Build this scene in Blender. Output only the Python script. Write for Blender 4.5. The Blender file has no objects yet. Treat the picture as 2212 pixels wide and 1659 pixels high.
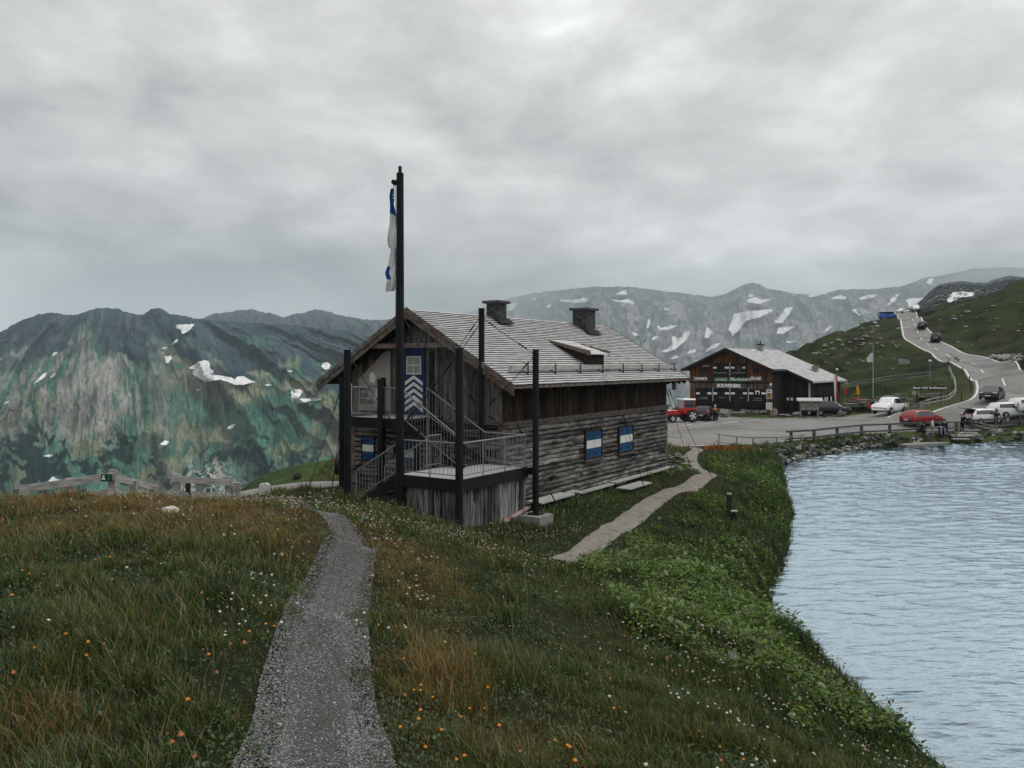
import bpy, bmesh, math, random
import numpy as np
from mathutils import Vector, Matrix
from mathutils.geometry import delaunay_2d_cdt
SC = bpy.context.scene
COL = SC.collection
R = math.radians
CAMZ = 7.3            # metres from the lake up to the lens; lake surface is z = 0
F, CX, HY = 1760.0, 1106.0, 785.0

# ------------------------------------------------------------------ camera
cam = bpy.data.cameras.new("camera")
cam.sensor_width = 36.0
cam.lens = 36.0 * F / 2212.0
cam.shift_y = -44.5 / 2212.0
cam.clip_start, cam.clip_end = 0.1, 30000.0
camo = bpy.data.objects.new("camera", cam)
COL.objects.link(camo)
camo.location = (0, 0, CAMZ)
camo.rotation_euler = (R(90), 0, 0)
SC.camera = camo

# ------------------------------------------------------------------ view
SC.view_settings.view_transform = 'Standard'
SC.view_settings.look = 'None'
SC.view_settings.gamma = 1.0
SC.view_settings.exposure = 0.0
SC.cycles.use_denoising = True
SC.cycles.max_bounces = 6
SC.cycles.diffuse_bounces = 2
SC.cycles.glossy_bounces = 2
SC.cycles.transparent_max_bounces = 12
SC.cycles.volume_bounces = 0
SC.cycles.caustics_reflective = False
SC.cycles.caustics_refractive = False
SC.render.film_transparent = False

# ------------------------------------------------------------------ sky
SUN_EL, SUN_AZ = 62.0, 85.0     # azimuth to the right of the view direction
world = bpy.data.worlds.new("World")
SC.world = world
world.use_nodes = True
wt = world.node_tree
wt.nodes.clear()
def wn(t, **kw):
    n = wt.nodes.new(t)
    for k, v in kw.items(): setattr(n, k, v)
    return n
def wl(a, b): wt.links.new(a, b)
def wmath(op, a, b=None, clamp=False):
    n = wn('ShaderNodeMath', operation=op, use_clamp=clamp)
    for i, x in enumerate((a, b)):
        if x is None: continue
        if isinstance(x, (int, float)): n.inputs[i].default_value = x
        else: wl(x, n.inputs[i])
    return n.outputs[0]
sky = wn('ShaderNodeTexSky', sky_type='NISHITA')
sky.sun_disc = False
sky.sun_elevation = R(SUN_EL)
sky.sun_rotation = R(SUN_AZ)
sky.altitude = 2200
tc = wn('ShaderNodeTexCoord')
nrm = wn('ShaderNodeVectorMath', operation='NORMALIZE')
wl(tc.outputs['Generated'], nrm.inputs[0])
sep = wn('ShaderNodeSeparateXYZ')
wl(nrm.outputs[0], sep.inputs[0])
dz = wmath('ADD', wmath('MAXIMUM', sep.outputs[2], 0.0), 0.30)
cmb = wn('ShaderNodeCombineXYZ')
wl(wmath('DIVIDE', sep.outputs[0], dz), cmb.inputs[0])
wl(wmath('DIVIDE', sep.outputs[1], dz), cmb.inputs[1])
def wnoise(scale, detail, rough, dist, off):
    mp = wn('ShaderNodeMapping')
    mp.inputs['Location'].default_value = off
    wl(cmb.outputs[0], mp.inputs[0])
    n = wn('ShaderNodeTexNoise')
    n.inputs['Scale'].default_value = scale
    n.inputs['Detail'].default_value = detail
    n.inputs['Roughness'].default_value = rough
    n.inputs['Distortion'].default_value = dist
    wl(mp.outputs[0], n.inputs['Vector'])
    return n.outputs[0]
n_big = wnoise(0.9, 2, 0.5, 0.3, (3.1, 0.4, 0))
n_mid = wnoise(2.5, 8, 0.55, 0.25, (1.7, 5.2, 0))
n_fine = wnoise(8.0, 6, 0.6, 0.2, (9.1, 2.2, 0))
def wdot(xd, yd, p):
    """brightening round a direction given as a spot on the cloud deck (a thin place in the cloud)"""
    d = Vector(((xd - CX) / F, 1.0, (HY - yd) / F)).normalized()
    v = wn('ShaderNodeVectorMath', operation='DOT_PRODUCT')
    wl(nrm.outputs[0], v.inputs[0]); v.inputs[1].default_value = d
    return wmath('POWER', wmath('MAXIMUM', v.outputs['Value'], 0.0), p)
b = wmath('MULTIPLY', n_big, 0.50)
b = wmath('ADD', b, wmath('MULTIPLY', n_mid, 0.92))
b = wmath('ADD', b, wmath('MULTIPLY', n_fine, 0.26))
b = wmath('ADD', b, -0.35)
b = wmath('ADD', b, wmath('MULTIPLY', sep.outputs[0], 0.16))           # thinner cloud to the right
b = wmath('ADD', b, wmath('MULTIPLY', wdot(1230, 70, 420), wmath('MULTIPLY', n_mid, 0.34)))
b = wmath('ADD', b, wmath('MULTIPLY', wdot(1470, 40, 420), wmath('MULTIPLY', n_mid, 0.34)))
b = wmath('ADD', b, wmath('MULTIPLY', wdot(-20, 680, 700), 0.42))
b = wmath('SUBTRACT', b, wmath('MULTIPLY', wdot(480, 640, 260), 0.10))  # heavy cloud over the valley
b = wmath('SUBTRACT', b, wmath('MULTIPLY', wdot(80, 10, 120), 0.10))
tz = wmath('MULTIPLY', wmath('SUBTRACT', sep.outputs[2], 0.075), 21.0)   # low grey cloud bank lying along the ridges
t4 = wmath('POWER', wmath('ABSOLUTE', tz), 3.0)
bank = wmath('MULTIPLY', wmath('DIVIDE', 1.0, wmath('ADD', t4, 1.0)), wmath('SUBTRACT', 0.62, sep.outputs[0], True))
b = wmath('SUBTRACT', b, wmath('MULTIPLY', bank, wmath('MULTIPLY', n_mid, 0.36)))
ramp = wn('ShaderNodeValToRGB')
cr = ramp.color_ramp
cr.elements[0].position = 0.20; cr.elements[0].color = (0.36, 0.362, 0.37, 1)
cr.elements[1].position = 0.80; cr.elements[1].color = (1.45, 1.48, 1.5, 1)
e = cr.elements.new(0.36); e.color = (0.64, 0.634, 0.626, 1)
e = cr.elements.new(0.52); e.color = (0.86, 0.85, 0.838, 1)
e = cr.elements.new(0.66); e.color = (1.10, 1.095, 1.085, 1)
wl(b, ramp.inputs[0])
SKYS = 0.1
sc10 = wn('ShaderNodeVectorMath', operation='SCALE')
wl(ramp.outputs[0], sc10.inputs[0]); sc10.inputs['Scale'].default_value = 1.0 / SKYS
mixc = wn('ShaderNodeMix', data_type='RGBA')
mixc.inputs['Factor'].default_value = 0.97
wl(sky.outputs[0], mixc.inputs[6]); wl(sc10.outputs[0], mixc.inputs[7])
bg = wn('ShaderNodeBackground')
bg.inputs['Strength'].default_value = SKYS
wl(mixc.outputs[2], bg.inputs['Color'])
wo = wn('ShaderNodeOutputWorld')
wl(bg.outputs[0], wo.inputs['Surface'])

# ------------------------------------------------------------------ sun behind the cloud
sl = bpy.data.lights.new("sun", 'SUN')
sl.energy = 1.5
sl.angle = R(20)
sl.color = (1.0, 0.96, 0.9)
so = bpy.data.objects.new("sun", sl)
COL.objects.link(so)
_sd = Vector((math.sin(R(SUN_AZ)) * math.cos(R(SUN_EL)), math.cos(R(SUN_AZ)) * math.cos(R(SUN_EL)), math.sin(R(SUN_EL))))
so.rotation_euler = _sd.to_track_quat('Z', 'Y').to_euler()

# ================================================================== helpers
def W(xd, yd, d):
    """a point on the line of sight through a spot of the photo, d metres out"""
    return Vector(((xd - CX) / F * d, d, CAMZ - (yd - HY) / F * d))
def tag(o, label=None, cat=None, group=None, kind=None):
    for k, v in (('label', label), ('category', cat), ('group', group), ('kind', kind)):
        if v: o[k] = v
    return o
def thing(name, loc, label, cat, group=None, rz=0.0):
    o = bpy.data.objects.new(name, None)
    o.empty_display_size = 0.2
    COL.objects.link(o)
    o.location = loc; o.rotation_euler = (0, 0, rz)
    return tag(o, label, cat, group)
def copy_tree(o, parent=None):
    c = o.copy(); COL.objects.link(c)
    if parent is not None: c.parent = parent
    for ch in list(o.children): copy_tree(ch, c)
    return c
def link_mesh(name, verts, faces, mat, parent=None, smooth=False, attr=None, off=None):
    me = bpy.data.meshes.new(name)
    me.from_pydata([tuple(v) for v in verts], [], faces)
    mats = mat if isinstance(mat, (list, tuple)) else [mat]
    for m in mats: me.materials.append(m)
    if smooth: me.polygons.foreach_set('use_smooth', [True] * len(me.polygons))
    me.update()
    o = bpy.data.objects.new(name, me)
    COL.objects.link(o)
    if parent is not None: o.parent = parent
    return o
def np_mesh(name, V, Q=None, T=None, mat=None, colors=None, smooth=False, parent=None, pcolors=None):
    """fast mesh from numpy arrays: V (n,3), quads (m,4), tris (k,3), vertex colours (n,3)"""
    V = np.asarray(V, np.float32)
    nq = 0 if Q is None else len(Q); nt = 0 if T is None else len(T)
    loops = np.concatenate([a for a in ([] if Q is None else [np.asarray(Q, np.int32).ravel()]) + ([] if T is None else [np.asarray(T, np.int32).ravel()])])
    tot = np.concatenate([np.full(nq, 4, np.int32), np.full(nt, 3, np.int32)])
    st = np.concatenate([[0], np.cumsum(tot)[:-1]]).astype(np.int32)
    me = bpy.data.meshes.new(name)
    me.vertices.add(len(V)); me.vertices.foreach_set('co', V.ravel())
    me.loops.add(len(loops)); me.loops.foreach_set('vertex_index', loops)
    me.polygons.add(nq + nt); me.polygons.foreach_set('loop_start', st)
    if smooth: me.polygons.foreach_set('use_smooth', np.ones(nq + nt, bool))
    me.update(calc_edges=True)
    if colors is not None:
        ca = me.color_attributes.new('Col', 'FLOAT_COLOR', 'POINT')
        c4 = np.ones((len(V), 4), np.float32); c4[:, :colors.shape[1]] = colors
        ca.data.foreach_set('color', c4.ravel())
    if mat is not None:
        for m in (mat if isinstance(mat, (list, tuple)) else [mat]): me.materials.append(m)
    o = bpy.data.objects.new(name, me)
    COL.objects.link(o)
    if parent is not None: o.parent = parent
    return o
BOXF = [(0, 3, 2, 1), (4, 5, 6, 7), (0, 1, 5, 4), (1, 2, 6, 5), (2, 3, 7, 6), (3, 0, 4, 7)]
class MB:
    """collects boxes, beams, tubes, prisms; build() links them as one mesh object"""
    def __init__(s, M=None): s.v = []; s.f = []; s.M = M or Matrix.Identity(4); s.mi = []; s.cur = 0
    def add(s, vs, fs):
        n = len(s.v)
        s.v += [s.M @ Vector(v) for v in vs]
        s.f += [tuple(i + n for i in f) for f in fs]
        s.mi += [s.cur] * len(fs)
        return s
    def box(s, c, d, rot=None):
        x, y, z = d[0] / 2, d[1] / 2, d[2] / 2
        vs = [Vector(p) for p in ((-x, -y, -z), (x, -y, -z), (x, y, -z), (-x, y, -z), (-x, -y, z), (x, -y, z), (x, y, z), (-x, y, z))]
        c = Vector(c)
        vs = [(rot @ p if rot else p) + c for p in vs]
        return s.add(vs, BOXF)
    def box2(s, a, b): return s.box([(a[i] + b[i]) / 2 for i in range(3)], [abs(b[i] - a[i]) for i in range(3)])
    def beam(s, p, q, w, h, up=(0, 0, 1)):
        p, q = Vector(p), Vector(q); d = q - p; L = d.length
        if L < 1e-6: return s
        d.normalize(); u = Vector(up)
        if abs(d.dot(u)) > 0.98: u = Vector((0, 1, 0))
        sx = d.cross(u).normalized(); uz = sx.cross(d)
        rot = Matrix((sx, d, uz)).transposed()
        return s.box((p + q) / 2, (w, L, h), rot)
    def tube(s, path, rad, n=8, cap=True):
        path = [Vector(p) for p in path]
        rads = rad if isinstance(rad, (list, tuple)) else [rad] * len(path)
        vs = []; fs = []; N = len(path)
        ref = None
        for i, p in enumerate(path):
            t = (path[min(i + 1, N - 1)] - path[max(i - 1, 0)]).normalized()
            if ref is None: ref = Vector((0, 0, 1)) if abs(t.z) < 0.9 else Vector((0, 1, 0))
            a = t.cross(ref).normalized(); b_ = t.cross(a).normalized()
            ref = -b_ if abs(b_.dot(ref)) > 0.1 and False else ref
            for k in range(n):
                g = 2 * math.pi * k / n
                vs.append(p + (a * math.cos(g) + b_ * math.sin(g)) * rads[i])
        for i in range(N - 1):
            for k in range(n):
                k2 = (k + 1) % n
                fs.append((i * n + k, i * n + k2, (i + 1) * n + k2, (i + 1) * n + k))
        if cap:
            fs.append(tuple(reversed(range(n)))); fs.append(tuple(range((N - 1) * n, N * n)))
        return s.add(vs, fs)
    def lathe(s, prof, c=(0, 0, 0), n=12):
        c = Vector(c); vs = []; fs = []
        for r_, z in prof:
            for k in range(n):
                g = 2 * math.pi * k / n
                vs.append(c + Vector((r_ * math.cos(g), r_ * math.sin(g), z)))
        for i in range(len(prof) - 1):
            for k in range(n):
                k2 = (k + 1) % n
                fs.append((i * n + k, i * n + k2, (i + 1) * n + k2, (i + 1) * n + k))
        fs.append(tuple(reversed(range(n)))); fs.append(tuple(range((len(prof) - 1) * n, len(prof) * n)))
        return s.add(vs, fs)
    def prism(s, pts, ax, depth):
        """pts: 3d polygon; extruded along vector ax*depth"""
        pts = [Vector(p) for p in pts]; e = Vector(ax) * depth; n = len(pts)
        vs = pts + [p + e for p in pts]
        fs = [tuple(reversed(range(n))), tuple(range(n, 2 * n))] + [(i, (i + 1) % n, n + (i + 1) % n, n + i) for i in range(n)]
        return s.add(vs, fs)
    def rock(s, c, size, rnd, n=13):
        c = Vector(c); bm = bmesh.new()
        for _ in range(n):
            g = Vector((rnd.gauss(0, 1), rnd.gauss(0, 1), rnd.gauss(0, 1))).normalized() * rnd.uniform(0.82, 1.05)
            bm.verts.new((g.x * size[0] / 2, g.y * size[1] / 2, g.z * size[2] / 2))
        r_ = bmesh.ops.convex_hull(bm, input=bm.verts)
        bmesh.ops.delete(bm, geom=[g for g in r_['geom_interior'] if isinstance(g, bmesh.types.BMVert)], context='VERTS')
        bm.verts.index_update()
        s.add([v.co + c for v in bm.verts], [tuple(v.index for v in f.verts) for f in bm.faces])
        bm.free(); return s
    def build(s, name, mat, parent=None, smooth=False, local=False, bevel=0.0):
        vs = s.v
        if parent is not None and not local:
            off = parent.location.copy(); p = parent.parent
            while p is not None: off += p.location; p = p.parent
            vs = [v - off for v in vs]
        o = link_mesh(name, vs, s.f, mat, parent, smooth)
        if isinstance(mat, (list, tuple)) and len(mat) > 1: o.data.polygons.foreach_set('material_index', s.mi)
        if bevel:
            bm = bmesh.new(); bm.from_mesh(o.data)
            bmesh.ops.bevel(bm, geom=bm.edges[:], offset=bevel, segments=1, affect='EDGES', clamp_overlap=True)
            bm.to_mesh(o.data); bm.free()
        return o
# ---- noise
def _hash(ix, iy, s):
    h = (ix.astype(np.int64) * 374761393 + iy.astype(np.int64) * 668265263 + s * 1274126177) & 0xffffffff
    h = ((h ^ (h >> 13)) * 1274126177) & 0xffffffff
    return ((h ^ (h >> 16)) & 0xffffff) / float(0xffffff)
def vnoise(x, y, s=0):
    x = np.asarray(x, float); y = np.asarray(y, float)
    ix, iy = np.floor(x), np.floor(y); fx, fy = x - ix, y - iy
    fx = fx * fx * fx * (fx * (fx * 6 - 15) + 10); fy = fy * fy * fy * (fy * (fy * 6 - 15) + 10)
    a, b_, c, d = _hash(ix, iy, s), _hash(ix + 1, iy, s), _hash(ix, iy + 1, s), _hash(ix + 1, iy + 1, s)
    return (a * (1 - fx) + b_ * fx) * (1 - fy) + (c * (1 - fx) + d * fx) * fy
def fbm(x, y, s=0, o=4, g=0.5):
    t = 0; a = 1; n = 0
    for k in range(o):
        t = t + a * vnoise(x * 2 ** k, y * 2 ** k, s + k * 17); n += a; a *= g
    return t / n
def sstep(a, b_, x):
    t = np.clip((x - a) / (b_ - a), 0, 1); return t * t * (3 - 2 * t)
def seg_dist(px, py, pts):
    """distance to a polyline, and position along it"""
    best = np.full(np.shape(px), 1e9); along = np.zeros(np.shape(px)); acc = 0
    for (x0, y0), (x1, y1) in zip(pts[:-1], pts[1:]):
        dx, dy = x1 - x0, y1 - y0; L2 = dx * dx + dy * dy
        t = np.clip(((px - x0) * dx + (py - y0) * dy) / L2, 0, 1)
        d = np.hypot(px - x0 - t * dx, py - y0 - t * dy)
        m = d < best; best = np.where(m, d, best); along = np.where(m, acc + t * L2 ** .5, along); acc += L2 ** .5
    return best, along
def in_poly(px, py, poly):
    c = np.zeros(np.shape(px), bool); n = len(poly)
    for i in range(n):
        x0, y0 = poly[i]; x1, y1 = poly[(i + 1) % n]
        if y0 == y1: continue
        m = ((y0 > py) != (y1 > py)) & (px < (x1 - x0) * (py - y0) / (y1 - y0) + x0)
        c ^= m
    return c
def poly_sd(px, py, poly):
    """signed distance, negative inside"""
    d, _ = seg_dist(px, py, list(poly) + [poly[0]])
    return np.where(in_poly(px, py, poly), -d, d)
def smooth_line(pts, n=6):
    """Catmull-Rom through points"""
    P = [np.array(p, float) for p in pts]; P = [2 * P[0] - P[1]] + P + [2 * P[-1] - P[-2]]; out = []
    for i in range(1, len(P) - 2):
        for k in range(n):
            t = k / n
            out.append(tuple(0.5 * (2 * P[i] + (P[i + 1] - P[i - 1]) * t + (2 * P[i - 1] - 5 * P[i] + 4 * P[i + 1] - P[i + 2]) * t * t + (3 * P[i] - P[i - 1] - 3 * P[i + 1] + P[i + 2]) * t ** 3)))
    out.append(tuple(P[-2])); return out
# ---- materials
def M(name, col, col2=None, scale=5.0, stretch=(1, 1, 1), rough=0.8, bump=0.0, bscale=None, spec=0.3, island=0.0, metal=0.0, detail=5, contrast=(0.35, 0.65), coat=0.0, attr=False, col3=None, c3=(0.55, 0.7), s3=1.0):
    m = bpy.data.materials.new(name); m.use_nodes = True
    t = m.node_tree; N = t.nodes; bs = N['Principled BSDF']
    bs.inputs['Roughness'].default_value = rough
    bs.inputs['Specular IOR Level'].default_value = spec
    bs.inputs['Metallic'].default_value = metal
    if coat: bs.inputs['Coat Weight'].default_value = coat; bs.inputs['Coat Roughness'].default_value = 0.05
    tcn = N.new('ShaderNodeTexCoord'); mp = N.new('ShaderNodeMapping')
    mp.inputs['Scale'].default_value = stretch
    t.links.new(tcn.outputs['Object'], mp.inputs[0])
    def noise(sc, dt=detail):
        n = N.new('ShaderNodeTexNoise'); n.inputs['Scale'].default_value = sc; n.inputs['Detail'].default_value = dt
        n.inputs['Roughness'].default_value = 0.6
        t.links.new(mp.outputs[0], n.inputs['Vector']); return n.outputs[0]
    def rampf(src, a, b_):
        r_ = N.new('ShaderNodeMapRange'); r_.inputs[1].default_value = a; r_.inputs[2].default_value = b_
        t.links.new(src, r_.inputs[0]); return r_.outputs[0]
    def mix(f, a, b_, bt='MIX'):
        x = N.new('ShaderNodeMix'); x.data_type = 'RGBA'; x.blend_type = bt
        if isinstance(f, (int, float)): x.inputs[0].default_value = f
        else: t.links.new(f, x.inputs[0])
        for i, q in ((6, a), (7, b_)):
            if isinstance(q, tuple): x.inputs[i].default_value = (*q, 1)
            else: t.links.new(q, x.inputs[i])
        return x.outputs[2]
    out = None
    if attr:
        an = N.new('ShaderNodeVertexColor'); an.layer_name = 'Col'; out = an.outputs[0]
        if col2: out = mix(rampf(noise(scale), *contrast), mix(1.0, out, col, 'MULTIPLY'), mix(1.0, out, col2, 'MULTIPLY'))
    elif col2: out = mix(rampf(noise(scale), *contrast), col, col2)
    if col3: out = mix(rampf(noise(s3), *c3), out if out else col, col3)
    if island:
        g = N.new('ShaderNodeNewGeometry')
        mr = N.new('ShaderNodeMapRange'); mr.inputs[3].default_value = 1 - island; mr.inputs[4].default_value = 1 + island * 0.7
        t.links.new(g.outputs['Random Per Island'], mr.inputs[0])
        vm = N.new('ShaderNodeVectorMath'); vm.operation = 'SCALE'
        if out: t.links.new(out, vm.inputs[0])
        else: vm.inputs[0].default_value = col
        t.links.new(mr.outputs[0], vm.inputs['Scale']); out = vm.outputs[0]
    if out: t.links.new(out, bs.inputs['Base Color'])
    else: bs.inputs['Base Color'].default_value = (*col, 1)
    if bump:
        bn = N.new('ShaderNodeBump'); bn.inputs['Strength'].default_value = bump; bn.inputs['Distance'].default_value = 0.05
        t.links.new(noise(bscale or scale * 2), bn.inputs['Height']); t.links.new(bn.outputs[0], bs.inputs['Normal'])
    return m
# ================================================================== terrain
C0 = np.array([-1.45, 22.6]); EU = np.array([.8358, -.5491]); EV = np.array([.5491, .8358])
def UV(u, v): p = C0 + EU * u + EV * v; return float(p[0]), float(p[1])
pix = [(672,1659,3.25),(690,1500,4.6),(697,1400,5.55),(715,1300,7.2),(745,1220,9.4),(770,1170,12),(735,1138,14),
 (0,1659,3.0),(300,1659,3.1),(0,1400,4.6),(0,1250,7),(0,1150,10),(0,1102,14),(0,1084,17.5),(300,1250,7.2),(300,1120,12),(300,1092,17),(330,1088,19.5),
 (600,1150,12.5),(600,1096,20),(620,1086,24),(700,1070,27.5),(749,1077,24.96),(738,1070,29.85),(865,1097,23.8),(994,1140,22.6),(1155,1128,25.3),
 (650,1046,36),(735,1046,38),(600,1056,32),(1510,1064,33.5),(1530,1046,35.5),(1552,1042,36.5),(700,1048,50),(735,1034,50),(600,1064,46),(580,1062,50),(500,1085,60),
 (865,1130,20),(1000,1180,19),(1130,1185,21.5),(1260,1190,22),(1330,1140,26),(1480,1060,34),(1530,1025,38.5),(1505,985,50),(1500,968,61),
 (1000,1400,8),(1000,1550,5.2),(1000,1659,4.2),(900,1250,13),(1150,1300,12.5),(1300,1659,4.4),(1300,1450,7.6),(1350,1300,14),(1300,1230,19),
 (1500,1400,10.5),(1500,1250,18),(1600,1550,8),(1420,1150,27),(1560,1090,34),(1620,1010,48),(1580,975,56),(1650,1250,23),
 (1850,862,115),(1900,800,140),(1800,780,150),(1880,690,215),(1720,767,150),(1800,722,185),(2030,700,225),(2212,600,205),(2100,650,240),(2212,720,150),(2212,785,118),(2150,745,165),
 (1960,850,108),(2020,855,104)]
CP = [(W(*p).x, p[2], W(*p).z - CAMZ) for p in pix]
CP += [(0,0,-1.62),(-.6,1.5,-1.6),(0,-6,-1.2),(-10,-6,.2),(8,-6,-4.2),(-14,23,-4.7),(-22,30,-7.5),(-10.8,22,-4.3),(-8.5,25.5,-4.6),(-20,40,-11),(-40,60,-25),(-100,100,-70),
 (-60,20,-17),(-60,-10,-8),(-16,14,-3.2),(-20,5,-1.5),(-30,12,-6),(3,4,-2.8),(6,6,-5),(5,0,-3.4),(10,2,-6.5),(3.55,9,-4.3)]
for u, v, z in ((-1.545,4.4,-4.98),(-8.39,4.4,-5.0),(-1.545,18.8,-5.2),(-8.39,18.8,-5.4),(-1.4,11,-5.15),(1.0,8,-5.12),(1.4,14,-5.25),(-5,12,-5.2)):
    x, y = UV(u, v); CP.append((x, y, z))
FLAT = -6.4
CP += [(x * 1.049, y * 1.049, FLAT) for x, y in ((13,60),(20,62),(28,67),(35,71),(41,76),(2,68))]
CP += [(x, y, -6.32) for x, y in ((26,82),(20,80),(31,79),(8,83))] + [(x, y, -6.1) for x, y in ((28,98),(20,96),(14,100),(33,96),(38,93),(45,100),(36,104),(30,112),(48,107))]
CP += [(-20,60,-9.5),(-12,90,-10),(0,120,-12),(20,130,-8),(40,125,-6),(10,110,-7),(40,200,-16),(60,240,-10),(80,260,-4),(55,165,-1),
 (72,120,-1.0),(62.8,100,-.8),(72,150,0.2),(120,130,7),(150,180,26),(200,200,42),(100,100,-.5),(140,100,5),(120,60,-4),(90,86,-4.6),(60,82,-5.85),(50,79.5,-6.25),(62,90,-4.3),
 (120,255,15),(133,282,14),(150,330,8),(100,262,5),(78,225,-1),(150,270,17),(170,240,28)]
LEFT_EDGE = [(43.6,85,-5.07),(47.6,88,-4.45),(50.3,90,-4.04),(54.5,96,-3.2),(59.8,106,-2.3),(66.4,120,-.95),(71.7,134,.23),(76.9,150,1.87),(81.3,166,4.06),(85.2,178,6.1),(102,215,10.6),(115.6,245,14.5)]
CP += [(-150,150,-90),(-220,50,-90),(-100,250,-90),(-60,180,-75),(-10,200,-50),(10,300,-60),(80,330,-20),(-220,-100,-60),(-120,30,-60),(-70,60,-42),(-30,110,-28),(-220,300,-90),(-100,-120,-20),(60,-120,0),(220,-60,5),(260,120,45),(250,300,40),(-30,-30,-2),(20,-40,0)]
CP += LEFT_EDGE
for (x0, y0, z0), (x1, y1, z1) in zip(LEFT_EDGE[1:-1], LEFT_EDGE[2:]):
    L = math.hypot(x1 - x0, y1 - y0); nx, ny = (y1 - y0) / L, -(x1 - x0) / L
    CP.append((x0 + 7.2 * nx, y0 + 7.2 * ny, z0 + .05))
CP = np.array(CP, float)
_c = 2.5
def _phi(r2): return np.sqrt(r2 + _c * _c)
_n = len(CP)
_A = np.zeros((_n + 3, _n + 3))
_A[:_n, :_n] = _phi((CP[:, None, 0] - CP[None, :, 0]) ** 2 + (CP[:, None, 1] - CP[None, :, 1]) ** 2) - np.eye(_n) * 0.02
_A[:_n, _n] = 1; _A[:_n, _n + 1] = CP[:, 0]; _A[:_n, _n + 2] = CP[:, 1]; _A[_n:, :_n] = _A[:_n, _n:].T
_w = np.linalg.solve(_A, np.concatenate([CP[:, 2], [0, 0, 0]]))
def base_h(x, y):
    x = np.asarray(x, float); y = np.asarray(y, float); sh = x.shape; xf, yf = x.ravel(), y.ravel()
    out = np.zeros(len(xf))
    for i in range(0, len(xf), 20000):
        a, b_ = xf[i:i + 20000], yf[i:i + 20000]
        out[i:i + 20000] = _phi((a[:, None] - CP[None, :, 0]) ** 2 + (b_[:, None] - CP[None, :, 1]) ** 2) @ _w[:_n] + _w[_n] + _w[_n + 1] * a + _w[_n + 2] * b_
    return np.clip(out, -90, 60).reshape(sh)
SHORE_PIX = [(2010,1659),(1940,1600),(1890,1560),(1860,1520),(1800,1480),(1760,1430),(1700,1370),(1682,1330),(1690,1270),(1705,1220),(1716,1160),(1725,1110),(1710,1070),(1692,1035),(1682,1015),(1700,1000),(1760,985),(1850,972),(1950,963),(2050,958),(2150,953),(2212,950)]
def _shp(xd, yd):
    # the photo shows the tips of the overhanging grass; the waterline lies a little nearer and lower
    d = 12848.0 / (yd - HY); k = F / d * (d < 50); xd, yd = xd - .26 * k, yd + .13 * k; d = 12848.0 / (yd - HY); return ((xd - CX) / F * d, d)
LAKE = [_shp(*q) for q in SHORE_PIX]
LAKE = [(a - .85 * float(np.clip((23.5 - b_) / 4.5, 0, 1)), b_) for a, b_ in LAKE]
LAKE = [(20, -6), (11, 2.0), (6.9, 8.5)] + LAKE + [(62, 77), (78, 74), (100, 62), (114, 30), (100, -8), (60, -22)]
ROAD_POLY = [(-14.69, 59.79), (-6.29, 60.42), (4.2, 61.05), (12.06, 61.79), (16.36, 63.36), (19.93, 64.41), (24.55, 67.77), (31.05, 72.8), (36.71, 76.37), (42.0, 78.6), (45.0, 79.6), (50, 80.0), (62, 81.5), (80, 86), (84, 92), (72, 94), (72, 94)]
_re = []
for (x0, y0, z0), (x1, y1, z1) in zip(LEFT_EDGE[4:-1], LEFT_EDGE[5:]):
    L = math.hypot(x1 - x0, y1 - y0); _re.append((x0 + 7.2 * (y1 - y0) / L, y0 - 7.2 * (x1 - x0) / L))
_re += [(122.3, 242.0), (130, 268), (134, 290)]
LE_S = smooth_line([(p[0], p[1]) for p in LEFT_EDGE] + [(122, 266), (126.5, 290)], 5)
def _soft(L_, n=3):
    A = np.array(L_, float)
    for _ in range(n): A[1:-1] = A[1:-1] * .5 + (A[:-2] + A[2:]) * .25
    return A
def _hb(xd, yd, d0=70):
    d = np.arange(d0, 330, .3); X = (xd - CX) / F * d
    k = int(np.argmax(-(yd - HY) / F * d < base_h(X, d))); return float(X[k]), float(d[k])
RIGHT_EDGE = [tuple(p) for p in _soft(smooth_line([_hb(2330, 846), _hb(2262, 819), _hb(2212, 799), _hb(2149, 777), _hb(2109, 767.5), _hb(2064.6, 752.7), _hb(2034, 737.6), _hb(2017, 720), _hb(1995, 695), _hb(1984.5, 682.5), (128, 262), (134, 290)], 5), 3)]
ROAD_POLY = ROAD_POLY[:-1] + RIGHT_EDGE + LE_S[::-1] + [(43.0, 87.5), (42.2, 91), (43.5, 95.5), (46.5, 99.5), (43, 100.5), (40.2, 95.2), (37.6, 92.4), (31.0, 91.0), (26.2, 92.4), (24.6, 94.4), (26.5, 97.5), (29.8, 98.6), (26.0, 101.2), (21.5, 104.6), (17, 106), (8, 101), (-2, 92), (-10, 78)]
ROAD_POLY = [(float(a), float(b_)) for a, b_ in ROAD_POLY]
PATH = smooth_line([(-.55, -1.0), (-.62, 1.2), (-.78, 3.25), (-1.09, 4.6), (-1.29, 5.55), (-1.6, 7.2), (-1.93, 9.4), (-2.29, 12), (-2.86, 14), (-3.9, 16.3), (-5.0, 19.5), (-6.0, 23.0), (-6.9, 26)], 6)
PATH_W = 0.247
SIDE = smooth_line([(1.2, 20.3), (1.93, 22), (3.31, 26), (5.2, 30.2), (7.2, 34), (8.9, 37.4), (9.6, 40), (9.9, 44), (11.0, 50), (12.9, 56.5), (13.8, 62)], 6)
SIDE_W = 0.37
DRIVE = smooth_line([(-13, 29.5), (-9.6, 33), (-7.4, 36), (-5.5, 38.5), (-2, 45), (0, 52), (2, 61.5)], 5)
DRIVE_W = 1.9
HUTPOLY = [UV(-1.5, 4.4), UV(-1.5, 18.9), UV(-8.45, 18.9), UV(-8.45, 4.4)]
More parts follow.
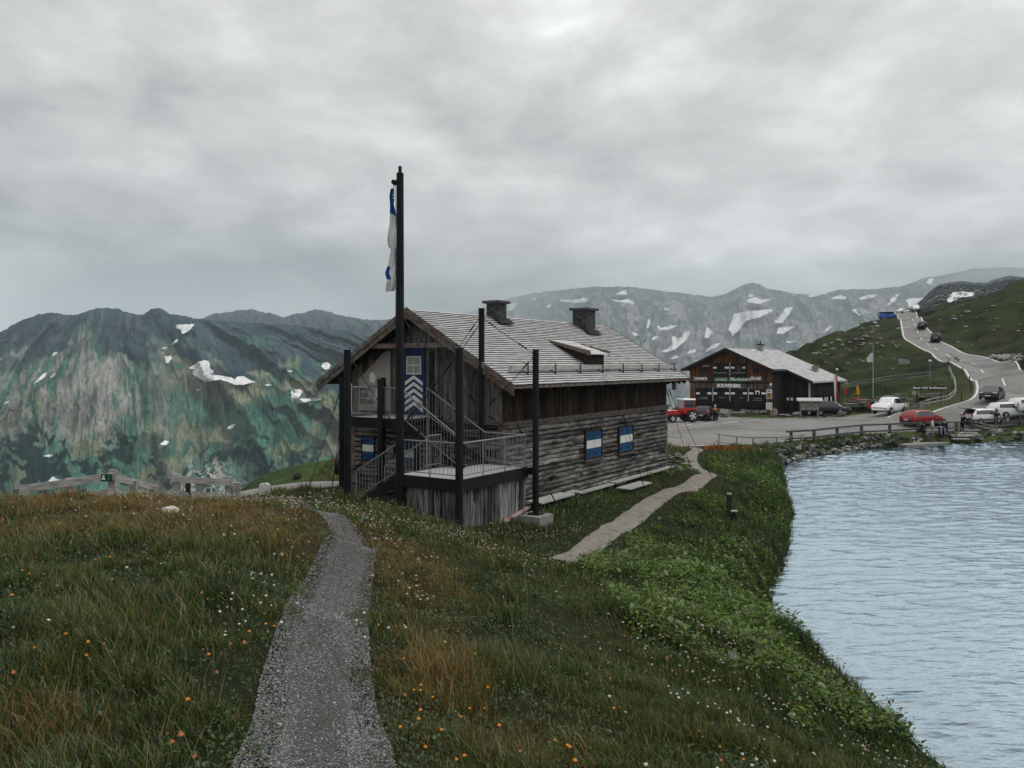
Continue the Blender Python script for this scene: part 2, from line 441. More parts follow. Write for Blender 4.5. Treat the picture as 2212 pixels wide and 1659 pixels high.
DECKPOLY = [UV(0.1, -.1), UV(0.1, 3.5), UV(-2.3, 3.5), UV(-2.3, -.1)]
def ground_h(x, y, road_cut=False, detail=True):
    x = np.asarray(x, float); y = np.asarray(y, float)
    h = base_h(x, y)
    r = np.hypot(x - 50, y - 110)
    h = h * (1 - sstep(240, 700, r)) + sstep(240, 900, r) * (-300)
    dp, _ = seg_dist(x, y, PATH); ds, _ = seg_dist(x, y, SIDE); dd, _ = seg_dist(x, y, DRIVE)
    sd = poly_sd(x, y, ROAD_POLY)
    off = np.minimum.reduce([sstep(PATH_W, PATH_W + .5, dp), sstep(SIDE_W, SIDE_W + 1.8, ds), sstep(DRIVE_W, DRIVE_W + 1, dd), sstep(0.2, 4, sd)])
    if detail:
        far = sstep(60, 140, y)
        h = h + off * ((fbm(x * .9, y * .9, 3, 3) - .5) * .30 + (fbm(x * 2.7, y * 2.7, 8, 2) - .5) * .12 + far * (fbm(x * .06, y * .06, 5, 4) - .5) * 3.2 + far * (fbm(x * .25, y * .25, 15, 4) - .5) * 1.7)
    h = h + CAMZ
    h = h - .05 * (1 - sstep(PATH_W * .6, PATH_W + .12, dp)) - .04 * (1 - sstep(SIDE_W * .6, SIDE_W + .15, ds))
    if road_cut: h = h - .14 * sstep(0.0, -0.8, sd)
    ls = poly_sd(x, y, LAKE)
    n = (fbm(x * .5, y * .5, 21, 3) - .5) * 1.0
    lsn = ls + n * .7
    out = np.minimum(h, .10 + 1.35 * np.maximum(lsn, 0) + .35 * np.sqrt(np.maximum(lsn, 0)))
    out = np.where(lsn < 6, np.maximum(out, .03), out)
    return np.where(lsn < 0, -np.minimum(1.6, .1 + 1.1 * -lsn), out)
def gz(x, y): return float(ground_h(np.array([x]), np.array([y]))[0])
def grow(a, s0, g, lim):
    out = [a]; s = s0
    while abs(out[-1]) < lim: out.append(out[-1] + s); s *= g
    return out[1:]
xs = grow(-12, -.25, 1.09, 5200)[::-1] + list(np.arange(-12, 17, .2)) + list(np.arange(17, 60, .7)) + list(np.arange(60, 140, 1.6)) + grow(140, 2.0, 1.16, 5200)
ys = grow(1, -.35, 1.25, 400)[::-1] + list(np.arange(1, 46, .2)) + list(np.arange(46, 110, .6)) + list(np.arange(110, 300, 1.5)) + grow(300, 2, 1.16, 5400)
GX, GY = np.meshgrid(np.array(xs), np.array(ys))
GH = ground_h(GX, GY, road_cut=True)
nx, ny = len(xs), len(ys)
idx = np.arange(nx * ny).reshape(ny, nx)
GQ = np.stack([idx[:-1, :-1], idx[:-1, 1:], idx[1:, 1:], idx[1:, :-1]], -1).reshape(-1, 4)

# how worn, rusty and dry the meadow is, as a map over the ground
def rust_map(x, y):
    n = fbm(x * .45, y * .45, 41, 3); n2 = fbm(x * 1.6, y * 1.6, 47, 2)
    def blob(cx, cy, rx, ry): return np.exp(-((x - cx) / rx) ** 2 - ((y - cy) / ry) ** 2)
    m = 1.5 * blob(-6.8, 14.5, 3.8, 1.8) + 1.5 * blob(-10.5, 16.8, 3.4, 2.2) + 1.3 * blob(-4.4, 12.2, 2.0, 1.1) + 1.2 * blob(-5.2, 10.0, 2.8, .7) + .9 * blob(-1.7, 12.2, .7, 2.4)
    m = m + .8 * blob(-.5, 5.6, .38, 1.6) + .6 * blob(.2, 4.7, .35, .9) + .5 * blob(-.9, 9.2, .5, 2) + .6 * blob(-2.2, 3.4, .5, .25) + .9 * blob(12.2, 58, 2.0, 2.2) + .6 * blob(-8.5, 19, 3, 2)
    return np.clip(m * (.45 + 1.1 * n) - .12 + .5 * (n2 - .5) * (m > .1), 0, 1)
rz = rust_map(GX, GY)
g1 = fbm(GX * .35, GY * .35, 61, 4); g2 = fbm(GX * .05, GY * .05, 66, 4); g3 = fbm(GX * .012, GY * .02, 69, 3)
def lerp3(a, b_, t): return np.array(a)[None, None, :] * (1 - t[..., None]) + np.array(b_)[None, None, :] * t[..., None]
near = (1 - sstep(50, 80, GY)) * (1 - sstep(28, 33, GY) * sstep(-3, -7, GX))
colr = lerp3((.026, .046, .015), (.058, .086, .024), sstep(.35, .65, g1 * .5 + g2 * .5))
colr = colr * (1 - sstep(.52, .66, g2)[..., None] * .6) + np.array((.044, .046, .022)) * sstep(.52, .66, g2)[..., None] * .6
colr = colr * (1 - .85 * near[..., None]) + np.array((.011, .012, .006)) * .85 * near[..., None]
g5 = fbm(GX * .16, GY * .16, 63, 5); hill_ = sstep(85, 120, GY)[..., None]
colr = colr * (1 - hill_ * (.42 + .42 * sstep(.48, .60, g5)[..., None])) + np.array((.050, .044, .030)) * hill_ * (sstep(.60, .68, g5) * .6)[..., None]
colr = colr * (1 - .7 * rz[..., None]) + np.array((.060, .034, .014)) * .7 * rz[..., None]
steep = sstep(0, .9, -poly_sd(GX, GY, LAKE))
colr = colr * (1 - steep[..., None]) + np.array((.03, .035, .03)) * steep[..., None]
dd_, _ = seg_dist(GX, GY, DRIVE)
dr = 1 - sstep(DRIVE_W - .3, DRIVE_W + .1, dd_ + (g1 - .5) * .8)
m_ground = M('meadow_soil', (.75, .75, .75), (1.35, 1.3, 1.2), scale=1.3, rough=.95, bump=.9, bscale=3.5, spec=.1, attr=True, detail=8)
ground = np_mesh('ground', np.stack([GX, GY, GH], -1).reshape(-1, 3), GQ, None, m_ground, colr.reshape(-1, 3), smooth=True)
tag(ground, 'grassy pass ground with dark green alpine meadow', 'ground', kind='structure')

# ---- draped sheets: paths, drive, road
def drape_poly(name, poly, step, mat, dz, road=False):
    P = np.array(poly); x0, y0 = P.min(0); x1, y1 = P.max(0)
    gx, gy = np.meshgrid(np.arange(x0, x1, step), np.arange(y0, y1, step)); gx = gx.ravel(); gy = gy.ravel()
    m = poly_sd(gx, gy, poly) < -step * .45
    pts = [Vector(p) for p in poly]; n = len(pts)
    pts += [Vector((a, b_)) for a, b_ in zip(gx[m], gy[m])]
    vv, _, ff, *_ = delaunay_2d_cdt(pts, [(i, (i + 1) % n) for i in range(n)], [], 1, 1e-4)
    V = np.array([tuple(v) for v in vv]); z = ground_h(V[:, 0], V[:, 1], detail=not road) + dz
    ff = [f if (Vector(vv[f[1]]) - Vector(vv[f[0]])).cross(Vector(vv[f[2]]) - Vector(vv[f[0]])) > 0 else tuple(reversed(f)) for f in map(tuple, ff)]
    return np_mesh(name, np.column_stack([V, z]), None, np.array([f for f in ff if len(f) == 3]), mat, smooth=True)
def drape_strip(name, pts, hw, mat, dz, across=6, wob=.0, seed=0, detail=True):
    P = np.array(pts); T = np.gradient(P, axis=0); T /= np.linalg.norm(T, axis=1)[:, None]; Nn = np.column_stack([T[:, 1], -T[:, 0]])
    rows = []
    for k in range(across + 1):
        s = (k / across * 2 - 1)
        w = hw * (1 + wob * (fbm(np.arange(len(P)) * .35 + 50 * (s > 0), np.zeros(len(P)) + seed, 5, 3) - .5) * 2)
        rows.append(P + Nn * (s * w)[:, None])
    A = np.stack(rows, 1); X, Y = A[..., 0], A[..., 1]
    Z = ground_h(X, Y, detail=detail) + dz
    e = np.abs(np.linspace(-1, 1, across + 1)) > .99
    Z[:, e] -= .03
    i = np.arange(X.size).reshape(X.shape)
    return np_mesh(name, np.stack([X, Y, Z], -1).reshape(-1, 3), np.stack([i[:-1, :-1], i[:-1, 1:], i[1:, 1:], i[1:, :-1]], -1).reshape(-1, 4), None, mat, smooth=True)
m_gravel = M('path_gravel', (.085, .083, .082), (.17, .166, .162), scale=55, rough=.95, bump=1.0, bscale=60, detail=3, contrast=(.38, .62), spec=.15, col3=(.10, .088, .07), c3=(.5, .68), s3=2.2)
m_dirt = M('path_dirt', (.17, .155, .13), (.25, .235, .21), scale=3, rough=.95, bump=.4, bscale=25, spec=.1)
m_asph = M('asphalt', (.195, .187, .181), (.235, .226, .218), scale=.25, rough=.85, bump=.15, bscale=40, spec=.25, detail=8, col3=(.15, .146, .142), c3=(.53, .62), s3=.16)
m_paint = M('road_paint', (.74, .74, .72), (.62, .62, .60), scale=3, rough=.6)
def densify(pts, step):
    out = []
    for a, b_ in zip(pts[:-1], pts[1:]):
        n = max(1, int(math.hypot(b_[0] - a[0], b_[1] - a[1]) / step))
        out += [(a[0] + (b_[0] - a[0]) * k / n, a[1] + (b_[1] - a[1]) * k / n) for k in range(n)]
    return out + [pts[-1]]
tag(drape_strip('footpath', densify(PATH, .12), PATH_W, m_gravel, .035, 8, .16, 2), kind='structure')
tag(drape_strip('trodden_path', densify(SIDE, .25), SIDE_W, m_dirt, .05, 6, .16, 6), kind='structure')
tag(drape_strip('gravel_drive', densify(DRIVE, .5), DRIVE_W, M('drive_gravel', (.21, .20, .185), (.29, .28, .265), scale=2, rough=.95, bump=.4, bscale=20), .06, 8, .12, 9), kind='structure')
road = tag(drape_poly('road', ROAD_POLY, 1.3, m_asph, 0.0, True), kind='structure')
# ---- painted markings, draped 12 mm above the asphalt
def marking(name, pts, w, step=1.0):
    P = densify(pts, step)
    A = np.array(P); T = np.gradient(A, axis=0); T /= np.linalg.norm(T, axis=1)[:, None]; Nn = np.column_stack([T[:, 1], -T[:, 0]])
    V = []
    for k in (-.5, .5): V.append(A + Nn * w * k)
    X = np.stack([V[0][:, 0], V[1][:, 0]], 1); Y = np.stack([V[0][:, 1], V[1][:, 1]], 1)
    Z = ground_h(X, Y, detail=False) + .022
    i = np.arange(X.size).reshape(X.shape)
    q = np.stack([i[:-1, 0], i[:-1, 1], i[1:, 1], i[1:, 0]], -1)
    return tag(np_mesh(name, np.stack([X, Y, Z], -1).reshape(-1, 3), q, None, m_paint), kind='structure')
def gp(xd, yd):
    d = np.arange(50, 130, .25); X = (xd - CX) / F * d
    k = int(np.argmax(CAMZ - (yd - HY) / F * d < ground_h(X, d, detail=False))); return (float(X[k]), float(d[k]))
def inset(line, o):
    A = np.array(line); T = np.gradient(A, axis=0); T /= np.linalg.norm(T, axis=1)[:, None]
    return [tuple(p) for p in A + np.column_stack([T[:, 1], -T[:, 0]]) * o]
marking('road_edge_line', inset(LE_S, .30), .22)
marking('road_edge_line', [gp(1917, 903.5), (42.6, 88.6), inset(LE_S, .30)[0]], .20)
marking('road_edge_line', inset(RIGHT_EDGE, -.30), .22)
for q in ([(11.6, 59.5), (15.2, 61.0), (19, 62.1)], [(20.2, 63.0), (23.2, 65.4), (29.4, 70.3)], [(30.6, 71.1), (34.8, 73.6), (39.6, 75.6)]): marking('road_edge_line', [(a * 1.049, b_ * 1.049) for a, b_ in q], .22)
cl = [gp(1452, 918.5), gp(1500, 911), gp(1560, 905.5), gp(1620, 905)]
# lane dashes on the level stretch, traced where they lie on the asphalt
for a, b_ in (((1466,921),(1495,917)),((1513,917),(1544,913)),((1474,914.5),(1512,911.5)),((1560,915),(1594,911)),((1606,911.5),(1641,907.5)),((1654,908),(1686,904.8)),((1699,905),(1729,902)),((1743,903),(1771,900)),((1786,900.3),(1808,898.2)),((1830,899),(1862,896.4)),((1884,896),(1915,893.5)),((1704,897.5),(1727,896)),((1770,906.5),(1800,904.5)),((1830,906),(1862,903.5))):
    marking('lane_dash', [gp(*a), gp(*b_)], .16)
for a, b_ in (((1455,917),(1545,908)),((1455,914),(1600,903))):
    marking('lane_dash', [gp(a[0], a[1]), gp(b_[0], b_[1])], .08)
CENT = smooth_line([(57.5,95),(66.2,113),(72.6,128),(77.4,143),(80.7,155),(87.6,175),(100.4,205),(116.5,240),(121.5,256),(127,272)], 12)
_acc = 0; _cd = densify(CENT, .5); _run = []
_sL = 0
for a, b_ in zip(_cd[:-1], _cd[1:]):
    _sL += math.hypot(b_[0] - a[0], b_[1] - a[1])
    if (_sL % 9.0) < 4.0: _run.append(a)
    elif len(_run) > 2: marking('centre_dash', _run, .17); _run = []
marking('stop_dash', [(88.0, 186.5), (91.0, 186.0)], .35)
# ---- lake
m_water = bpy.data.materials.new('lake_water'); m_water.use_nodes = True
t = m_water.node_tree; N = t.nodes; N.remove(N['Principled BSDF'])
dfw = N.new('ShaderNodeBsdfDiffuse'); dfw.inputs[0].default_value = (.022, .050, .066, 1)
glw = N.new('ShaderNodeBsdfGlossy'); glw.inputs[0].default_value = (.70, .83, .92, 1); glw.inputs['Roughness'].default_value = .06
lw = N.new('ShaderNodeLayerWeight'); lw.inputs[0].default_value = .5
mr = N.new('ShaderNodeMapRange'); mr.inputs[1].default_value = .34; mr.inputs[2].default_value = .70; mr.inputs[3].default_value = .06; mr.inputs[4].default_value = .90
mr.interpolation_type = 'SMOOTHSTEP'
tcn = N.new('ShaderNodeTexCoord'); mpw = N.new('ShaderNodeMapping'); mpw.inputs['Scale'].default_value = (1.0, 3.2, 1); mpw.inputs['Rotation'].default_value = (0, 0, R(-8))
nw = N.new('ShaderNodeTexNoise'); nw.inputs['Scale'].default_value = 2.2; nw.inputs['Detail'].default_value = 3
bnw = N.new('ShaderNodeBump'); bnw.inputs['Strength'].default_value = .8; bnw.inputs['Distance'].default_value = .035
mxw = N.new('ShaderNodeMixShader'); L_ = t.links.new
L_(tcn.outputs['Object'], mpw.inputs[0]); L_(mpw.outputs[0], nw.inputs['Vector']); L_(nw.outputs[0], bnw.inputs['Height'])
for q in (dfw, glw, lw): L_(bnw.outputs[0], q.inputs['Normal'])
L_(lw.outputs['Facing'], mr.inputs[0]); L_(mr.outputs[0], mxw.inputs[0]); L_(dfw.outputs[0], mxw.inputs[1]); L_(glw.outputs[0], mxw.inputs[2]); L_(mxw.outputs[0], N['Material Output'].inputs['Surface'])
wx = np.concatenate([np.arange(5, 62, .2), np.array(grow(62, .5, 1.2, 122))]); wy = np.concatenate([np.arange(-2, 34, .10), np.arange(34, 60, .16), np.arange(60, 84, .22)])
WX, WY = np.meshgrid(wx, wy)
def _rg(x, y, s, p): return (1 - np.abs(2 * fbm(x, y, s, 3, .45) - 1)) ** p
_xr = WX + .16 * WY; _yr = WY - .16 * WX
WZ = .085 * _rg(_xr * .72, _yr * 1.75, 201, 3.0) + .042 * _rg(WX * 1.25 - .1 * WY, WY * 3.4, 207, 2.5) + .030 * fbm(WX * .16, WY * .30, 211, 2)
WZ = WZ * (.55 + .7 * sstep(.35, .65, fbm(WX * .05, WY * .09, 215, 3))) * (.55 + .45 * sstep(12, 42, WY)) - .05
_i = np.arange(WX.size).reshape(WX.shape)
lk = np_mesh('lake', np.stack([WX, WY, WZ], -1).reshape(-1, 3), np.stack([_i[:-1, :-1], _i[:-1, 1:], _i[1:, 1:], _i[1:, :-1]], -1).reshape(-1, 4), None, m_water, smooth=True)
tag(lk, kind='structure')
# ================================================================== mountains
MTN = {}
def mountain(key, ridge, d0, d1, y0, seed, mat, colf, cols=420, rows=150, gul=60, prof=1.25, back=600, rough=1.0, fan=250, fk=1.3, recede=None):
    rx = np.array([p[0] for p in ridge], float); ry = np.array([p[1] for p in ridge], float)
    X = np.linspace(rx[0], rx[-1], cols); yr = np.interp(X, rx, ry) + (fbm(X * .12, X * 0, seed, 4) - .5) * 5.0 * rough
    tt = np.concatenate([np.linspace(0, 1, rows), 1 + np.linspace(.06, 1, 8)])
    XX, TT = np.meshgrid(X, tt)
    t1 = np.minimum(TT, 1)
    d1c = d1 * (1 + (0 if recede is None else recede(X)))          # parts of the range that stand farther off
    D = d0 + (d1c[None, :] - d0) * t1 + np.maximum(TT - 1, 0) * back if recede else d0 + (d1 - d0) * t1 + np.maximum(TT - 1, 0) * back
    zr = -(yr - HY) / F * d1c; z0 = -(y0 - HY) / F * d0
    ez = t1 ** prof
    # spurs and gullies running down the face
    wob = (fbm(XX * .015, TT * 4, seed + 3, 4) - .5) * 36
    XQ = fan + (XX - fan + wob) / (1 + fk * (1 - t1))          # spurs fan out downhill from the summit
    rid = 1 - np.abs(2 * fbm(XQ / gul * 1.6, TT * 1.3, seed + 7, 4) - 1)
    fine = fbm((XX + wob) / gul * 4.5, TT * 5, seed + 9, 4) - .5
    env = np.sin(np.pi * np.clip(t1, 0, 1)) ** .6
    D = D - env * (rid - .55) * (d1 - d0) * .30 * rough
    Z = z0 + (zr[None, :] - z0) * ez + env * fine * 40 * rough * (d1 / 3000)
    if rough > .5: Z = Z + env * (fbm(XX * .11, TT * 16, seed + 31, 3) - .5) * 22 * (d1 / 3000)
    Z = Z - np.maximum(TT - 1, 0) * 260
    PX = (XX - CX) / F * D
    V = np.stack([PX, D, Z + CAMZ], -1)
    n_r, n_c = XX.shape
    i = np.arange(n_r * n_c).reshape(n_r, n_c)
    Q = np.stack([i[:-1, :-1], i[:-1, 1:], i[1:, 1:], i[1:, :-1]], -1).reshape(-1, 4)
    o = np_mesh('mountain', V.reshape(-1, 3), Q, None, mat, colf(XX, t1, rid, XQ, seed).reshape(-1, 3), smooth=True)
    tag(o, kind='structure')
    SY = HY - Z * F / D
    MTN[key] = (X, SY[:rows], V[:rows], o)
    return o
def mixc_(a, b_, t): return a * (1 - t[..., None]) + np.array(b_) * t[..., None]
def col_left(X, T, rid, XQ, s):
    sy = np.clip(T, 0, 1); Y = T * 430
    w = (fbm(X * .012, Y * .012, s + 2, 4) - .5) * 24
    n1 = fbm(X * .011, Y * .016, s + 11, 5); n2 = fbm((X + w) * .030, (Y + w) * .045, s + 13, 5); n3 = fbm((X + w) * .055, (Y - w) * .11, s + 19, 5)
    streak = fbm((XQ + w * .25) * .13, Y * .012, s + 23, 4); stk2 = fbm((XQ + w * .25) * .20, Y * .02, s + 29, 4)
    c = np.zeros(X.shape + (3,)) + np.array((.045, .115, .085))
    c = mixc_(c, (.115, .135, .080), sstep(.47, .58, n1))
    c = mixc_(c, (.020, .072, .056), sstep(.54, .62, n2) * .85)
    c = mixc_(c, (.19, .18, .17), sstep(.50, .57, streak) * sstep(.22, .38, sy) * (1 - sstep(.78, .92, sy)) * .8 * np.exp(-((X - 110) / 210) ** 2))
    c = mixc_(c, (.225, .21, .20), sstep(.50, .60, stk2) * .85 * np.exp(-((X - 250) / 95) ** 2) * sstep(.24, .36, sy) * (1 - sstep(.60, .80, sy)))
    c = mixc_(c, (.19, .175, .155), sstep(.53, .62, n3) * sstep(.50, .60, n1 + .04) * .45)
    c = mixc_(c, (.020, .042, .058), sstep(.62, .82, sy + (n2 - .5) * .45 + (n1 - .5) * .55 + .05 * np.sin(X * .03)) * .95)  # cloud shadow over the upper face, painted in as a dark blue band
    c = mixc_(c, (.07, .085, .095), sstep(.55, .62, stk2) * sstep(.70, .85, sy) * .6)
    sp = fbm(X * .30, Y * .42, s + 51, 4); sp2 = fbm(X * .13, Y * .2, s + 53, 5)
    c = c * (.74 + .52 * sp)[..., None]
    c = mixc_(c, (.26, .245, .235), sstep(.60, .66, sp) * sstep(.50, .60, sp2) * .4 * (1 - sstep(.55, .72, sy)))
    c = mixc_(c, (.014, .055, .045), sstep(.56, .64, sp2) * sstep(.45, .55, 1 - sy) * .45)
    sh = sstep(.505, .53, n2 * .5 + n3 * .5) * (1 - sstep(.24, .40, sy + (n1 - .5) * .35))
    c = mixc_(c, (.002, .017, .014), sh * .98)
    c = mixc_(c, (.30, .28, .255), sstep(.50, .54, fbm(X * .16, Y * .28, s + 41, 4)) * np.exp(-((X - 440) / 75) ** 2) * (1 - sstep(.14, .24, sy)))
    return np.clip(c, 0, 1)
def col_right(X, T, rid, XQ, s):
    Y = T * 300
    w = (fbm(X * .012, Y * .012, s + 2, 4) - .5) * 60
    n1 = fbm((X + w) * .014, Y * .022, s + 11, 5); n2 = fbm((X + w) * .04, (Y + w) * .06, s + 13, 5); st = fbm((XQ + Y * .5 + w) * .06, Y * .014, s + 17, 4)
    c = np.zeros(X.shape + (3,)) + np.array((.078, .098, .098))
    c = mixc_(c, (.165, .165, .165), sstep(.46, .58, n1))
    c = mixc_(c, (.22, .21, .20), sstep(.54, .62, st) * .8)
    c = mixc_(c, (.052, .070, .075), sstep(.53, .60, n2) * .75)
    c = mixc_(c, (.07, .085, .085), sstep(.80, .97, T) * .8)
    sp = fbm(X * .26, Y * .38, s + 51, 4); c = c * (.65 + .7 * sp)[..., None]; c = mixc_(c, (.30, .29, .28), sstep(.60, .66, sp) * sstep(.46, .56, n2) * .7)
    return c
def col_rock(X, T, rid, XQ, s):
    Y = T * 120
    n1 = fbm(X * .05, Y * .05, s + 11, 4); n2 = fbm(X * .16, Y * .2, s + 13, 5)
    c = np.zeros(X.shape + (3,)) + np.array((.15, .145, .14))
    c = mixc_(c, (.05, .068, .072), sstep(.48, .72, T + (n2 - .5) * .6))
    c = mixc_(c, (.10, .105, .085), sstep(.5, .6, n1) * .6)
    return c
m_mtn = M('alpine_rock', (.98, 1.02, 1.06), (1.62, 1.62, 1.58), scale=.012, rough=1, bump=0.0, spec=.05, attr=True, detail=9, contrast=(.36, .64))
A_R = [(-150,735),(-60,722),(0,716),(16,711),(20,705),(49,692),(82,679),(115,675),(131,679),(167,679),(197,669),(229,665),(256,668),(272,674),(301,680),(318,675),(328,667),(341,665),(354,670),(367,678),(393,682),(429,688),(470,693),(540,697),(640,703),(760,716),(960,775)]
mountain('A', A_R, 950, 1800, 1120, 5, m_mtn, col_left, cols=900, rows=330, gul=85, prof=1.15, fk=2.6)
B_R = [(300,760),(380,715),(429,690),(452,680),(491,674),(540,668),(580,676),(613,684),(655,675),(681,669),(700,671),(740,682),(800,692),(880,690),(960,700),(1060,730),(1160,780)]
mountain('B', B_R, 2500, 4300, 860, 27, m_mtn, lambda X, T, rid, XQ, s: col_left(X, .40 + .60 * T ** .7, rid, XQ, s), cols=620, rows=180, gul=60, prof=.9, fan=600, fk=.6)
C_R = [(850,730),(960,690),(1050,662),(1106,642),(1150,633),(1206,627),(1260,621),(1306,619),(1366,620),(1410,626),(1456,631),(1500,637),(1541,641),(1566,636),(1596,620),(1612,613),(1626,610),(1640,614),(1656,622),(1706,632),(1766,639),(1816,625),(1881,625),(1956,617),(1991,602),(2056,590),(2106,580),(2181,577),(2256,583),(2400,600),(2600,660)]
mountain('C', C_R, 3900, 6800, 900, 51, m_mtn, col_right, cols=950, rows=260, gul=90, prof=1.0, rough=.7, fan=1620, fk=.7, recede=lambda X: 1.5 * sstep(1330, 1020, X) + .9 * sstep(1960, 2120, X))
D_R = [(1880,720),(1940,690),(1994,645),(2008,629),(2030,613.6),(2058,608.6),(2075,606.6),(2099,609.6),(2129,610.6),(2149,602.5),(2177,595.5),(2199,597.5),(2230,600),(2300,590),(2420,600)]
mountain('D', D_R, 1000, 1500, 720, 71, m_mtn, col_rock, cols=300, rows=120, gul=40, prof=.9, rough=.35)
# ---- snow lying on the mountain faces
m_snow = M('old_snow', (.82, .83, .84), (.58, .585, .59), scale=.035, rough=.9, spec=.1)
def snow(mt, pts):
    X, SY, V, o = MTN[mt]
    P = np.array(pts, float)
    x0, y0 = P.min(0); x1, y1 = P.max(0); st = max(1.2, min(4, (x1 - x0) / 6, (y1 - y0) / 4 + .8))
    poly = [tuple(p) for p in densify([tuple(p) for p in P] + [tuple(P[0])], 2.5)[:-1]]
    rg = random.Random(int(x0 * 7 + y0)); poly = [(a + rg.uniform(-.5, .5), b_ + rg.uniform(-.35, .35)) for a, b_ in poly]
    gx, gy = np.meshgrid(np.arange(x0, x1, st), np.arange(y0, y1, st)); gx = gx.ravel(); gy = gy.ravel(); m = poly_sd(gx, gy, poly) < -.4
    n = len(poly)
    vv, _, ff, *_ = delaunay_2d_cdt([Vector(p) for p in poly] + [Vector((a, b_)) for a, b_ in zip(gx[m], gy[m])], [(i, (i + 1) % n) for i in range(n)], [], 1, 1e-4)
    out = []
    for v in vv:
        c = np.clip(np.interp(v[0], X, np.arange(len(X))), 0, len(X) - 1.001); i0 = int(c); f = c - i0; q = []
        for i in (i0, i0 + 1):
            sy = np.minimum.accumulate(SY[:, i])
            r_ = np.interp(-v[1], -sy, np.arange(len(sy))); r0 = min(int(r_), len(sy) - 2); g = r_ - r0
            q.append(V[r0, i] * (1 - g) + V[r0 + 1, i] * g)
        p = q[0] * (1 - f) + q[1] * f
        k = p[1] / 3000
        out.append((p[0], p[1] - 60 * k, p[2] + 9 * k))
    s = link_mesh('snow_patch', out, [tuple(f) for f in ff], m_snow, o, True)
    return s
def lp_(pts, fx, fy, ox=0, oy=0): return [(ox + a * fx, oy + b_ * fy) for a, b_ in pts]
k_ = .32764
for pts in ([(1200,292),(1260,288),(1325,285),(1300,320),(1280,335),(1245,352),(1235,322),(1208,312)],[(1175,415),(1205,385),(1220,382),(1215,402),(1180,420)],[(1108,445),(1130,436),(1152,432),(1130,448)],
 [(1112,470),(1128,472),(1130,490),(1150,495),(1172,488),(1178,510),(1150,542),(1128,528),(1120,500)],
 [(1288,572),(1320,550),(1350,530),(1385,520),(1415,525),(1425,545),(1420,568),(1448,590),(1445,605),(1410,608),(1500,620),(1560,630),(1585,645),(1600,625),(1640,622),(1680,645),(1718,660),(1680,668),(1640,678),(1590,680),(1540,660),(1490,645),(1440,652),(1395,664),(1360,640),(1310,610),(1312,590),(1330,582)],
 [(282,675),(310,640),(350,605),(372,600),(362,625),(320,655)],[(385,632),(410,610),(428,602),(410,630)],[(400,496),(415,470),(438,466),(435,478)],
 [(90,802),(110,785),(130,782),(118,796)],[(1945,725),(1965,710),(2000,705),(2025,718),(2010,745),(1995,765),(2060,768),(2110,765),(2145,770),(2120,782),(2060,785),(2030,795),(1995,800),(1955,785),(1950,760)],
 [(1920,590),(1940,583),(1960,588),(1945,598)],[(1775,680),(1800,672),(1828,680),(1800,688)],[(1533,955),(1560,938),(1592,930),(1565,962),(1540,966)],[(1104,1060),(1130,1038),(1162,1045),(1140,1068),(1112,1068)],
 [(345,1140),(380,1128),(416,1132),(390,1146)],[(380,1300),(410,1270),(430,1285),(470,1296),(450,1310),(400,1314)],[(2142,560),(2155,538),(2185,532),(2205,550),(2195,575),(2165,580)],[(1327,712),(1360,706),(1350,716)]):
    snow('A', lp_(pts, k_, k_, 0, 613.2))
for pts in ([(1870,215),(1885,175),(1930,155),(1980,150),(1960,175),(1910,205)],[(2080,352),(2120,338),(2160,346),(2205,342),(2200,356),(2130,362)],[(2045,372),(2070,366),(2065,376)]):
    snow('B', lp_(pts, k_, k_, 0, 613.2))
k_ = .22684
for pts in ([(1365,62),(1420,50),(1443,56),(1410,68)],[(1485,60),(1510,52),(1530,60),(1505,67)],[(1417,135),(1460,110),(1500,98),(1527,115),(1525,140),(1450,138)],
 [(887,200),(910,182),(1000,185),(1090,180),(1120,165),(1185,190),(1150,207),(1050,215),(950,208)],[(1377,182),(1450,192),(1540,182),(1605,222),(1500,210),(1420,205)],[(1862,272),(1895,255),(1925,278),(1900,290)],
 [(1707,450),(1710,400),(1725,362),(1742,385),(1735,420),(1720,452)],[(1807,440),(1815,420),(1840,450),(1930,430),(2005,420),(1920,465),(1830,470)],
 [(1845,665),(1890,650),(1950,600),(1942,535),(1960,525),(2000,545),(2040,535),(2060,490),(2110,475),(2115,500),(2060,580),(1980,645),(1900,680)],
 [(1752,555),(1780,528),(1825,525),(1800,550),(1770,563)],[(2085,685),(2115,655),(2170,650),(2150,672),(2100,688)],[(1565,490),(1600,487),(1635,520),(1590,522)],[(1920,735),(1985,705),(2015,720),(1970,738)],
 [(775,245),(800,220),(825,225),(805,260),(775,262)],[(640,190),(680,150),(665,195)],[(420,230),(490,215),(470,285),(410,290)]):
    snow('C', lp_(pts, k_, k_, 1003.5, 613.25))
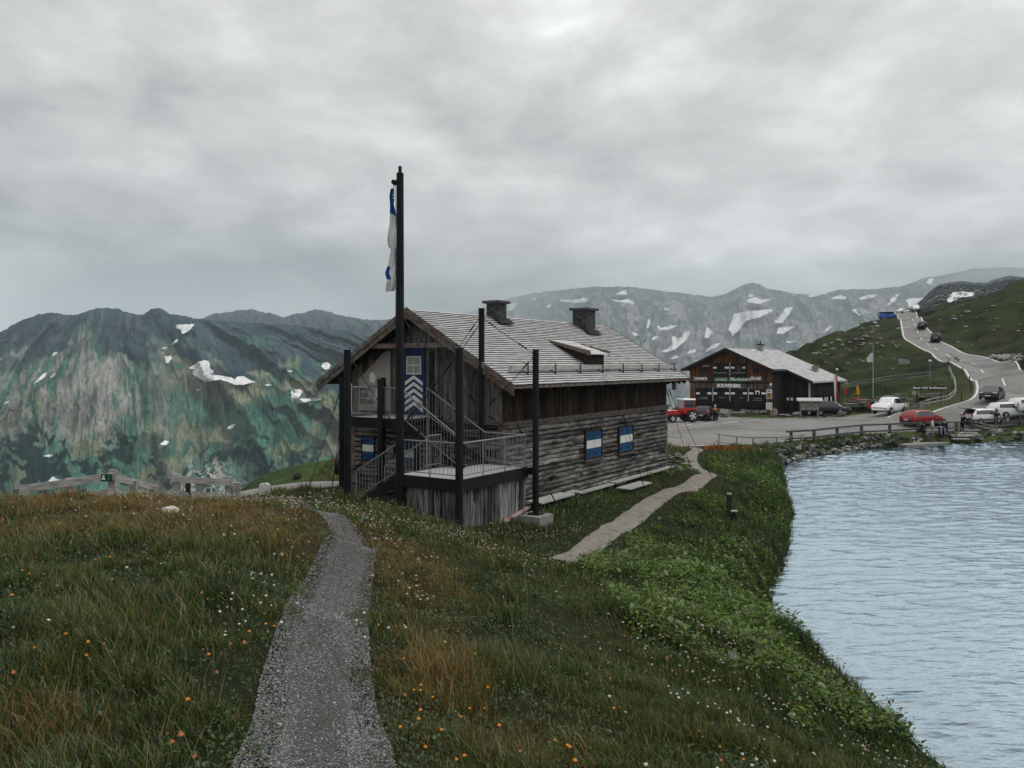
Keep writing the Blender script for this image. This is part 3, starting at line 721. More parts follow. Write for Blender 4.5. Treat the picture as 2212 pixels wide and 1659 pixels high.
for pts in ([(915,1440),(940,1370),(1000,1360),(1100,1350),(1105,1358),(1050,1385),(990,1400),(960,1440),(935,1465),(925,1445)],[(1107,1410),(1140,1370),(1160,1345),(1190,1342),(1175,1370),(1145,1410)],
 [(1120,1455),(1130,1430),(1200,1422),(1150,1455)],[(815,1470),(825,1425),(855,1450),(830,1475)],[(990,1310),(1030,1300),(1060,1312),(1105,1305),(1050,1328),(1000,1322)],[(1000,1290),(1015,1285),(1025,1297),(1005,1300)],
 [(1160,1485),(1200,1488),(1170,1495)],[(740,1535),(775,1522),(780,1532),(745,1540)],[(818,1528),(850,1500),(888,1492),(860,1515),(825,1530)],[(1348,1305),(1390,1290),(1418,1300),(1410,1310)],[(1465,1305),(1510,1290),(1550,1290),(1530,1300),(1480,1310)],
 [(1600,1310),(1625,1290),(1640,1285),(1620,1320),(1600,1325)],[(1578,1340),(1600,1322),(1605,1330)],[(1662,1320),(1680,1305),(1745,1303),(1700,1335),(1680,1345),(1675,1320)],[(1755,1240),(1765,1220),(1785,1222),(1775,1245)],[(1437,1355),(1480,1345),(1520,1365),(1470,1378)],
 [(1250,1295),(1275,1290),(1285,1297),(1260,1300)],[(1310,1450),(1350,1420),(1360,1422),(1320,1452)]):
    snow('C', lp_(pts, .5, .5, 1106, 0))
snow('D', lp_([(1840,1310),(1865,1280),(1900,1275),(1958,1282),(1950,1295),(1895,1302),(1870,1325),(1845,1320)], .5, .5, 1106, 0))
# ================================================================== weathered hut
MH = Matrix(((EU[0], EV[0], 0, C0[0]), (EU[1], EV[1], 0, C0[1]), (0, 0, 1, 0), (0, 0, 0, 1)))
def H(u, v, z): return MH @ Vector((u, v, z))
rnd = random.Random(4)
UR, UL, V0, V1 = -1.545, -8.39, 4.405, 18.35
UM = (UR + UL) / 2; ZR = 9.285; SL = .59; ZB = 5.26; Z0 = 2.15
WOOD = dict(stretch=(1, 1, 1), rough=.9, spec=.12)
m_log = M('weathered_log', (.050, .047, .044), (.30, .29, .275), scale=3.2, stretch=(.5, .5, 3.2), rough=.9, bump=.8, bscale=9, spec=.12, island=.5, detail=8, contrast=(.38, .64), col3=(.016, .015, .014), c3=(.54, .64), s3=1.6)
m_gab = M('weathered_board', (.050, .044, .040), (.21, .205, .195), scale=5, stretch=(2.5, 2.5, .25), rough=.9, bump=.4, bscale=12, spec=.12, island=.5, detail=7, col3=(.085, .036, .020), c3=(.52, .64), s3=.9)
m_upper = M('dark_board', (.018, .014, .012), (.055, .040, .030), scale=4, stretch=(3, 3, .2), rough=.9, bump=.3, bscale=12, spec=.1, island=.6, detail=6, col3=(.20, .19, .175), c3=(.61, .70), s3=6)  # dark stained wood, with the shade under the eave painted into its colour
m_shing = M('larch_shingle', (.42, .42, .425), (.52, .52, .52), scale=3, stretch=(1, 1, 1), rough=.85, spec=.2, island=.13, detail=6, col3=(.30, .295, .29), c3=(.60, .74), s3=1.2)
m_butt = M('shingle_butt_shade', (.05, .048, .046), (.10, .098, .095), scale=9, rough=.95)  # dark butt faces paint the shadow line under each shingle course
m_beam = M('grey_beam', (.075, .062, .055), (.20, .185, .17), scale=6, stretch=(1, 1, 1), rough=.9, bump=.4, spec=.1, island=.3, col3=(.13, .05, .032), c3=(.54, .66), s3=1.1)
m_darkw = M('dark_timber', (.022, .019, .017), (.05, .044, .04), scale=6, rough=.9, spec=.1, island=.3)
m_blue = M('blue_paint', (.008, .048, .13), (.018, .08, .18), scale=9, stretch=(1, 1, .4), rough=.7, spec=.2, bump=.2)
m_dblue = M('door_blue', (.005, .022, .085), (.008, .030, .11), scale=9, rough=.6, spec=.25)
m_white = M('white_paint', (.62, .62, .60), (.74, .74, .72), scale=7, stretch=(1, 1, .4), rough=.7, spec=.2)
m_stone = M('rubble_stone', (.16, .155, .145), (.36, .35, .335), scale=5, rough=.95, bump=.6, spec=.1, island=.4)
m_steel = M('dark_steel', (.006, .007, .008), (.015, .0165, .018), scale=2.5, stretch=(1, 1, .4), rough=.65, spec=.15, bump=.15, bscale=20)
m_zinc = M('galvanised_steel', (.17, .18, .185), (.25, .26, .265), scale=14, rough=.5, metal=.35, spec=.5)
m_conc = M('concrete', (.20, .197, .187), (.30, .295, .28), scale=5, rough=.95, bump=.3, spec=.1)
m_grate = M('deck_grating', (.34, .34, .335), (.46, .46, .455), scale=30, rough=.7, metal=.2, bump=.3, bscale=60)
m_plank = M('bench_plank', (.30, .29, .275), (.46, .45, .43), scale=7, stretch=(.6, .6, 4), rough=.9, bump=.3, island=.25)
m_plaster = M('plaster_panel', (.29, .265, .24), (.36, .335, .305), scale=2, rough=.95)
m_black = M('black_print', (.012, .012, .012), rough=.8)
m_glass = M('window_glass', (.16, .18, .15), (.22, .24, .20), scale=3, rough=.08, spec=.6)
m_brick = M('chimney_stone', (.030, .032, .032), (.085, .09, .09), scale=8, rough=.95, bump=.8, bscale=14, island=.4)
hut = thing('log_hut', H(UM, V0, gz(*UV(UM, V0))), 'large weathered grey log hut with shingle roof and two chimneys by the lake', 'hut')
# --- lower storey of squared logs
def log_course(mb, axis, u, v0, v1, z, h, out):
    """one course, broken in two to four lengths; axis 'v' runs along the side, 'u' along the gable"""
    n = rnd.choice((2, 2, 3, 3, 4)); cuts = sorted(v0 + (v1 - v0) * (k + rnd.uniform(-.25, .25)) / n for k in range(1, n)); e = [v0] + cuts + [v1]
    for a, b_ in zip(e[:-1], e[1:]):
        o = rnd.uniform(-.022, .028); hh = h * rnd.uniform(.80, .97); dz = rnd.uniform(0, h - hh); wav = rnd.uniform(-.012, .012)
        prof = ((-.13, 0), (.035 + o, .02), (.05 + o, hh * .35), (.045 + o, hh * .72), (.015 + o, hh), (-.13, hh))
        pts = []
        for q, zz in ((a + .006, 0), (b_ - .006, wav)):
            for d_, y_ in prof:
                pts.append((u + out * d_, q, z + dz + y_ + zz) if axis == 'v' else (q, u + out * d_, z + dz + y_ + zz))
        k = len(prof); fl = [tuple(range(k)), tuple(reversed(range(k, 2 * k)))] + [(i, k + i, k + (i + 1) % k, (i + 1) % k) for i in range(k)]
        if (axis == 'v') == (out > 0): fl = [tuple(reversed(f)) for f in fl]
        mb.add(pts, fl)
mb = MB(MH)
z = Z0; nlog = 17; hl = (ZB - Z0) / nlog
for k in range(nlog):
    zz = Z0 + k * hl
    log_course(mb, 'v', UR, V0 - .05, V1 + .05, zz, hl, 1); log_course(mb, 'v', UL, V0, V1, zz, hl, -1)
    log_course(mb, 'u', V0, UL - .05, UR + .05, zz + .0, hl, -1); log_course(mb, 'u', V1, UL, UR, zz, hl, 1)
mb.build('log_wall', m_log, hut)
mb = MB(MH)
mb.box2((UL + .1, V0 + .1, Z0), (UR - .1, V1 - .1, ZB + .02))
mb.box2((UL + .1, V0 + .1, ZB + .02), (UR - .1, V1 - .1, 7.05))
mb.prism([H_ for H_ in ((UL + .1, V0 + .1, 7.05), (UR - .1, V0 + .1, 7.05), (UM, V0 + .1, 9.0))], (0, 1, 0), V1 - V0 - .2)
mb.build('wall_core', m_darkw, hut)
for (a, b_) in (((UR + .05, V0 - .06), (UR - .16, V0 + .16)), ((UR + .05, V1 + .06), (UR - .16, V1 - .16)), ((UL - .05, V0 - .06), (UL + .16, V0 + .16))):
    MB(MH).box2((a[0], a[1], Z0), (b_[0], b_[1], ZB)).build('corner_post', m_beam, hut)
mb = MB(MH)
mb.box2((UR - .05, V0 - .16, ZB - .02), (UR + .16, V1 + .12, ZB + .07)); mb.box2((UL - .12, V0 - .16, ZB - .02), (UR - .051, V0 - .02, ZB + .07))
mb.box2((UR - .05, V0 - .10, ZB - .13), (UR + .10, V1 + .1, ZB - .021))
mb.build('belt_beam', m_beam, hut)
# --- boarded upper storey
def roof_z(u): return ZR - SL * abs(u - UM)
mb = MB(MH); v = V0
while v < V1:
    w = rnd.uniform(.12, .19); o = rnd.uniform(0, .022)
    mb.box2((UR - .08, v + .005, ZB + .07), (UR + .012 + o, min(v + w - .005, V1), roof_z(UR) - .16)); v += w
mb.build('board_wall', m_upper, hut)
mb = MB(MH); u = UL
while u < UR:
    w = rnd.uniform(.11, .20); o = rnd.uniform(0, .025); a, b_ = u + .005, min(u + w - .005, UR)
    za, zb = roof_z(a) - .22, roof_z(b_) - .22
    y0, y1 = V0 - .015 - o, V0 + .08
    mb.add([(a, y0, ZB + .07), (b_, y0, ZB + .07), (b_, y1, ZB + .07), (a, y1, ZB + .07), (a, y0, za), (b_, y0, zb), (b_, y1, zb), (a, y1, za)], BOXF)
    u += w
mb.build('gable_boards', m_gab, hut)
mb = MB(MH); v = V0
while v < V1:
    w = rnd.uniform(.15, .22); mb.box2((UL - .03, v + .005, ZB + .02), (UL + .08, min(v + w - .005, V1), roof_z(UL) - .16)); v += w
u = UL
while u < UR:
    w = .18; b_ = min(u + w - .005, UR)
    mb.add([(u, V1 - .08, ZB), (b_, V1 - .08, ZB), (b_, V1 + .03, ZB), (u, V1 + .03, ZB), (u, V1 - .08, roof_z(u) - .22), (b_, V1 - .08, roof_z(b_) - .22), (b_, V1 + .03, roof_z(b_) - .22), (u, V1 + .03, roof_z(u) - .22)], BOXF); u += w
mb.build('rear_boards', m_gab, hut)
# --- roof
RV0, RV1 = 3.59, 18.75; UEr, UEl = -.58, -9.36
roofp = bpy.data.objects.new('roof', None); COL.objects.link(roofp); roofp.parent = hut
mb = MB(MH)
sl = Vector((1, 0, -SL)).normalized(); nr = Vector((SL, 0, 1)).normalized()
for sgn in (1, -1):
    a = Vector((UM, RV0, ZR - .10)); e = Vector((UM + sgn * (UEr - UM), RV0, ZR - .10 - SL * (UEr - UM)))
    mb.prism([a, e, e - Vector((0, 0, .09)), a - Vector((0, 0, .09))], (0, 1, 0), RV1 - RV0)
mb.build('roof_deck', m_darkw, roofp)
mb = MB(MH)
Ls = (UEr - UM) * math.hypot(1, SL); NR = 34
for sgn in (1, -1):
    for r_ in range(NR):
        s0 = Ls * r_ / NR - .02; s1 = Ls * (r_ + 1) / NR + .035
        v = RV0 - rnd.uniform(0, .2)
        while v < RV1:
            w = rnd.uniform(.22, .5) if sgn > 0 else 1.5; va, vb = max(v, RV0 - .03), min(v + w - .006, RV1 + .03)
            v += w
            if vb - va < .04: continue
            j = rnd.uniform(-.006, .010); t0, t1 = .012, .060 + rnd.uniform(-.004, .006); s1_ = s1 + j
            d_ = Vector((sgn * sl.x, 0, sl.z)); n_ = Vector((sgn * nr.x, 0, nr.z)); b0 = Vector((UM, 0, ZR - .10))
            P = []
            for vv in (va, vb):
                o = Vector((0, vv, 0)) + b0
                P += [o + d_ * max(s0, 0) + n_ * .001, o + d_ * s1_ + n_ * (t1 - .046), o + d_ * s1_ + n_ * t1, o + d_ * max(s0, 0) + n_ * t0]
            fl = [(0, 1, 2, 3), (7, 6, 5, 4), (0, 4, 5, 1), (1, 5, 6, 2), (2, 6, 7, 3), (3, 7, 4, 0)]
            if sgn < 0: fl = [tuple(reversed(f)) for f in fl]
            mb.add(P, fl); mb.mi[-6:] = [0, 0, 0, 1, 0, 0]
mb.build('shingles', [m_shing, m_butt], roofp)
mb = MB(MH)
for sgn in (1, -1):
    a = Vector((UM, 0, ZR - .03)); e = Vector((UM + sgn * (UEr - UM + .05), 0, ZR - .03 - SL * (UEr - UM + .05)))
    for (o, vv, hh, top) in ((0, RV0 - .075, .20, .0), (0, RV0 - .035, .20, -.19), (0, RV1 + .035, .22, 0)):
        for q in ((vv,),):
            A = a + Vector((0, q[0], top)); E_ = e + Vector((0, q[0], top))
            MB(MH).prism([A, E_, E_ - Vector((0, 0, hh)), A - Vector((0, 0, hh))] if sgn > 0 else [A, A - Vector((0, 0, hh)), E_ - Vector((0, 0, hh)), E_], (0, 1, 0), .04).build('verge_board', m_beam, roofp)
mb = MB(MH)
mb.box2((UEr - .02, RV0, ZR - .10 - SL * (UEr - UM) - .11), (UEr + .035, RV1, ZR - .10 - SL * (UEr - UM) - .01))
mb.build('fascia', m_beam, roofp)
mb = MB(MH)
for (uu) in (UR + .25, UL - .25, UM, UM + 1.75, UM - 1.75):
    zz = roof_z(uu) - .2
    MB(MH).box2((uu - .09, RV0 + .06, zz - .2), (uu + .09, V0 + .05, zz)).build('purlin', m_darkw, roofp)
for k in range(22):
    v = V0 + .3 + k * .66
    MB(MH).beam((UR + .02, v, roof_z(UR) - .30), (UEr - .08, v, roof_z(UEr) - .30), .1, .14).build('rafter', m_darkw, roofp)
mb = MB(MH)
mb.beam((UM - 2.05, RV0 + .10, 7.92), (UM + 2.05, RV0 + .10, 7.92), .14, .17)
mb.build('tie_beam', m_beam, hut)
# snow guard log on iron hooks
sg = MB(MH); ug = -1.13; zg = roof_z(ug) + .13
sg.beam((ug, 4.25, zg), (ug, 12.9, zg + .015), .11, .17); sg.beam((ug, 12.95, zg), (ug, 18.85, zg), .11, .15)
o_sg = sg.build('snow_guard', m_plank, roofp)
for k in range(8):
    sg = MB(MH); v = 5.2 + k * 1.85; sg.beam((ug - .25, v, roof_z(ug - .25) - .03), (ug + .12, v, roof_z(ug + .12) - .02), .03, .03); sg.beam((ug + .1, v, roof_z(ug) - .1), (ug + .1, v, zg + .14), .03, .03); sg.beam((ug + .1, v, zg + .14), (ug - .12, v, zg + .16), .03, .03)
    sg.build('guard_hook', m_steel, o_sg)
# chimneys
for (u, v, su, sv, zt) in ((-4.74, 8.72, .56, .60, 9.68), (-4.46, 15.55, .74, .86, 9.76)):
    mb = MB(MH); zb_ = 8.2; k = 0; z = zb_
    while z < zt - .01:
        h = min(.13, zt - z); nn = 3
        for q in range(nn):
            w = sv / nn; off_ = (k % 2) * .06 - .03
            for s_ in (-1, 1): mb.box2((u + s_ * (su / 2 - .1), v - sv / 2 + q * w + .004, z + .004), (u + s_ * (su / 2 + rnd.uniform(-.006, .012)), v - sv / 2 + (q + 1) * w - .004, z + h - .004))
            w = su / nn
            for s_ in (-1, 1): mb.box2((u - su / 2 + q * w + .004, v + s_ * (sv / 2 - .1), z + .004), (u - su / 2 + (q + 1) * w - .004, v + s_ * (sv / 2 + rnd.uniform(-.006, .012)), z + h - .004))
        z += h; k += 1
    mb.box2((u - su / 2 + .03, v - sv / 2 + .03, zb_), (u + su / 2 - .03, v + sv / 2 - .03, zt))
    ch = mb.build('chimney', m_brick, roofp)
    MB(MH).box2((u - su / 2 - .13, v - sv / 2 - .13, zt + .001), (u + su / 2 + .13, v + sv / 2 + .13, zt + .11)).build('chimney_cap', m_brick, ch, bevel=.02)
    mb = MB(MH); zf = roof_z(u + su / 2 + .2)
    mb.add([(u + su / 2 + .01, v - sv / 2 - .15, roof_z(u + su / 2) + .03), (u + su / 2 + .28, v - sv / 2 - .2, roof_z(u + su / 2 + .28) + .035), (u + su / 2 + .28, v + sv / 2 + .2, roof_z(u + su / 2 + .28) + .035), (u + su / 2 + .01, v + sv / 2 + .15, roof_z(u + su / 2) + .03),
            (u + su / 2 + .01, v - sv / 2 - .15, roof_z(u + su / 2) + .12), (u + su / 2 + .28, v - sv / 2 - .2, roof_z(u + su / 2 + .28) + .05), (u + su / 2 + .28, v + sv / 2 + .2, roof_z(u + su / 2 + .28) + .05), (u + su / 2 + .01, v + sv / 2 + .15, roof_z(u + su / 2) + .12)], BOXF)
    mb.build('flashing', m_steel, ch)
# roof hatch dormer
mb = MB(MH); u0, u1 = -3.05, -1.5; va, vb = 10.35, 11.75; zt0 = roof_z(u0) + .03; zt1 = roof_z(u1) + .46
P = [(u0, va, zt0 - .25), (u1, va, roof_z(u1) - .1), (u1, va, zt1), (u0, va, zt0)]
mb.prism(P, (0, 1, 0), vb - va)
do = mb.build('dormer', m_darkw, roofp)
mb = MB(MH)
for k in range(4):
    a, b_ = u0 - .1 + (u1 + .3 - u0) * k / 4, u0 - .1 + (u1 + .3 - u0) * (k + 1) / 4 + .03
    zz = lambda q: zt0 + (zt1 - zt0) * (q - u0) / (u1 - u0)
    mb.prism([(a, va - .12, zz(a) + .01), (b_, va - .12, zz(b_) + .02), (b_, va - .12, zz(b_) + .06), (a, va - .12, zz(a) + .03)], (0, 1, 0), vb - va + .24)
mb.build('dormer_roof', m_shing, do)
mb = MB(MH)
for vv in (va - .16, vb + .12): MB(MH).prism([(u0 - .1, vv, zt0 - .04), (u1 + .2, vv, zt1 - .10), (u1 + .2, vv, zt1 + .10), (u0 - .1, vv, zt0 + .06)], (0, 1, 0), .035).build('dormer_verge', m_beam, do)
# shuttered windows: blue, white, blue
def shutters(u0, u1, v0, v1, z0, z1, axis):
    f = MB(MH)
    def q(mb, s0, s1, za, zb, d0, d1):
        if axis == 'v': mb.box2((UR + d0, v0 + (v1 - v0) * s0, za), (UR + d1, v0 + (v1 - v0) * s1, zb))
        else: mb.box2((u0 + (u1 - u0) * s0, V0 - d0, za), (u0 + (u1 - u0) * s1, V0 - d1, zb))
    q(f, -.06, 0, z0 - .07, z1 + .07, .02, .12); q(f, 1, 1.06, z0 - .07, z1 + .07, .02, .12); q(f, 0, 1, z1, z1 + .07, .02, .12); q(f, 0, 1, z0 - .07, z0, .02, .12); q(f, 0, 1, z0, z1, .02, .045)
    fr = f.build('window', m_darkw, hut)
    h = z1 - z0
    for a, c in (((.01, .49), (.51, .99)) if axis == 'v' else ((.01, .99),)):
        b_ = MB(MH); w = MB(MH)
        q(b_, a, c, z0 + .01, z1 - .01, .06, .095); lf = b_.build('shutter', m_blue, fr)
        q(w, a, c, z0 + h * .362, z0 + h * .658, .0955, .099); w.build('shutter_band', m_white, lf)
        for zz in (.14, .82):
            hg = MB(MH); q(hg, a + .01, a + (c - a) * .55, z0 + h * zz, z0 + h * zz + .035, .0995, .106); hg.build('hinge', m_steel, lf)
    sl_ = MB(MH); q(sl_, -.10, 1.10, z0 - .12, z0 - .075, .02, .19); sl_.build('sill', m_beam, fr)
shutters(0, 0, 10.13, 11.42, 3.57, 4.62, 'v'); shutters(0, 0, 13.12, 14.40, 3.55, 4.60, 'v')
shutters(-7.80, -7.22, 0, 0, 3.72, 4.56, 'u'); shutters(-5.80, -5.25, 0, 0, 3.62, 4.46, 'u')
# blue chevron door at the top of the stair
dr_ = MB(MH).box2((-5.78, V0 - .06, 5.50), (-4.80, V0 - .10, 7.85)).build('door', m_dblue, hut)
mb = MB(MH); wz0, wz1, wa, wb = 6.95, 7.52, -5.58, -4.98
for a, c, d, e in ((wa - .04, wa, wz0 - .04, wz1 + .04), (wb, wb + .04, wz0 - .04, wz1 + .04), ((wa + wb) / 2 - .015, (wa + wb) / 2 + .015, wz0, wz1)): mb.box2((a, V0 - .095, d), (c, V0 - .125, e))
for a, c, d, e in ((wa, wb, wz1, wz1 + .04), (wa, wb, wz0 - .04, wz0)): mb.box2((a, V0 - .095, d), (c, V0 - .124, e))
mb.box2((wa, V0 - .095, (wz0 + wz1) / 2 - .015), (wb, V0 - .122, (wz0 + wz1) / 2 + .015))
wf = mb.build('door_window', m_white, dr_)
MB(MH).box2((wa, V0 - .09, wz0), (wb, V0 - .112, wz1)).build('pane', m_glass, wf)
mb = MB(MH); um = (-5.70 - 4.88) / 2
for k in range(6):
    zt = 6.88 - k * .235
    for s_ in (-1, 1):
        e = um + s_ * .41
        zl = max(5.53, zt - .245); zl2 = max(5.53, zt - .13 - .245); zm2 = max(5.53, zt - .13)
        pts = [(um, V0 - .095, zt), (um, V0 - .095, zm2), (e, V0 - .095, zl2), (e, V0 - .095, zl)]
        if s_ > 0: pts = pts[::-1]
        if zl - zl2 > .02: mb.prism(pts[::-1], (0, -1, 0), .012)
mb.build('chevrons', m_white, dr_)
mb = MB(MH); mb.box2((-4.98, V0 - .09, 6.35), (-4.95, V0 - .17, 6.38)); mb.box2((-5.08, V0 - .15, 6.35), (-4.95, V0 - .17, 6.375)); mb.build('handle', m_zinc, dr_)
# plaster panel with the exhibition name
mb = MB(MH); mb.prism([(-8.0, V0 - .045, 5.55), (-6.44, V0 - .045, 5.55), (-6.44, V0 - .045, 7.75), (-6.75, V0 - .045, 7.70), (-8.0, V0 - .045, 6.72)], (0, -1, 0), .03)
pp = mb.build('mural_panel', m_plaster, hut)
mb = MB(MH); mb.prism([(-7.45, V0 - .076, 6.62), (-7.22, V0 - .076, 6.58), (-7.14, V0 - .076, 6.78), (-7.25, V0 - .076, 6.98), (-7.43, V0 - .076, 6.95)], (0, -1, 0), .006)
mb.prism([(-7.2, V0 - .076, 5.75), (-7.02, V0 - .076, 5.75), (-6.95, V0 - .076, 6.3), (-7.08, V0 - .076, 6.45), (-7.22, V0 - .076, 6.1)], (0, -1, 0), .006)
mb.build('mural_shape', m_white, pp)
def text(body, name, size, M4, mat, parent, extr=.004, align='LEFT', shear=0, bold=0):
    c = bpy.data.curves.new(name, 'FONT'); c.body = body; c.size = size; c.extrude = extr; c.align_x = align; c.shear = shear; c.offset = bold; c.resolution_u = 3
    tmp = bpy.data.objects.new(name, c); COL.objects.link(tmp)
    bpy.context.view_layer.update()
    me = bpy.data.meshes.new_from_object(tmp.evaluated_get(bpy.context.evaluated_depsgraph_get()))
    bpy.data.objects.remove(tmp); bpy.data.curves.remove(c)
    off = parent.location.copy(); p = parent.parent
    while p is not None: off += p.location; p = p.parent
    me.transform(M4); me.transform(Matrix.Translation(-off)); me.materials.clear(); me.materials.append(mat)
    o = bpy.data.objects.new(name, me); COL.objects.link(o); o.parent = parent
    return o
TU = Matrix(((1, 0, 0, 0), (0, 0, -1, 0), (0, 1, 0, 0), (0, 0, 0, 1)))
for k, s_ in enumerate(('BAU', 'DER', 'STRASSE')):
    text(s_, 'lettering', .235, MH @ Matrix.Translation((-7.93, V0 - .082, 6.27 - k * .235)) @ TU, m_black, pp, .003, bold=.003)
# stone footing and the lamp under the far eave
mb = MB(MH)
for k in range(60):
    v = V0 + .2 + k * (V1 - V0) / 60; mb.rock((UR + .0, v, 2.05 + rnd.uniform(-.05, .12)), (.3, rnd.uniform(.25, .45), rnd.uniform(.3, .4)), rnd)
mb.build('stone_footing', m_stone, hut)
mb = MB(MH); mb.box2((UR + .05, V1 - .1, 6.35), (UR + .25, V1 + .15, 6.52)); lm = mb.build('lamp', m_white, hut)
mb = MB(MH); mb.box2((UR + .28, V1 + .05, 6.05), (UR + .44, V1 + .25, 6.45)); mb.box2((UR + .02, V1 + .1, 6.53), (UR + .40, V1 + .16, 6.57)); mb.build('loudspeaker', m_zinc, hut)
# --- planks and benches along the side wall
def plank_bench(v0, v1, u0, u1, z, label, slats=2):
    g0 = min(gz(*UV((u0 + u1) / 2, v)) for v in (v0, (v0 + v1) / 2, v1))
    b_ = thing('wooden_bench', H((u0 + u1) / 2, (v0 + v1) / 2, g0), label, 'bench', 'benches along the hut wall')
    mb = MB(MH); w = (u1 - u0) / slats
    for k in range(slats): mb.box2((u0 + k * w + .006, v0, z - .05), (u0 + (k + 1) * w - .006, v1 + rnd.uniform(-.02, .02), z))
    mb.build('seat', m_plank, b_)
    for v in (v0 + .3, v1 - .3):
        MB(MH).box2((u0 + .06, v - .06, gz(*UV((u0 + u1) / 2, v)) - .08), (u1 - .06, v + .06, z - .051)).build('leg', m_darkw, b_)
plank_bench(11.9, 18.2, UR + .20, UR + .52, 2.46, 'long narrow grey plank bench fixed along the hut wall below the shutters', 1)
plank_bench(9.0, 11.8, UR + .20, UR + .50, 2.42, 'short plank bench against the wall just below the nearer shutters', 1)
plank_bench(11.0, 13.2, UR + .95, UR + 1.55, 2.40, 'broad low plank table standing free in the grass beside the hut', 2)
plank_bench(5.3, 7.6, UR + .35, UR + 1.0, 2.62, 'broad grey plank bench behind the pole on the concrete block', 2)
plank_bench(7.7, 8.9, UR + .20, UR + .45, 2.52, 'shortest plank bench halfway along the log wall', 1)
# ================================================================== steel stair and platform in front of the gable
ZD = 4.05; ZBAL = 5.46
plat = thing('stair_platform', H(-1.1, 1.7, gz(*UV(-1.1, 1.7))), 'grey steel viewing platform with railings, stairs and plank skirt before the gable', 'platform')
MB(MH).box2((-2.25, 0.02, ZD - .03), (0, 3.43, ZD)).build('deck', m_grate, plat)
mb = MB(MH)
for a, b_ in (((-2.25, -.05), (.05, .02)), ((0.0, .021), (.06, 3.48)), ((-2.25, 3.431), (-.001, 3.48)), ((-2.31, -.05), (-2.251, 3.48))):
    mb.box2((*a, ZD - .29), (*b_, ZD + .012)); mb.box2((a[0] - .03, a[1] - .03, ZD - .31), (b_[0] + .03, b_[1] + .03, ZD - .291))
for k in range(5): mb.box2((-2.2 + k * .5, .1, ZD - .16), (-2.14 + k * .5, 3.4, ZD - .031))
mb.box2((.061, 3.30, ZD - .20), (.24, 3.42, ZD - .02))
mb.build('deck_beam', m_steel, plat)
m_skirt = M('skirt_board', (.05, .05, .05), (.24, .235, .23), scale=4, stretch=(2.5, 2.5, .35), rough=.9, bump=.5, spec=.12, island=.7, detail=8, col3=(.02, .019, .018), c3=(.53, .62), s3=1.6)
mb = MB(MH); u = -1.95
while u < -.02:
    w = rnd.uniform(.17, .25); mb.box2((u, .05 + rnd.uniform(-.01, .012), 2.2), (min(u + w - rnd.uniform(.02, .05), -.01), .09, ZD - .31)); u += w
v = .05
while v < 3.40:
    w = rnd.uniform(.17, .26); mb.box2((-.06, v, 1.95), (-.02 + rnd.uniform(-.01, .012), min(v + w - rnd.uniform(.02, .045), 3.43), ZD - .31)); v += w
mb.build('plank_skirt', m_skirt, plat)
MB(MH).box2((-1.9, .3, 2.0), (-.15, 3.2, ZD - .35)).build('skirt_gap_shade', m_darkw, plat)  # dark box standing in for the shade behind the skirt gaps
mb = MB(MH); mb.beam((.03, .75, 2.30), (.03, 3.50, 2.78), .06, .09)
mb.build('handrail_bar', M('peeling_bar', (.50, .47, .45), (.40, .18, .13), scale=4, rough=.8), plat)
def railing(pts, h=1.02, name='railing', bal=.14, low=.12, posts=True, r=.021):
    mb = MB(MH)
    for (a, b_) in zip(pts[:-1], pts[1:]):
        a, b_ = Vector(a), Vector(b_); L = (b_ - a).length; up = Vector((0, 0, h))
        mb.tube([a + up, b_ + up], r + .006, 6)
        mb.tube([a + Vector((0, 0, low)), b_ + Vector((0, 0, low))], r * .8, 6)
        n = max(1, int(L / bal))
        for k in range(1, n):
            p = a + (b_ - a) * k / n; mb.tube([p + Vector((0, 0, low)), p + up], .0072, 5, False)
        m_ = max(1, round(L / 1.3))
        for k in range(m_ + 1):
            p = a + (b_ - a) * k / m_; mb.tube([p, p + up], r, 6)
    return mb.build(name, m_zinc, plat)
railing([(-2.15, .03, ZD), (-.02, .03, ZD), (-.02, 3.40, ZD)])
railing([(-.02, 3.43, ZD), (-1.55, 3.43, ZD), (-3.98, 3.43, ZBAL)])
railing([(-1.70, 2.09, ZD), (-3.98, 2.09, ZBAL)])
railing([(-2.28, 1.35, ZD), (-2.28, 2.05, ZD)])
# upper flight
mb = MB(MH)
for v in (2.12, 3.40): mb.beam((-1.45, v, ZD - .02), (-4.05, v, ZBAL - .08), .05, .24)
for k in range(8):
    t_ = (k + .5) / 8; mb.box((-1.6 - 2.4 * t_, 2.76, ZD + (ZBAL - ZD) * t_ + .02), (.27, 1.22, .035))
mb.build('stair_flight', m_steel, plat)
# landing and balcony along the gable
MB(MH).box2((-6.50, 2.32, ZBAL - .045), (-4.0, V0 - .12, ZBAL)).build('balcony_floor', m_grate, plat)
mb = MB(MH); mb.box2((-6.52, 2.27, ZBAL - .34), (-4.0, 2.319, ZBAL + .01)); mb.box2((-6.56, 2.27, ZBAL - .34), (-6.521, V0 - .12, ZBAL + .01)); mb.box2((-4.0, 2.0, ZBAL - .25), (-3.95, V0 - .12, ZBAL))
mb.build('balcony_beam', m_steel, plat)
railing([(-6.48, V0 - .2, ZBAL), (-6.48, 2.36, ZBAL), (-4.9, 2.36, ZBAL), (-3.99, 2.2, ZBAL)])
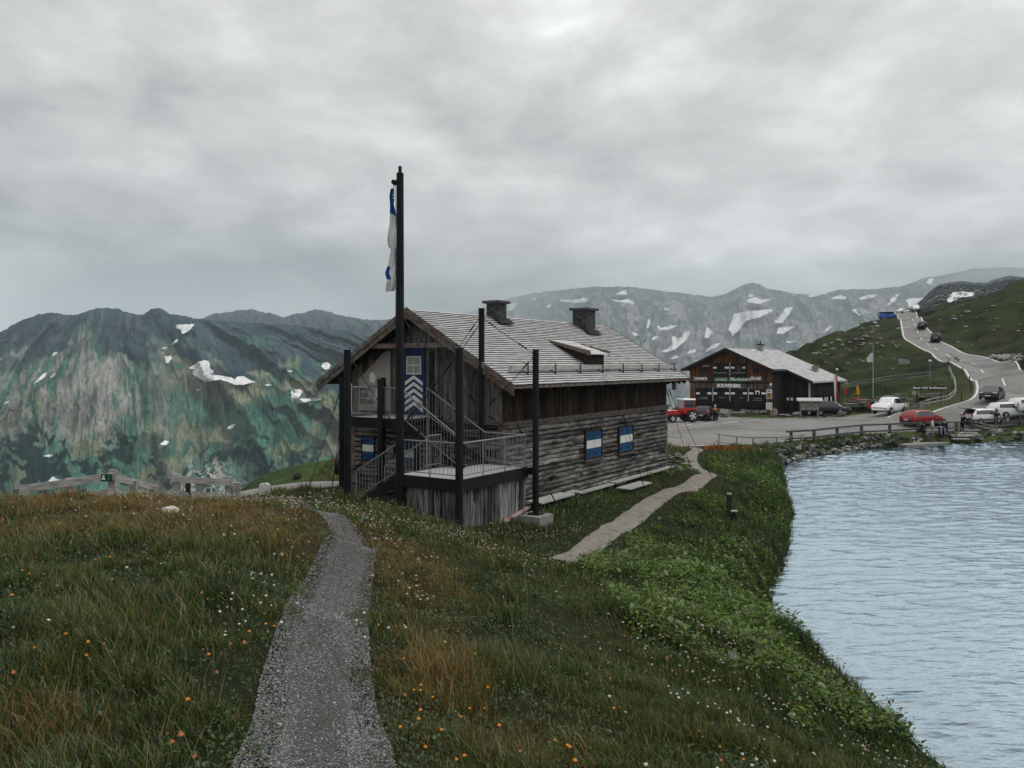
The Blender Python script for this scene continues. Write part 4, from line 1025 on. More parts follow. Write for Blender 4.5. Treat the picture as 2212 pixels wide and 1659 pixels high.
# lower flight down to the grass
zg_ = gz(*UV(-3.7, .6)); mb = MB(MH)
for v in (.04, 1.28): mb.beam((-2.27, v, ZD - .12), (-3.85, v, zg_ - .05), .05, .26)
for k in range(5):
    t_ = (k + .5) / 5; mb.box((-2.35 - 1.4 * t_, .66, ZD - (ZD - zg_) * t_ - .02), (.29, 1.2, .035))
mb.build('stair_flight', m_steel, plat)
railing([(-2.25, .02, ZD), (-3.95, .02, zg_ + .06)], h=.92); railing([(-2.25, 1.30, ZD), (-3.95, 1.30, zg_ + .06)], h=.92)
# --- poles
def pole(u, v, top, r, label, base=None, foot=False):
    g = gz(*UV(u, v)); b_ = base if base is not None else g - .15
    p = thing('steel_pole', H(u, v, g), label, 'pole', 'dark steel poles round the platform')
    mb = MB(MH); mb.tube([(u, v, b_), (u, v, top)], r, 16); mb.tube([(u, v, top - .005), (u, v, top + .02)], r * 1.04, 16)
    sh = mb.build('shaft', m_steel, p, smooth=False)
    if foot:
        MB(MH).prism([(u - .42, v - .42, 2.62), (u + .42, v - .42, 2.62), (u + .34, v - .42, 1.6), (u - .34, v - .42, 1.6)][::-1], (0, 1, 0), .8).build('concrete_footing', m_conc, p)
        mb = MB(MH); mb.box2((u - .2, v - .2, 2.621), (u + .2, v + .2, 2.65))
        for a in (-.15, .15):
            for c in (-.15, .15): mb.tube([(u + a, v + c, 2.65), (u + a, v + c, 2.72)], .02, 6)
        mb.build('foot_plate', m_steel, p)
    return p
pole(-4.30, 0, 7.70, .108, 'dark steel pole at the foot of the lower stairs left of the flagpole')
pole(0, -.02, 7.70, .112, 'dark steel pole at the near right corner of the plank platform')
pole(.36, 3.43, 7.71, .10, 'dark steel pole standing on a pale concrete block beside the log wall', base=2.65, foot=True)
pole(-1.82, 3.60, 9.08, .10, 'tallest of the plain dark poles, rising past the roof edge')
pole(-3.92, 3.62, 7.66, .10, 'dark steel pole at the head of the stairs in front of the chevron door')
pole(-7.99, 3.43, 6.74, .095, 'short dark pole at the far left end of the balcony')
pole(-4.97, 2.20, 6.76, .098, 'short dark pole at the right end of the balcony railing by the flagpole')
pole(-6.02, 3.50, 6.78, .095, 'short dark pole under the balcony beside the lettered panel')
pole(-3.0, 1.75, 5.15, .10, 'stubby dark post under the upper stair flight')
# --- flagpole
fu, fv = -2.16, -.02
fp = thing('flagpole', H(fu, fv, gz(*UV(fu, fv))), 'tall black flagpole at the corner of the stair platform', 'flagpole')
mb = MB(MH); mb.tube([(fu, fv, 2.9), (fu, fv, 9.0), (fu, fv, 12.85)], [.122, .118, .105], 16); mb.build('shaft', m_steel, fp)
mb = MB(MH); mb.tube([(fu, fv, 12.84), (fu, fv, 13.05)], .05, 10); mb.build('finial', m_steel, fp)
mb = MB(MH); mb.box2((fu - .25, fv - .03, 12.52), (fu - .08, fv + .03, 12.66)); mb.tube([(fu - .24, fv - .04, 12.62), (fu - .24, fv + .04, 12.62)], .07, 12); mb.build('pulley_arm', m_steel, fp)
mb = MB(MH); mb.tube([(fu - .24, fv, 12.58), (fu - .245, fv, 12.0)], .012, 5); mb.tube([(fu - .17, fv - .0, 12.5), (fu - .165, fv, 4.6)], .008, 5)
for k in range(3): mb.tube([(fu - .25, fv - .015, 12.30 - k * .09), (fu - .23, fv + .015, 12.27 - k * .09)], .02, 6)
mb.build('halyard', m_steel, fp)
mb = MB(MH); mb.box((fu - .16, fv, 4.75), (.07, .16, .22)); mb.build('cleat', m_steel, fp)
# limp blue and white flag, folds hanging down the halyard
m_fblue = M('flag_blue', (.010, .055, .24), (.014, .07, .29), scale=5, rough=.8, spec=.1)
m_fwhite = M('flag_white', (.55, .56, .57), (.68, .69, .70), scale=6, stretch=(1, 1, .3), rough=.85, spec=.1)
def limp_flag(name, prof, M4, mats, label, parts, amp=.05, seed=1):
    """prof: (z, left, right) outline rows; a cloth sheet with folds; parts: (z0,z1,material)"""
    rows = []
    zz = [p[0] for p in prof]
    n = 70; m_ = 14
    zs = np.linspace(zz[0], zz[-1], n); Lf = np.interp(-zs, [-q for q in zz], [p[1] for p in prof]); Rt = np.interp(-zs, [-q for q in zz], [p[2] for p in prof])
    V = []
    for i in range(n):
        for j in range(m_):
            t_ = j / (m_ - 1); a = Lf[i] + (Rt[i] - Lf[i]) * t_
            w = amp * math.sin(t_ * 9 + zs[i] * 1.7 + seed) + amp * .6 * math.sin(t_ * 17 - zs[i] * 2.9)
            V.append(M4 @ Vector((a + .012 * math.sin(zs[i] * 9 + t_ * 4), w + .03 * math.sin(zs[i] * 5), zs[i])))
    k0 = len(V)
    for i in range(n):
        for j in range(m_): V.append(V[i * m_ + j] + (M4.to_3x3() @ Vector((0, .006, 0))))
    Fc = []; MI = []
    for i in range(n - 1):
        for j in range(m_ - 1):
            q = (i * m_ + j, i * m_ + j + 1, (i + 1) * m_ + j + 1, (i + 1) * m_ + j)
            k = parts(zs[i], j / (m_ - 1)); Fc += [q, tuple(k0 + x for x in reversed(q))]; MI += [k, k]
    for i in range(n - 1):
        for j in (0, m_ - 1): Fc.append((i * m_ + j, (i + 1) * m_ + j, k0 + (i + 1) * m_ + j, k0 + i * m_ + j)); MI.append(parts(zs[i], j / (m_ - 1)))
    o = link_mesh(name, V, Fc, mats, None, True); o.data.polygons.foreach_set('material_index', MI)
    return tag(o, label, 'flag')
FZ = lambda ypx: CAMZ - (ypx * .4069 + 600) * .5575 * 23.79 / 1760 + 785 * 23.79 / 1760
def fx(xpx): return ((xpx - 845) * .4069 * .5575) * 23.79 / 1760 / .90
prof = [(315, 770, 776), (400, 745, 778), (500, 730, 790), (600, 722, 806), (700, 718, 812), (820, 712, 806), (865, 708, 806), (885, 738, 808), (950, 722, 810), (1030, 712, 800), (1075, 694, 806), (1115, 680, 800), (1175, 712, 804), (1190, 722, 798), (1260, 706, 788), (1295, 696, 768)]
prof = [(FZ(a), fx(b_) + fu, fx(c) + fu) for a, b_, c in prof]
zb1, zb2, zb3 = FZ(555), FZ(1040), FZ(1175)
limp_flag('flag', prof, MH @ Matrix.Translation((0, fv - .02, 0)), [m_fwhite, m_fblue], 'long limp blue and white flag hanging on the tall black flagpole',
          lambda z, t_: 1 if z > zb1 - .12 * t_ + .06 else (1 if zb3 < z < zb2 and t_ < .42 else 0), .035)
# --- wire ropes
def cable(p, q, label, r=.011, sag=.02):
    p, q = Vector(p), Vector(q); n = 8
    pts = [p + (q - p) * (k / n) - Vector((0, 0, sag * 4 * (k / n) * (1 - k / n))) for k in range(n + 1)]
    mb = MB(); mb.tube(pts, r, 5); d = (q - p).normalized(); mb.tube([p + d * .25, p + d * .55], r * 2.0, 6); mb.tube([q - d * .65, q - d * .3], r * 2.0, 6)
    o = mb.build('wire_rope', m_steel); return tag(o, label, 'wire rope', 'wire ropes bracing the poles and hut')
PA, PB, PC, PE, PD = (-4.30, 0), (-2.16, 0), (0, 0), (.36, 3.43), (-1.82, 3.60)
def hp(p, z): return H(p[0], p[1], z)
cable(hp((-4.19, 0), 7.5), hp((-2.28, 0), 5.35), 'wire rope from the stair foot pole down to the flagpole')
cable(hp((-2.05, 0), 8.6), hp((-1.9, 3.55), 5.9), 'wire rope from the flagpole at eave height down to the tallest plain pole')
cable(hp((-2.05, 0), 8.65), hp(PD, 8.4) if False else hp((-.12, 0), 5.9), 'wire rope crossing from high on the flagpole to the platform corner pole')
cable(hp((-2.05, 0), 5.5), hp((-.1, 0), 7.5), 'wire rope rising from the flagpole to the top of the corner pole')
cable(hp((-2.05, 0), 5.55), hp((-1.9, 3.55), 8.75), 'upper of two wire ropes rising from flagpole to the tallest plain pole')
cable(hp((-2.05, .05), 5.42), hp((-1.88, 3.55), 8.55), 'lower of two wire ropes rising from flagpole to the tallest plain pole')
cable(hp((-1.73, 3.6), 8.75), hp((.28, 3.43), 7.6), 'wire rope in front of the roof between the tallest plain pole and the block pole')
cable(hp((.28, 3.43), 7.5), hp((-1.73, 3.6), 5.75), 'wire rope falling from the block pole top to the tallest plain pole')
cable(hp((-1.73, 3.6), 5.7), hp((.28, 3.43), 4.7), 'wire rope falling from the tallest plain pole to the block pole')
cable(hp((-2.28, 0), 5.2), hp((-4.2, 0), 4.0), 'wire rope low across the balcony left of the flagpole')
cable(hp((.08, 0), 5.6), hp((-1.75, 3.6), 6.0), 'short wire rope behind the platform corner pole')
def ground_pt(xd, yd, d): p = W(xd, yd, d); return Vector((p.x, p.y, gz(p.x, p.y) + .05))
cable(hp((-8.05, 3.43), 6.3), ground_pt(660, 1066, 27.5), 'guy rope running far out left from the balcony pole to the grass')
cable(hp((-8.05, 3.43), 5.0), ground_pt(716, 1056, 28.5), 'steeper guy rope left of the balcony pole')
cable(H(UR + .02, V1 - .1, 6.2), ground_pt(1494, 1006, 39.5), 'steeper guy rope from the far hut corner to the grass')
cable(H(UR + .05, V1 - .05, 6.25), ground_pt(1540, 1032, 36.5), 'guy rope from the far hut corner across the trodden path')
cable(H(UR + .05, 13.6, 5.1), ground_pt(1393, 1060, 32.2), 'guy rope over the farther blue and white shutters')
cable(H(UR + .05, 5.1, 5.4), ground_pt(1209, 1090, 27.2), 'guy rope behind the pole on the concrete block')
# stone heaps by the hut's far corner
def heap(name, c, n, sx, sy, sz, size, label, mat, seed):
    rg = random.Random(seed); mb = MB()
    for _ in range(n):
        a, b_ = rg.uniform(-1, 1), rg.uniform(-1, 1); hgt = max(0, 1 - .8 * abs(a) ** 1.5 - .35 * abs(b_)) * sz
        mb.rock((c[0] + a * sx, c[1] + b_ * sy, gz(c[0] + a * sx, c[1] + b_ * sy) + rg.uniform(0, 1) * hgt), (size * rg.uniform(.6, 1.5), size * rg.uniform(.5, 1), size * rg.uniform(.25, .5)), rg, 11)
    return tag(mb.build(name, mat), label, 'stone heap')
p = W(1466, 990, 41.0); heap('stone_heap', (p.x, p.y), 90, .95, .6, 1.0, .42, 'heap of flat brown and grey stones at the far hut corner', M('brown_slab', (.12, .095, .08), (.34, .325, .31), scale=3, rough=.95, island=.5, bump=.4), 5)
p = W(1461, 1020, 38.6); heap('stone_heap', (p.x, p.y), 30, .38, .3, .35, .22, 'small pale stone heap below the bench end', m_stone, 9)
# ================================================================== souvenir house
def hit(xd, yd, d0=8.0, d1=330.0):
    """where the line of sight through a spot of the photo first meets the ground"""
    d = np.concatenate([np.arange(d0, 60, .1), np.arange(60, d1, .4)])
    X = (xd - CX) / F * d; Z = CAMZ - (yd - HY) / F * d
    g = ground_h(X, d)
    k = np.argmax(Z < g)
    if not (Z < g).any(): k = len(d) - 1
    return Vector((float(X[k]), float(d[k]), float(g[k])))
FP = np.array([26.2, 100.0]); FF = np.array([.7728, -.6346]); FR = np.array([.6346, .7728])
MS = Matrix(((FF[0], FR[0], 0, FP[0]), (FF[1], FR[1], 0, FP[1]), (0, 0, 1, 0), (0, 0, 0, 1)))
def S(a, b_, z): return MS @ Vector((a, b_, z))
rnd = random.Random(11)
RZ, RS = 9.21, .44; GZ_ = 1.15
def FA(x, y):
    """facade spot, given in a 2212-wide crop of the photo, to (along, height)"""
    D = 1471.8 + x * .1008; yD = 741.5 + y * .1008; q = (D - CX) / F
    a = (q * 100.93 - 26.96) / (.7728 + .6346 * q); return a, CAMZ - (yD - HY) / F * (100.93 - .6346 * a)
m_sfac = M('red_brown_board', (.065, .029, .017), (.18, .085, .048), scale=2.5, stretch=(2.5, 2.5, .25), rough=.9, spec=.12, island=.5, detail=6, col3=(.20, .17, .145), c3=(.58, .7), s3=1.2)
m_spale = M('bleached_board', (.055, .034, .026), (.20, .17, .15), scale=2.5, stretch=(2.5, 2.5, .3), rough=.9, island=.6, col3=(.08, .04, .03), c3=(.5, .62), s3=3)
m_sdark = M('smoky_board', (.012, .011, .012), (.032, .028, .027), scale=3, stretch=(2.5, 2.5, .3), rough=.9, island=.5)
m_stile = M('slate_shingle', (.46, .465, .47), (.58, .58, .585), scale=2, rough=.8, island=.22, spec=.2)
m_sgap = M('roof_felt', (.05, .05, .052), rough=.9)
m_win = M('dark_shop_glass', (.004, .0045, .006), (.010, .011, .013), scale=1.5, rough=.35, spec=.2)
m_pole = M('bleached_post', (.36, .36, .35), (.46, .46, .45), scale=5, rough=.85)
m_green = M('banner_green', (.010, .12, .062), (.015, .145, .075), scale=3, rough=.6)
m_letter = M('white_lettering', (.86, .85, .82), rough=.6)
sh = thing('souvenir_house', S(0, 1.2, GZ_), 'brown timber souvenir house with pale shingle roof at the far side of the road', 'house')
mb = MB(MS); a = -5.4
def boards(mb, a0, a1, b_, zlo, zhi, depth=.08):
    a = a0
    while a < a1:
        w = rnd.uniform(.13, .22); e = min(a + w - .012, a1); o = rnd.uniform(0, .03); y0 = b_ - o
        mb.add([(a, y0, zlo(a)), (e, y0, zlo(e)), (e, b_ + depth, zlo(e)), (a, b_ + depth, zlo(a)), (a, y0, zhi(a)), (e, y0, zhi(e)), (e, b_ + depth, zhi(e)), (a, b_ + depth, zhi(a))], BOXF); a += w
zbelt = FA(1000, 840)[1]; zlow = FA(1000, 960)[1]
srz = lambda a: RZ - RS * abs(a) - .3
boards(mb, -5.4, 5.4, 1.2, lambda a: zbelt + .1, srz)
mb.build('upper_boards', m_sfac, sh)
mb = MB(MS); boards(mb, -5.4, 5.4, 1.2, lambda a: zlow - (.12 * (int(a * 6) % 2)), lambda a: zbelt - .12); mb.build('scalloped_boards', m_spale, sh)
mb = MB(MS); boards(mb, -5.4, FA(310, 0)[0], 1.2, lambda a: GZ_, lambda a: zlow - .13); boards(mb, FA(1820, 0)[0], 5.4, 1.2, lambda a: GZ_, lambda a: zlow - .13); mb.build('lower_boards', m_sfac, sh)
MB(MS).box2((-5.45, 1.08, zbelt - .12), (5.45, 1.28, zbelt + .1)).build('belt_beam', m_sdark, sh)
mb = MB(MS); mb.box2((-5.38, 1.29, .8), (5.38, 16.6, RZ - RS * 5.4 - .3))
mb.prism([(-5.38, 1.29, RZ - RS * 5.4 - .3), (5.38, 1.29, RZ - RS * 5.4 - .3), (0, 1.29, RZ - .32)], (0, 1, 0), 15.3)
mb.box2((5.381, 5.0, .8), (8.5, 16.5, RZ - RS * 8.5 - .3))
mb.prism([(5.381, 5.0, RZ - RS * 8.5 - .3), (8.5, 5.0, RZ - RS * 8.5 - .3), (5.381, 5.0, RZ - RS * 5.381 - .3)], (0, 1, 0), 11.5)
mb.build('wall', m_sdark, sh)
sroof = bpy.data.objects.new('roof', None); COL.objects.link(sroof); sroof.parent = sh
mb = MB(MS)
def slab(a0, a1, b0, b1, s_):
    z0, z1 = RZ - RS * a0 - .06, RZ - RS * a1 - .06
    p = [(s_ * a0, b0, z0), (s_ * a1, b0, z1), (s_ * a1, b0, z1 - .16), (s_ * a0, b0, z0 - .16)]
    mb.prism(p if s_ > 0 else p[::-1], (0, 1, 0), b1 - b0)
slab(0, 6.0, 0, 16.9, -1); slab(0, 6.0, 0, 4.05, 1); slab(0, 9.2, 4.051, 16.9, 1)
mb.build('roof_deck', m_sgap, sroof)
mb = MB(MS); k_s = math.hypot(1, RS)
for s_ in (1, -1):
    rows = int(9.25 / .34) if s_ > 0 else int(6.0 / .34)
    for r_ in range(rows):
        a0, a1 = r_ * .34, r_ * .34 + .325
        b_ = (0 if (a1 < 6.05 or s_ < 0) else 4.05) + (.17 if r_ % 2 else 0)
        while b_ < 16.9:
            w = .40 if s_ > 0 else 2.0; e = min(b_ + w - .055, 16.9); cut = .075
            z0, z1 = RZ - RS * a0 - .06, RZ - RS * a1 - .06
            mb.add([(s_ * a0, b_, z0 + .005), (s_ * a1, b_ + cut * .4, z1 + .012), (s_ * a1, e - cut * .4, z1 + .012), (s_ * a0, e, z0 + .005), (s_ * a0, b_, z0 + .02), (s_ * a1, b_ + cut * .4, z1 + .04), (s_ * a1, e - cut * .4, z1 + .04), (s_ * a0, e, z0 + .02)], BOXF if s_ < 0 else [tuple(reversed(f)) for f in BOXF])
            b_ += w
mb.build('shingles', m_stile, sroof)
mb = MB(MS)
for (a0, a1, bb, s_) in ((0, 6.05, -.06, 1), (0, 6.05, -.06, -1), (6.0, 9.25, 3.98, 1)):
    z0, z1 = RZ - RS * a0 + .02, RZ - RS * a1 + .02
    p = [(s_ * a0, bb, z0), (s_ * a1, bb, z1), (s_ * a1, bb, z1 - .34), (s_ * a0, bb, z0 - .34)]
    mb.prism(p if s_ > 0 else p[::-1], (0, 1, 0), .055)
mb.build('verge_boards', m_sdark, sroof)
MB(MS).box2((9.2, 4.0, RZ - RS * 9.2 - .22), (9.26, 16.95, RZ - RS * 9.2 - .04)).build('eaves_board', m_pole, sroof)
mb = MB(MS); mb.box2((.2, 9.3, 8.9), (.75, 9.9, 9.75)); c_ = mb.build('chimney', m_stone, sroof); MB(MS).box2((.05, 9.15, 9.751), (.9, 10.05, 9.86)).build('chimney_cap', m_darkw, c_); 
mb = MB(MS); mb.tube([S(0, 0, 0) * 0 + Vector((.47, 9.6, 9.86)), Vector((.47, 9.6, 10.25))], .08, 8); mb.build('chimney_pot', m_steel, c_)
mb = MB(MS); mb.box2((6.3, 12.2, RZ - RS * 6.6), (6.9, 13.1, RZ - RS * 6.3 + .45)); mb.box2((6.1, 12.0, RZ - RS * 6.3 + .451), (7.0, 13.3, RZ - RS * 6.3 + .53)); mb.build('roof_vent', m_stone, sroof)
def fbox(x0, y0, x1, y1, d0, d1, mat, name, par=sh):
    a0, z0 = FA(x0, y0); a1, z1 = FA(x1, y1)
    return MB(MS).box2((a0, 1.2 - d1, min(z0, z1)), (a1, 1.2 - d0, max(z0, z1))).build(name, mat, par)
fbox(312, 962, 1818, 1395, .0, .035, m_win, 'shop_window')
for x in (680, 1045, 1440): fbox(x - 8, 950, x + 8, 1240, .036, .09, m_pole, 'window_post')
for x0, x1 in ((322, 398), (562, 645), (690, 768), (937, 1025), (1065, 1150), (1323, 1410), (1457, 1542), (1722, 1812)): fbox(x0, 1050, x1, 1095, .036, .06, m_letter, 'white_card')
for x0, x1, y in ((430, 560, 1160), (375, 565, 1190), (805, 945, 1165), (1250, 1325, 1172), (1572, 1725, 1180), (1540, 1730, 1220)): fbox(x0, y - 6, x1, y + 6, .036, .07, m_pole, 'window_ledge')
fbox(1130, 1180, 1262, 1490, .036, .06, m_sdark, 'door')
for x0, x1 in ((330, 1120), (1270, 1820)):
    x = x0; mb = MB(MS)
    while x < x1:
        a_, z_ = FA(x, 1445)
        mb.rock((a_, 1.12, GZ_ + .3 + rnd.uniform(-.05, .05)), (rnd.uniform(.4, .7), .35, rnd.uniform(.35, .6)), rnd); x += rnd.uniform(28, 45)
    mb.build('stone_base', m_stone, sh)
# upper windows, balcony flower rails and pale cards
fbox(685, 420, 1395, 640, .03, .06, m_win, 'balcony_window')
fbox(1038, 410, 1054, 690, .061, .12, m_pole, 'window_post')
for x0, x1 in ((690, 765), (937, 1025), (1068, 1145), (1316, 1372)): fbox(x0, 503, x1, 542, .061, .09, m_letter, 'white_card')
for x0, x1 in ((712, 990), (1110, 1385)):
    r_ = fbox(x0, 640, x1, 715, .03, .35, m_sdark, 'flower_box'); fbox(x0, 628, x1, 639, .03, .38, m_pole, 'balcony_rail')
fbox(445, 520, 566, 640, .035, .06, m_win, 'window'); fbox(1532, 525, 1665, 632, .035, .06, m_win, 'window')
fbox(470, 470, 600, 498, .035, .2, m_pole, 'window_awning')
fbox(1190, 480, 1290, 600, .0605, .075, m_sfac, 'shutter')
bn_ = fbox(705, 722, 1408, 822, .04, .09, m_green, 'banner')
TS = lambda x, y, d: MS @ Matrix.Translation((FA(x, y)[0], 1.2 - d, FA(x, y)[1])) @ TU
text('SOUVENIRS', 'lettering', .60, TS(768, 938, .09), m_letter, sh, .05, bold=.026)
text('ZIMMER', 'lettering', .53, TS(270, 786, .07), m_letter, sh, .03, bold=.008)
text('FILME', 'lettering', .55, TS(1484, 786, .07), m_letter, sh, .03, bold=.018)
text('Mankeiwirt', 'script', .60, TS(1036, 798, .092), m_letter, bn_, .006, shear=.35, bold=.008)
mb = MB(MS)
for yy, ph in ((750, 0), (775, 1.3), (800, 2.1)):
    pts = []
    for k in range(26):
        a_, z_ = FA(735 + k * 10, yy + 9 * math.sin(k * 1.1 + ph)); pts.append((a_, 1.2 - .095, z_))
    mb.tube(pts, .02 if yy != 775 else .035, 5)
mb.build('wavy_mark', m_letter, bn_)
m_yel = M('poster_yellow', (.50, .34, .06), rough=.6)
pf = fbox(1825, 990, 1945, 1190, .035, .07, m_letter, 'poster'); fbox(1836, 1072, 1934, 1180, .0705, .076, m_black, 'poster_panel', pf)
for x in (1848, 1868, 1888, 1908): fbox(x, 1085 + (x % 3) * 12, x + 12, 1172, .0765, .08, m_yel, 'poster_figure', pf)
fbox(1845, 1010, 1925, 1050, .0705, .076, m_stone, 'poster_picture', pf)
pf = fbox(1820, 1268, 1945, 1436, .035, .08, m_letter, 'poster')
for x, y in ((1850, 1300), (1900, 1300), (1850, 1350), (1905, 1352), (1880, 1400), (1845, 1405)): fbox(x, y, x + 24, y + 26, .0805, .085, m_brick, 'poster_picture', pf)
fbox(1590, 1015, 1680, 1095, .036, .05, m_letter, 'shirt_sign'); fbox(1612, 1040, 1660, 1100, .0501, .055, m_win, 'shirt_sign')
# antlers and lamp on the right corner
a_, z_ = FA(1800, 690); mb = MB(MS); mb.box((a_, 1.10, z_ - .1), (.3, .08, .5))
for s_ in (-1, 1):
    mb.tube([(a_ + s_ * .1, 1.1, z_ + .1), (a_ + s_ * .35, .95, z_ + .45), (a_ + s_ * .28, .9, z_ + .8)], .03, 6); mb.tube([(a_ + s_ * .3, .97, z_ + .4), (a_ + s_ * .5, .9, z_ + .65)], .025, 6)
mb.build('antler_trophy', m_darkw, sh)
a_, z_ = FA(1935, 885); mb = MB(MS); mb.lathe([(.08, -.15), (.13, -.1), (.13, .1), (.03, .2)], (a_, .95, z_), 10); mb.box2((a_ - .02, .95, z_ + .18), (a_ + .02, 1.2, z_ + .22)); mb.build('wall_lamp', m_letter, sh)
# annex
mb = MB(MS)
for k in range(9): mb.box2((5.5 + k * .33, 4.93, GZ_), (5.5 + k * .33 + .30, 4.99, RZ - RS * (5.5 + k * .33 + .3) - .34))
k = 0
while k < 33: mb.box2((8.501, 5.0 + k * .34, 3.4), (8.53 + rnd.uniform(0, .02), 5.0 + k * .34 + .31, RZ - RS * 8.5 - .32)); k += 1
mb.build('annex_boards', m_sdark, sh)
mb = MB(MS); mb.box2((8.501, 5.02, GZ_), (8.56, 5.25, 5.1)); mb.box2((8.42, 4.86, GZ_), (8.57, 4.99, 5.1)); mb.build('corner_post', m_pole, sh)
MB(MS).box2((6.6, 4.90, GZ_), (8.1, 4.925, 3.5)).build('door', m_win, sh)
mb = MB(MS); mb.box2((8.5, 6.6, 1.9), (8.535, 15.5, 3.38)); mb.build('window_band', m_win, sh)
for b_ in (5.6, 6.3, 7.9, 9.0, 10.3, 11.1, 12.6): MB(MS).box2((8.536, b_, 2.5), (8.56, b_ + .32, 3.05)).build('paper_notice', m_letter, sh)
for x_ in (5.75, 6.25): MB(MS).box2((x_, 4.89, 2.75), (x_ + .3, 4.92, 3.1)).build('paper_notice', m_letter, sh)
TS2 = MS @ Matrix.Translation((8.56, 7.6, 4.05)) @ Matrix.Rotation(R(90), 4, 'Z') @ TU
text('RESTAURANT', 'lettering', .62, TS2, M('grey_lettering', (.06, .06, .065), rough=.6), sh, .02)
mb = MB(MS); mb.box2((8.9, 16.2, RZ - RS * 9.2 - .62), (9.6, 16.25, RZ - RS * 9.2 - .30)); mb.build('hanging_sign', m_pole, sh)
# ================================================================== vehicles
m_tyre = M('tyre_rubber', (.012, .012, .012), (.022, .022, .022), scale=9, rough=.85, spec=.2)
m_rim = M('alloy_rim', (.42, .43, .44), (.5, .5, .51), scale=5, rough=.35, metal=.6)
m_carglass = M('car_glass', (.010, .012, .014), (.02, .022, .026), scale=1, rough=.04, spec=.8)
m_plate = M('plate_white', (.62, .62, .6), rough=.5)
m_redl = M('tail_lens', (.45, .015, .012), (.55, .03, .02), scale=8, rough=.2, spec=.6)
m_headl = M('head_lens', (.65, .66, .66), (.8, .8, .8), scale=8, rough=.1, spec=.7)
m_trim = M('black_trim', (.012, .012, .013), (.02, .02, .02), scale=6, rough=.6)
def paint(n, c): return M(n, c, tuple(x * 1.15 for x in c), scale=1.5, rough=.35, spec=.4, coat=.35)
p_red, p_black, p_white, p_silver = paint('red_paint', (.24, .007, .010)), paint('black_paint', (.010, .011, .013)), paint('white_car_paint', (.70, .71, .72)), paint('silver_paint', (.34, .35, .36))
p_blue = paint('blue_bus_paint', (.010, .10, .42)); p_grey = paint('dark_grey_paint', (.035, .037, .04))
STY = {  # x (-.5 rear .. .5 front), floor, belt, top (share of height), half width at belt, half width at top
 'hatch': [(-.5, .22, .42, .43, .86, .84), (-.488, .16, .62, .63, .96, .9), (-.46, .13, .645, .68, .985, .80), (-.37, .12, .65, .955, 1, .76), (-.2, .12, .645, .995, 1, .76), (.02, .12, .635, 1.0, 1, .76), (.14, .12, .63, .965, 1, .75), (.29, .12, .625, .665, .99, .80), (.40, .13, .57, .585, .97, .84), (.47, .15, .47, .48, .92, .84), (.5, .2, .34, .35, .80, .76)],
 'estate': [(-.5, .22, .44, .45, .88, .85), (-.488, .16, .63, .64, .97, .9), (-.47, .13, .645, .70, .985, .80), (-.41, .12, .65, .955, 1, .77), (-.2, .12, .645, .995, 1, .77), (.04, .12, .635, 1.0, 1, .77), (.14, .12, .63, .97, 1, .76), (.27, .12, .625, .66, .99, .80), (.39, .13, .58, .595, .97, .84), (.47, .15, .48, .49, .93, .85), (.5, .2, .34, .35, .82, .78)],
 'suv': [(-.5, .22, .46, .47, .90, .87), (-.49, .18, .62, .63, .98, .92), (-.475, .16, .64, .72, .99, .83), (-.44, .16, .645, .96, 1, .80), (-.2, .16, .64, 1.0, 1, .80), (.04, .16, .635, 1.0, 1, .80), (.13, .16, .63, .97, 1, .79), (.24, .16, .625, .66, .99, .85), (.40, .17, .60, .615, .98, .90), (.475, .2, .52, .53, .95, .9), (.5, .24, .38, .39, .88, .85)],
 'pickup': [(-.5, .24, .5, .51, .92, .9), (-.49, .2, .60, .605, .98, .94), (-.2, .2, .60, .605, .98, .94), (-.17, .19, .62, .92, 1, .80), (-.08, .19, .62, 1.0, 1, .79), (.06, .19, .62, 1.0, 1, .79), (.12, .19, .62, .97, 1, .78), (.22, .19, .615, .65, .99, .85), (.39, .2, .59, .605, .98, .9), (.475, .22, .52, .53, .95, .9), (.5, .26, .40, .41, .9, .87)],
}
def rings(st, L, Wd, Hh):
    out = []
    for x, zb, zm, zt, wm, wt_ in st:
        w, wt2, zb, zm, zt = wm * Wd / 2, wt_ * Wd / 2, zb * Hh, zm * Hh, zt * Hh
        half = [(w * .82, zb), (w * .97, zb + .07 * Hh), (w, zb + (zm - zb) * .55), (w * .985, zm), (wt2 * 1.0 if zt - zm > .1 else w * .93, zm + (zt - zm) * .86), (wt2 * .86, zt), (wt2 * .4, zt + .012 * Hh)]
        out.append([Vector((x * L, y, z)) for y, z in half] + [Vector((x * L, -y, z)) for y, z in reversed(half)])
    return out
def wheel(par, x, y, r, w=.2, rimmat=None):
    mb = MB(Matrix.Translation((x, y, r)) @ Matrix.Rotation(R(90), 4, 'X'))
    mb.lathe([(r * .62, -w / 2), (r * .93, -w / 2), (r, -w / 2 + .03), (r, w / 2 - .03), (r * .93, w / 2), (r * .62, w / 2)], n=20)
    t_ = mb.build('wheel', m_tyre, par, True, local=True)
    s_ = 1 if y < 0 else -1
    mb = MB(Matrix.Translation((x, y, r)) @ Matrix.Rotation(R(90), 4, 'X'))
    z = s_ * (w / 2 + .006)
    mb.lathe([(r * .63, z - s_ * .03), (r * .60, z), (r * .52, z - s_ * .02)], n=20)
    for k in range(5):
        g = k * 2 * math.pi / 5; mb.beam((0, 0, z - s_ * .012), (r * .58 * math.cos(g), r * .58 * math.sin(g), z - s_ * .012), r * .2, .02, (0, 0, 1))
    mb.build('rim', rimmat or m_rim, t_, local=True)
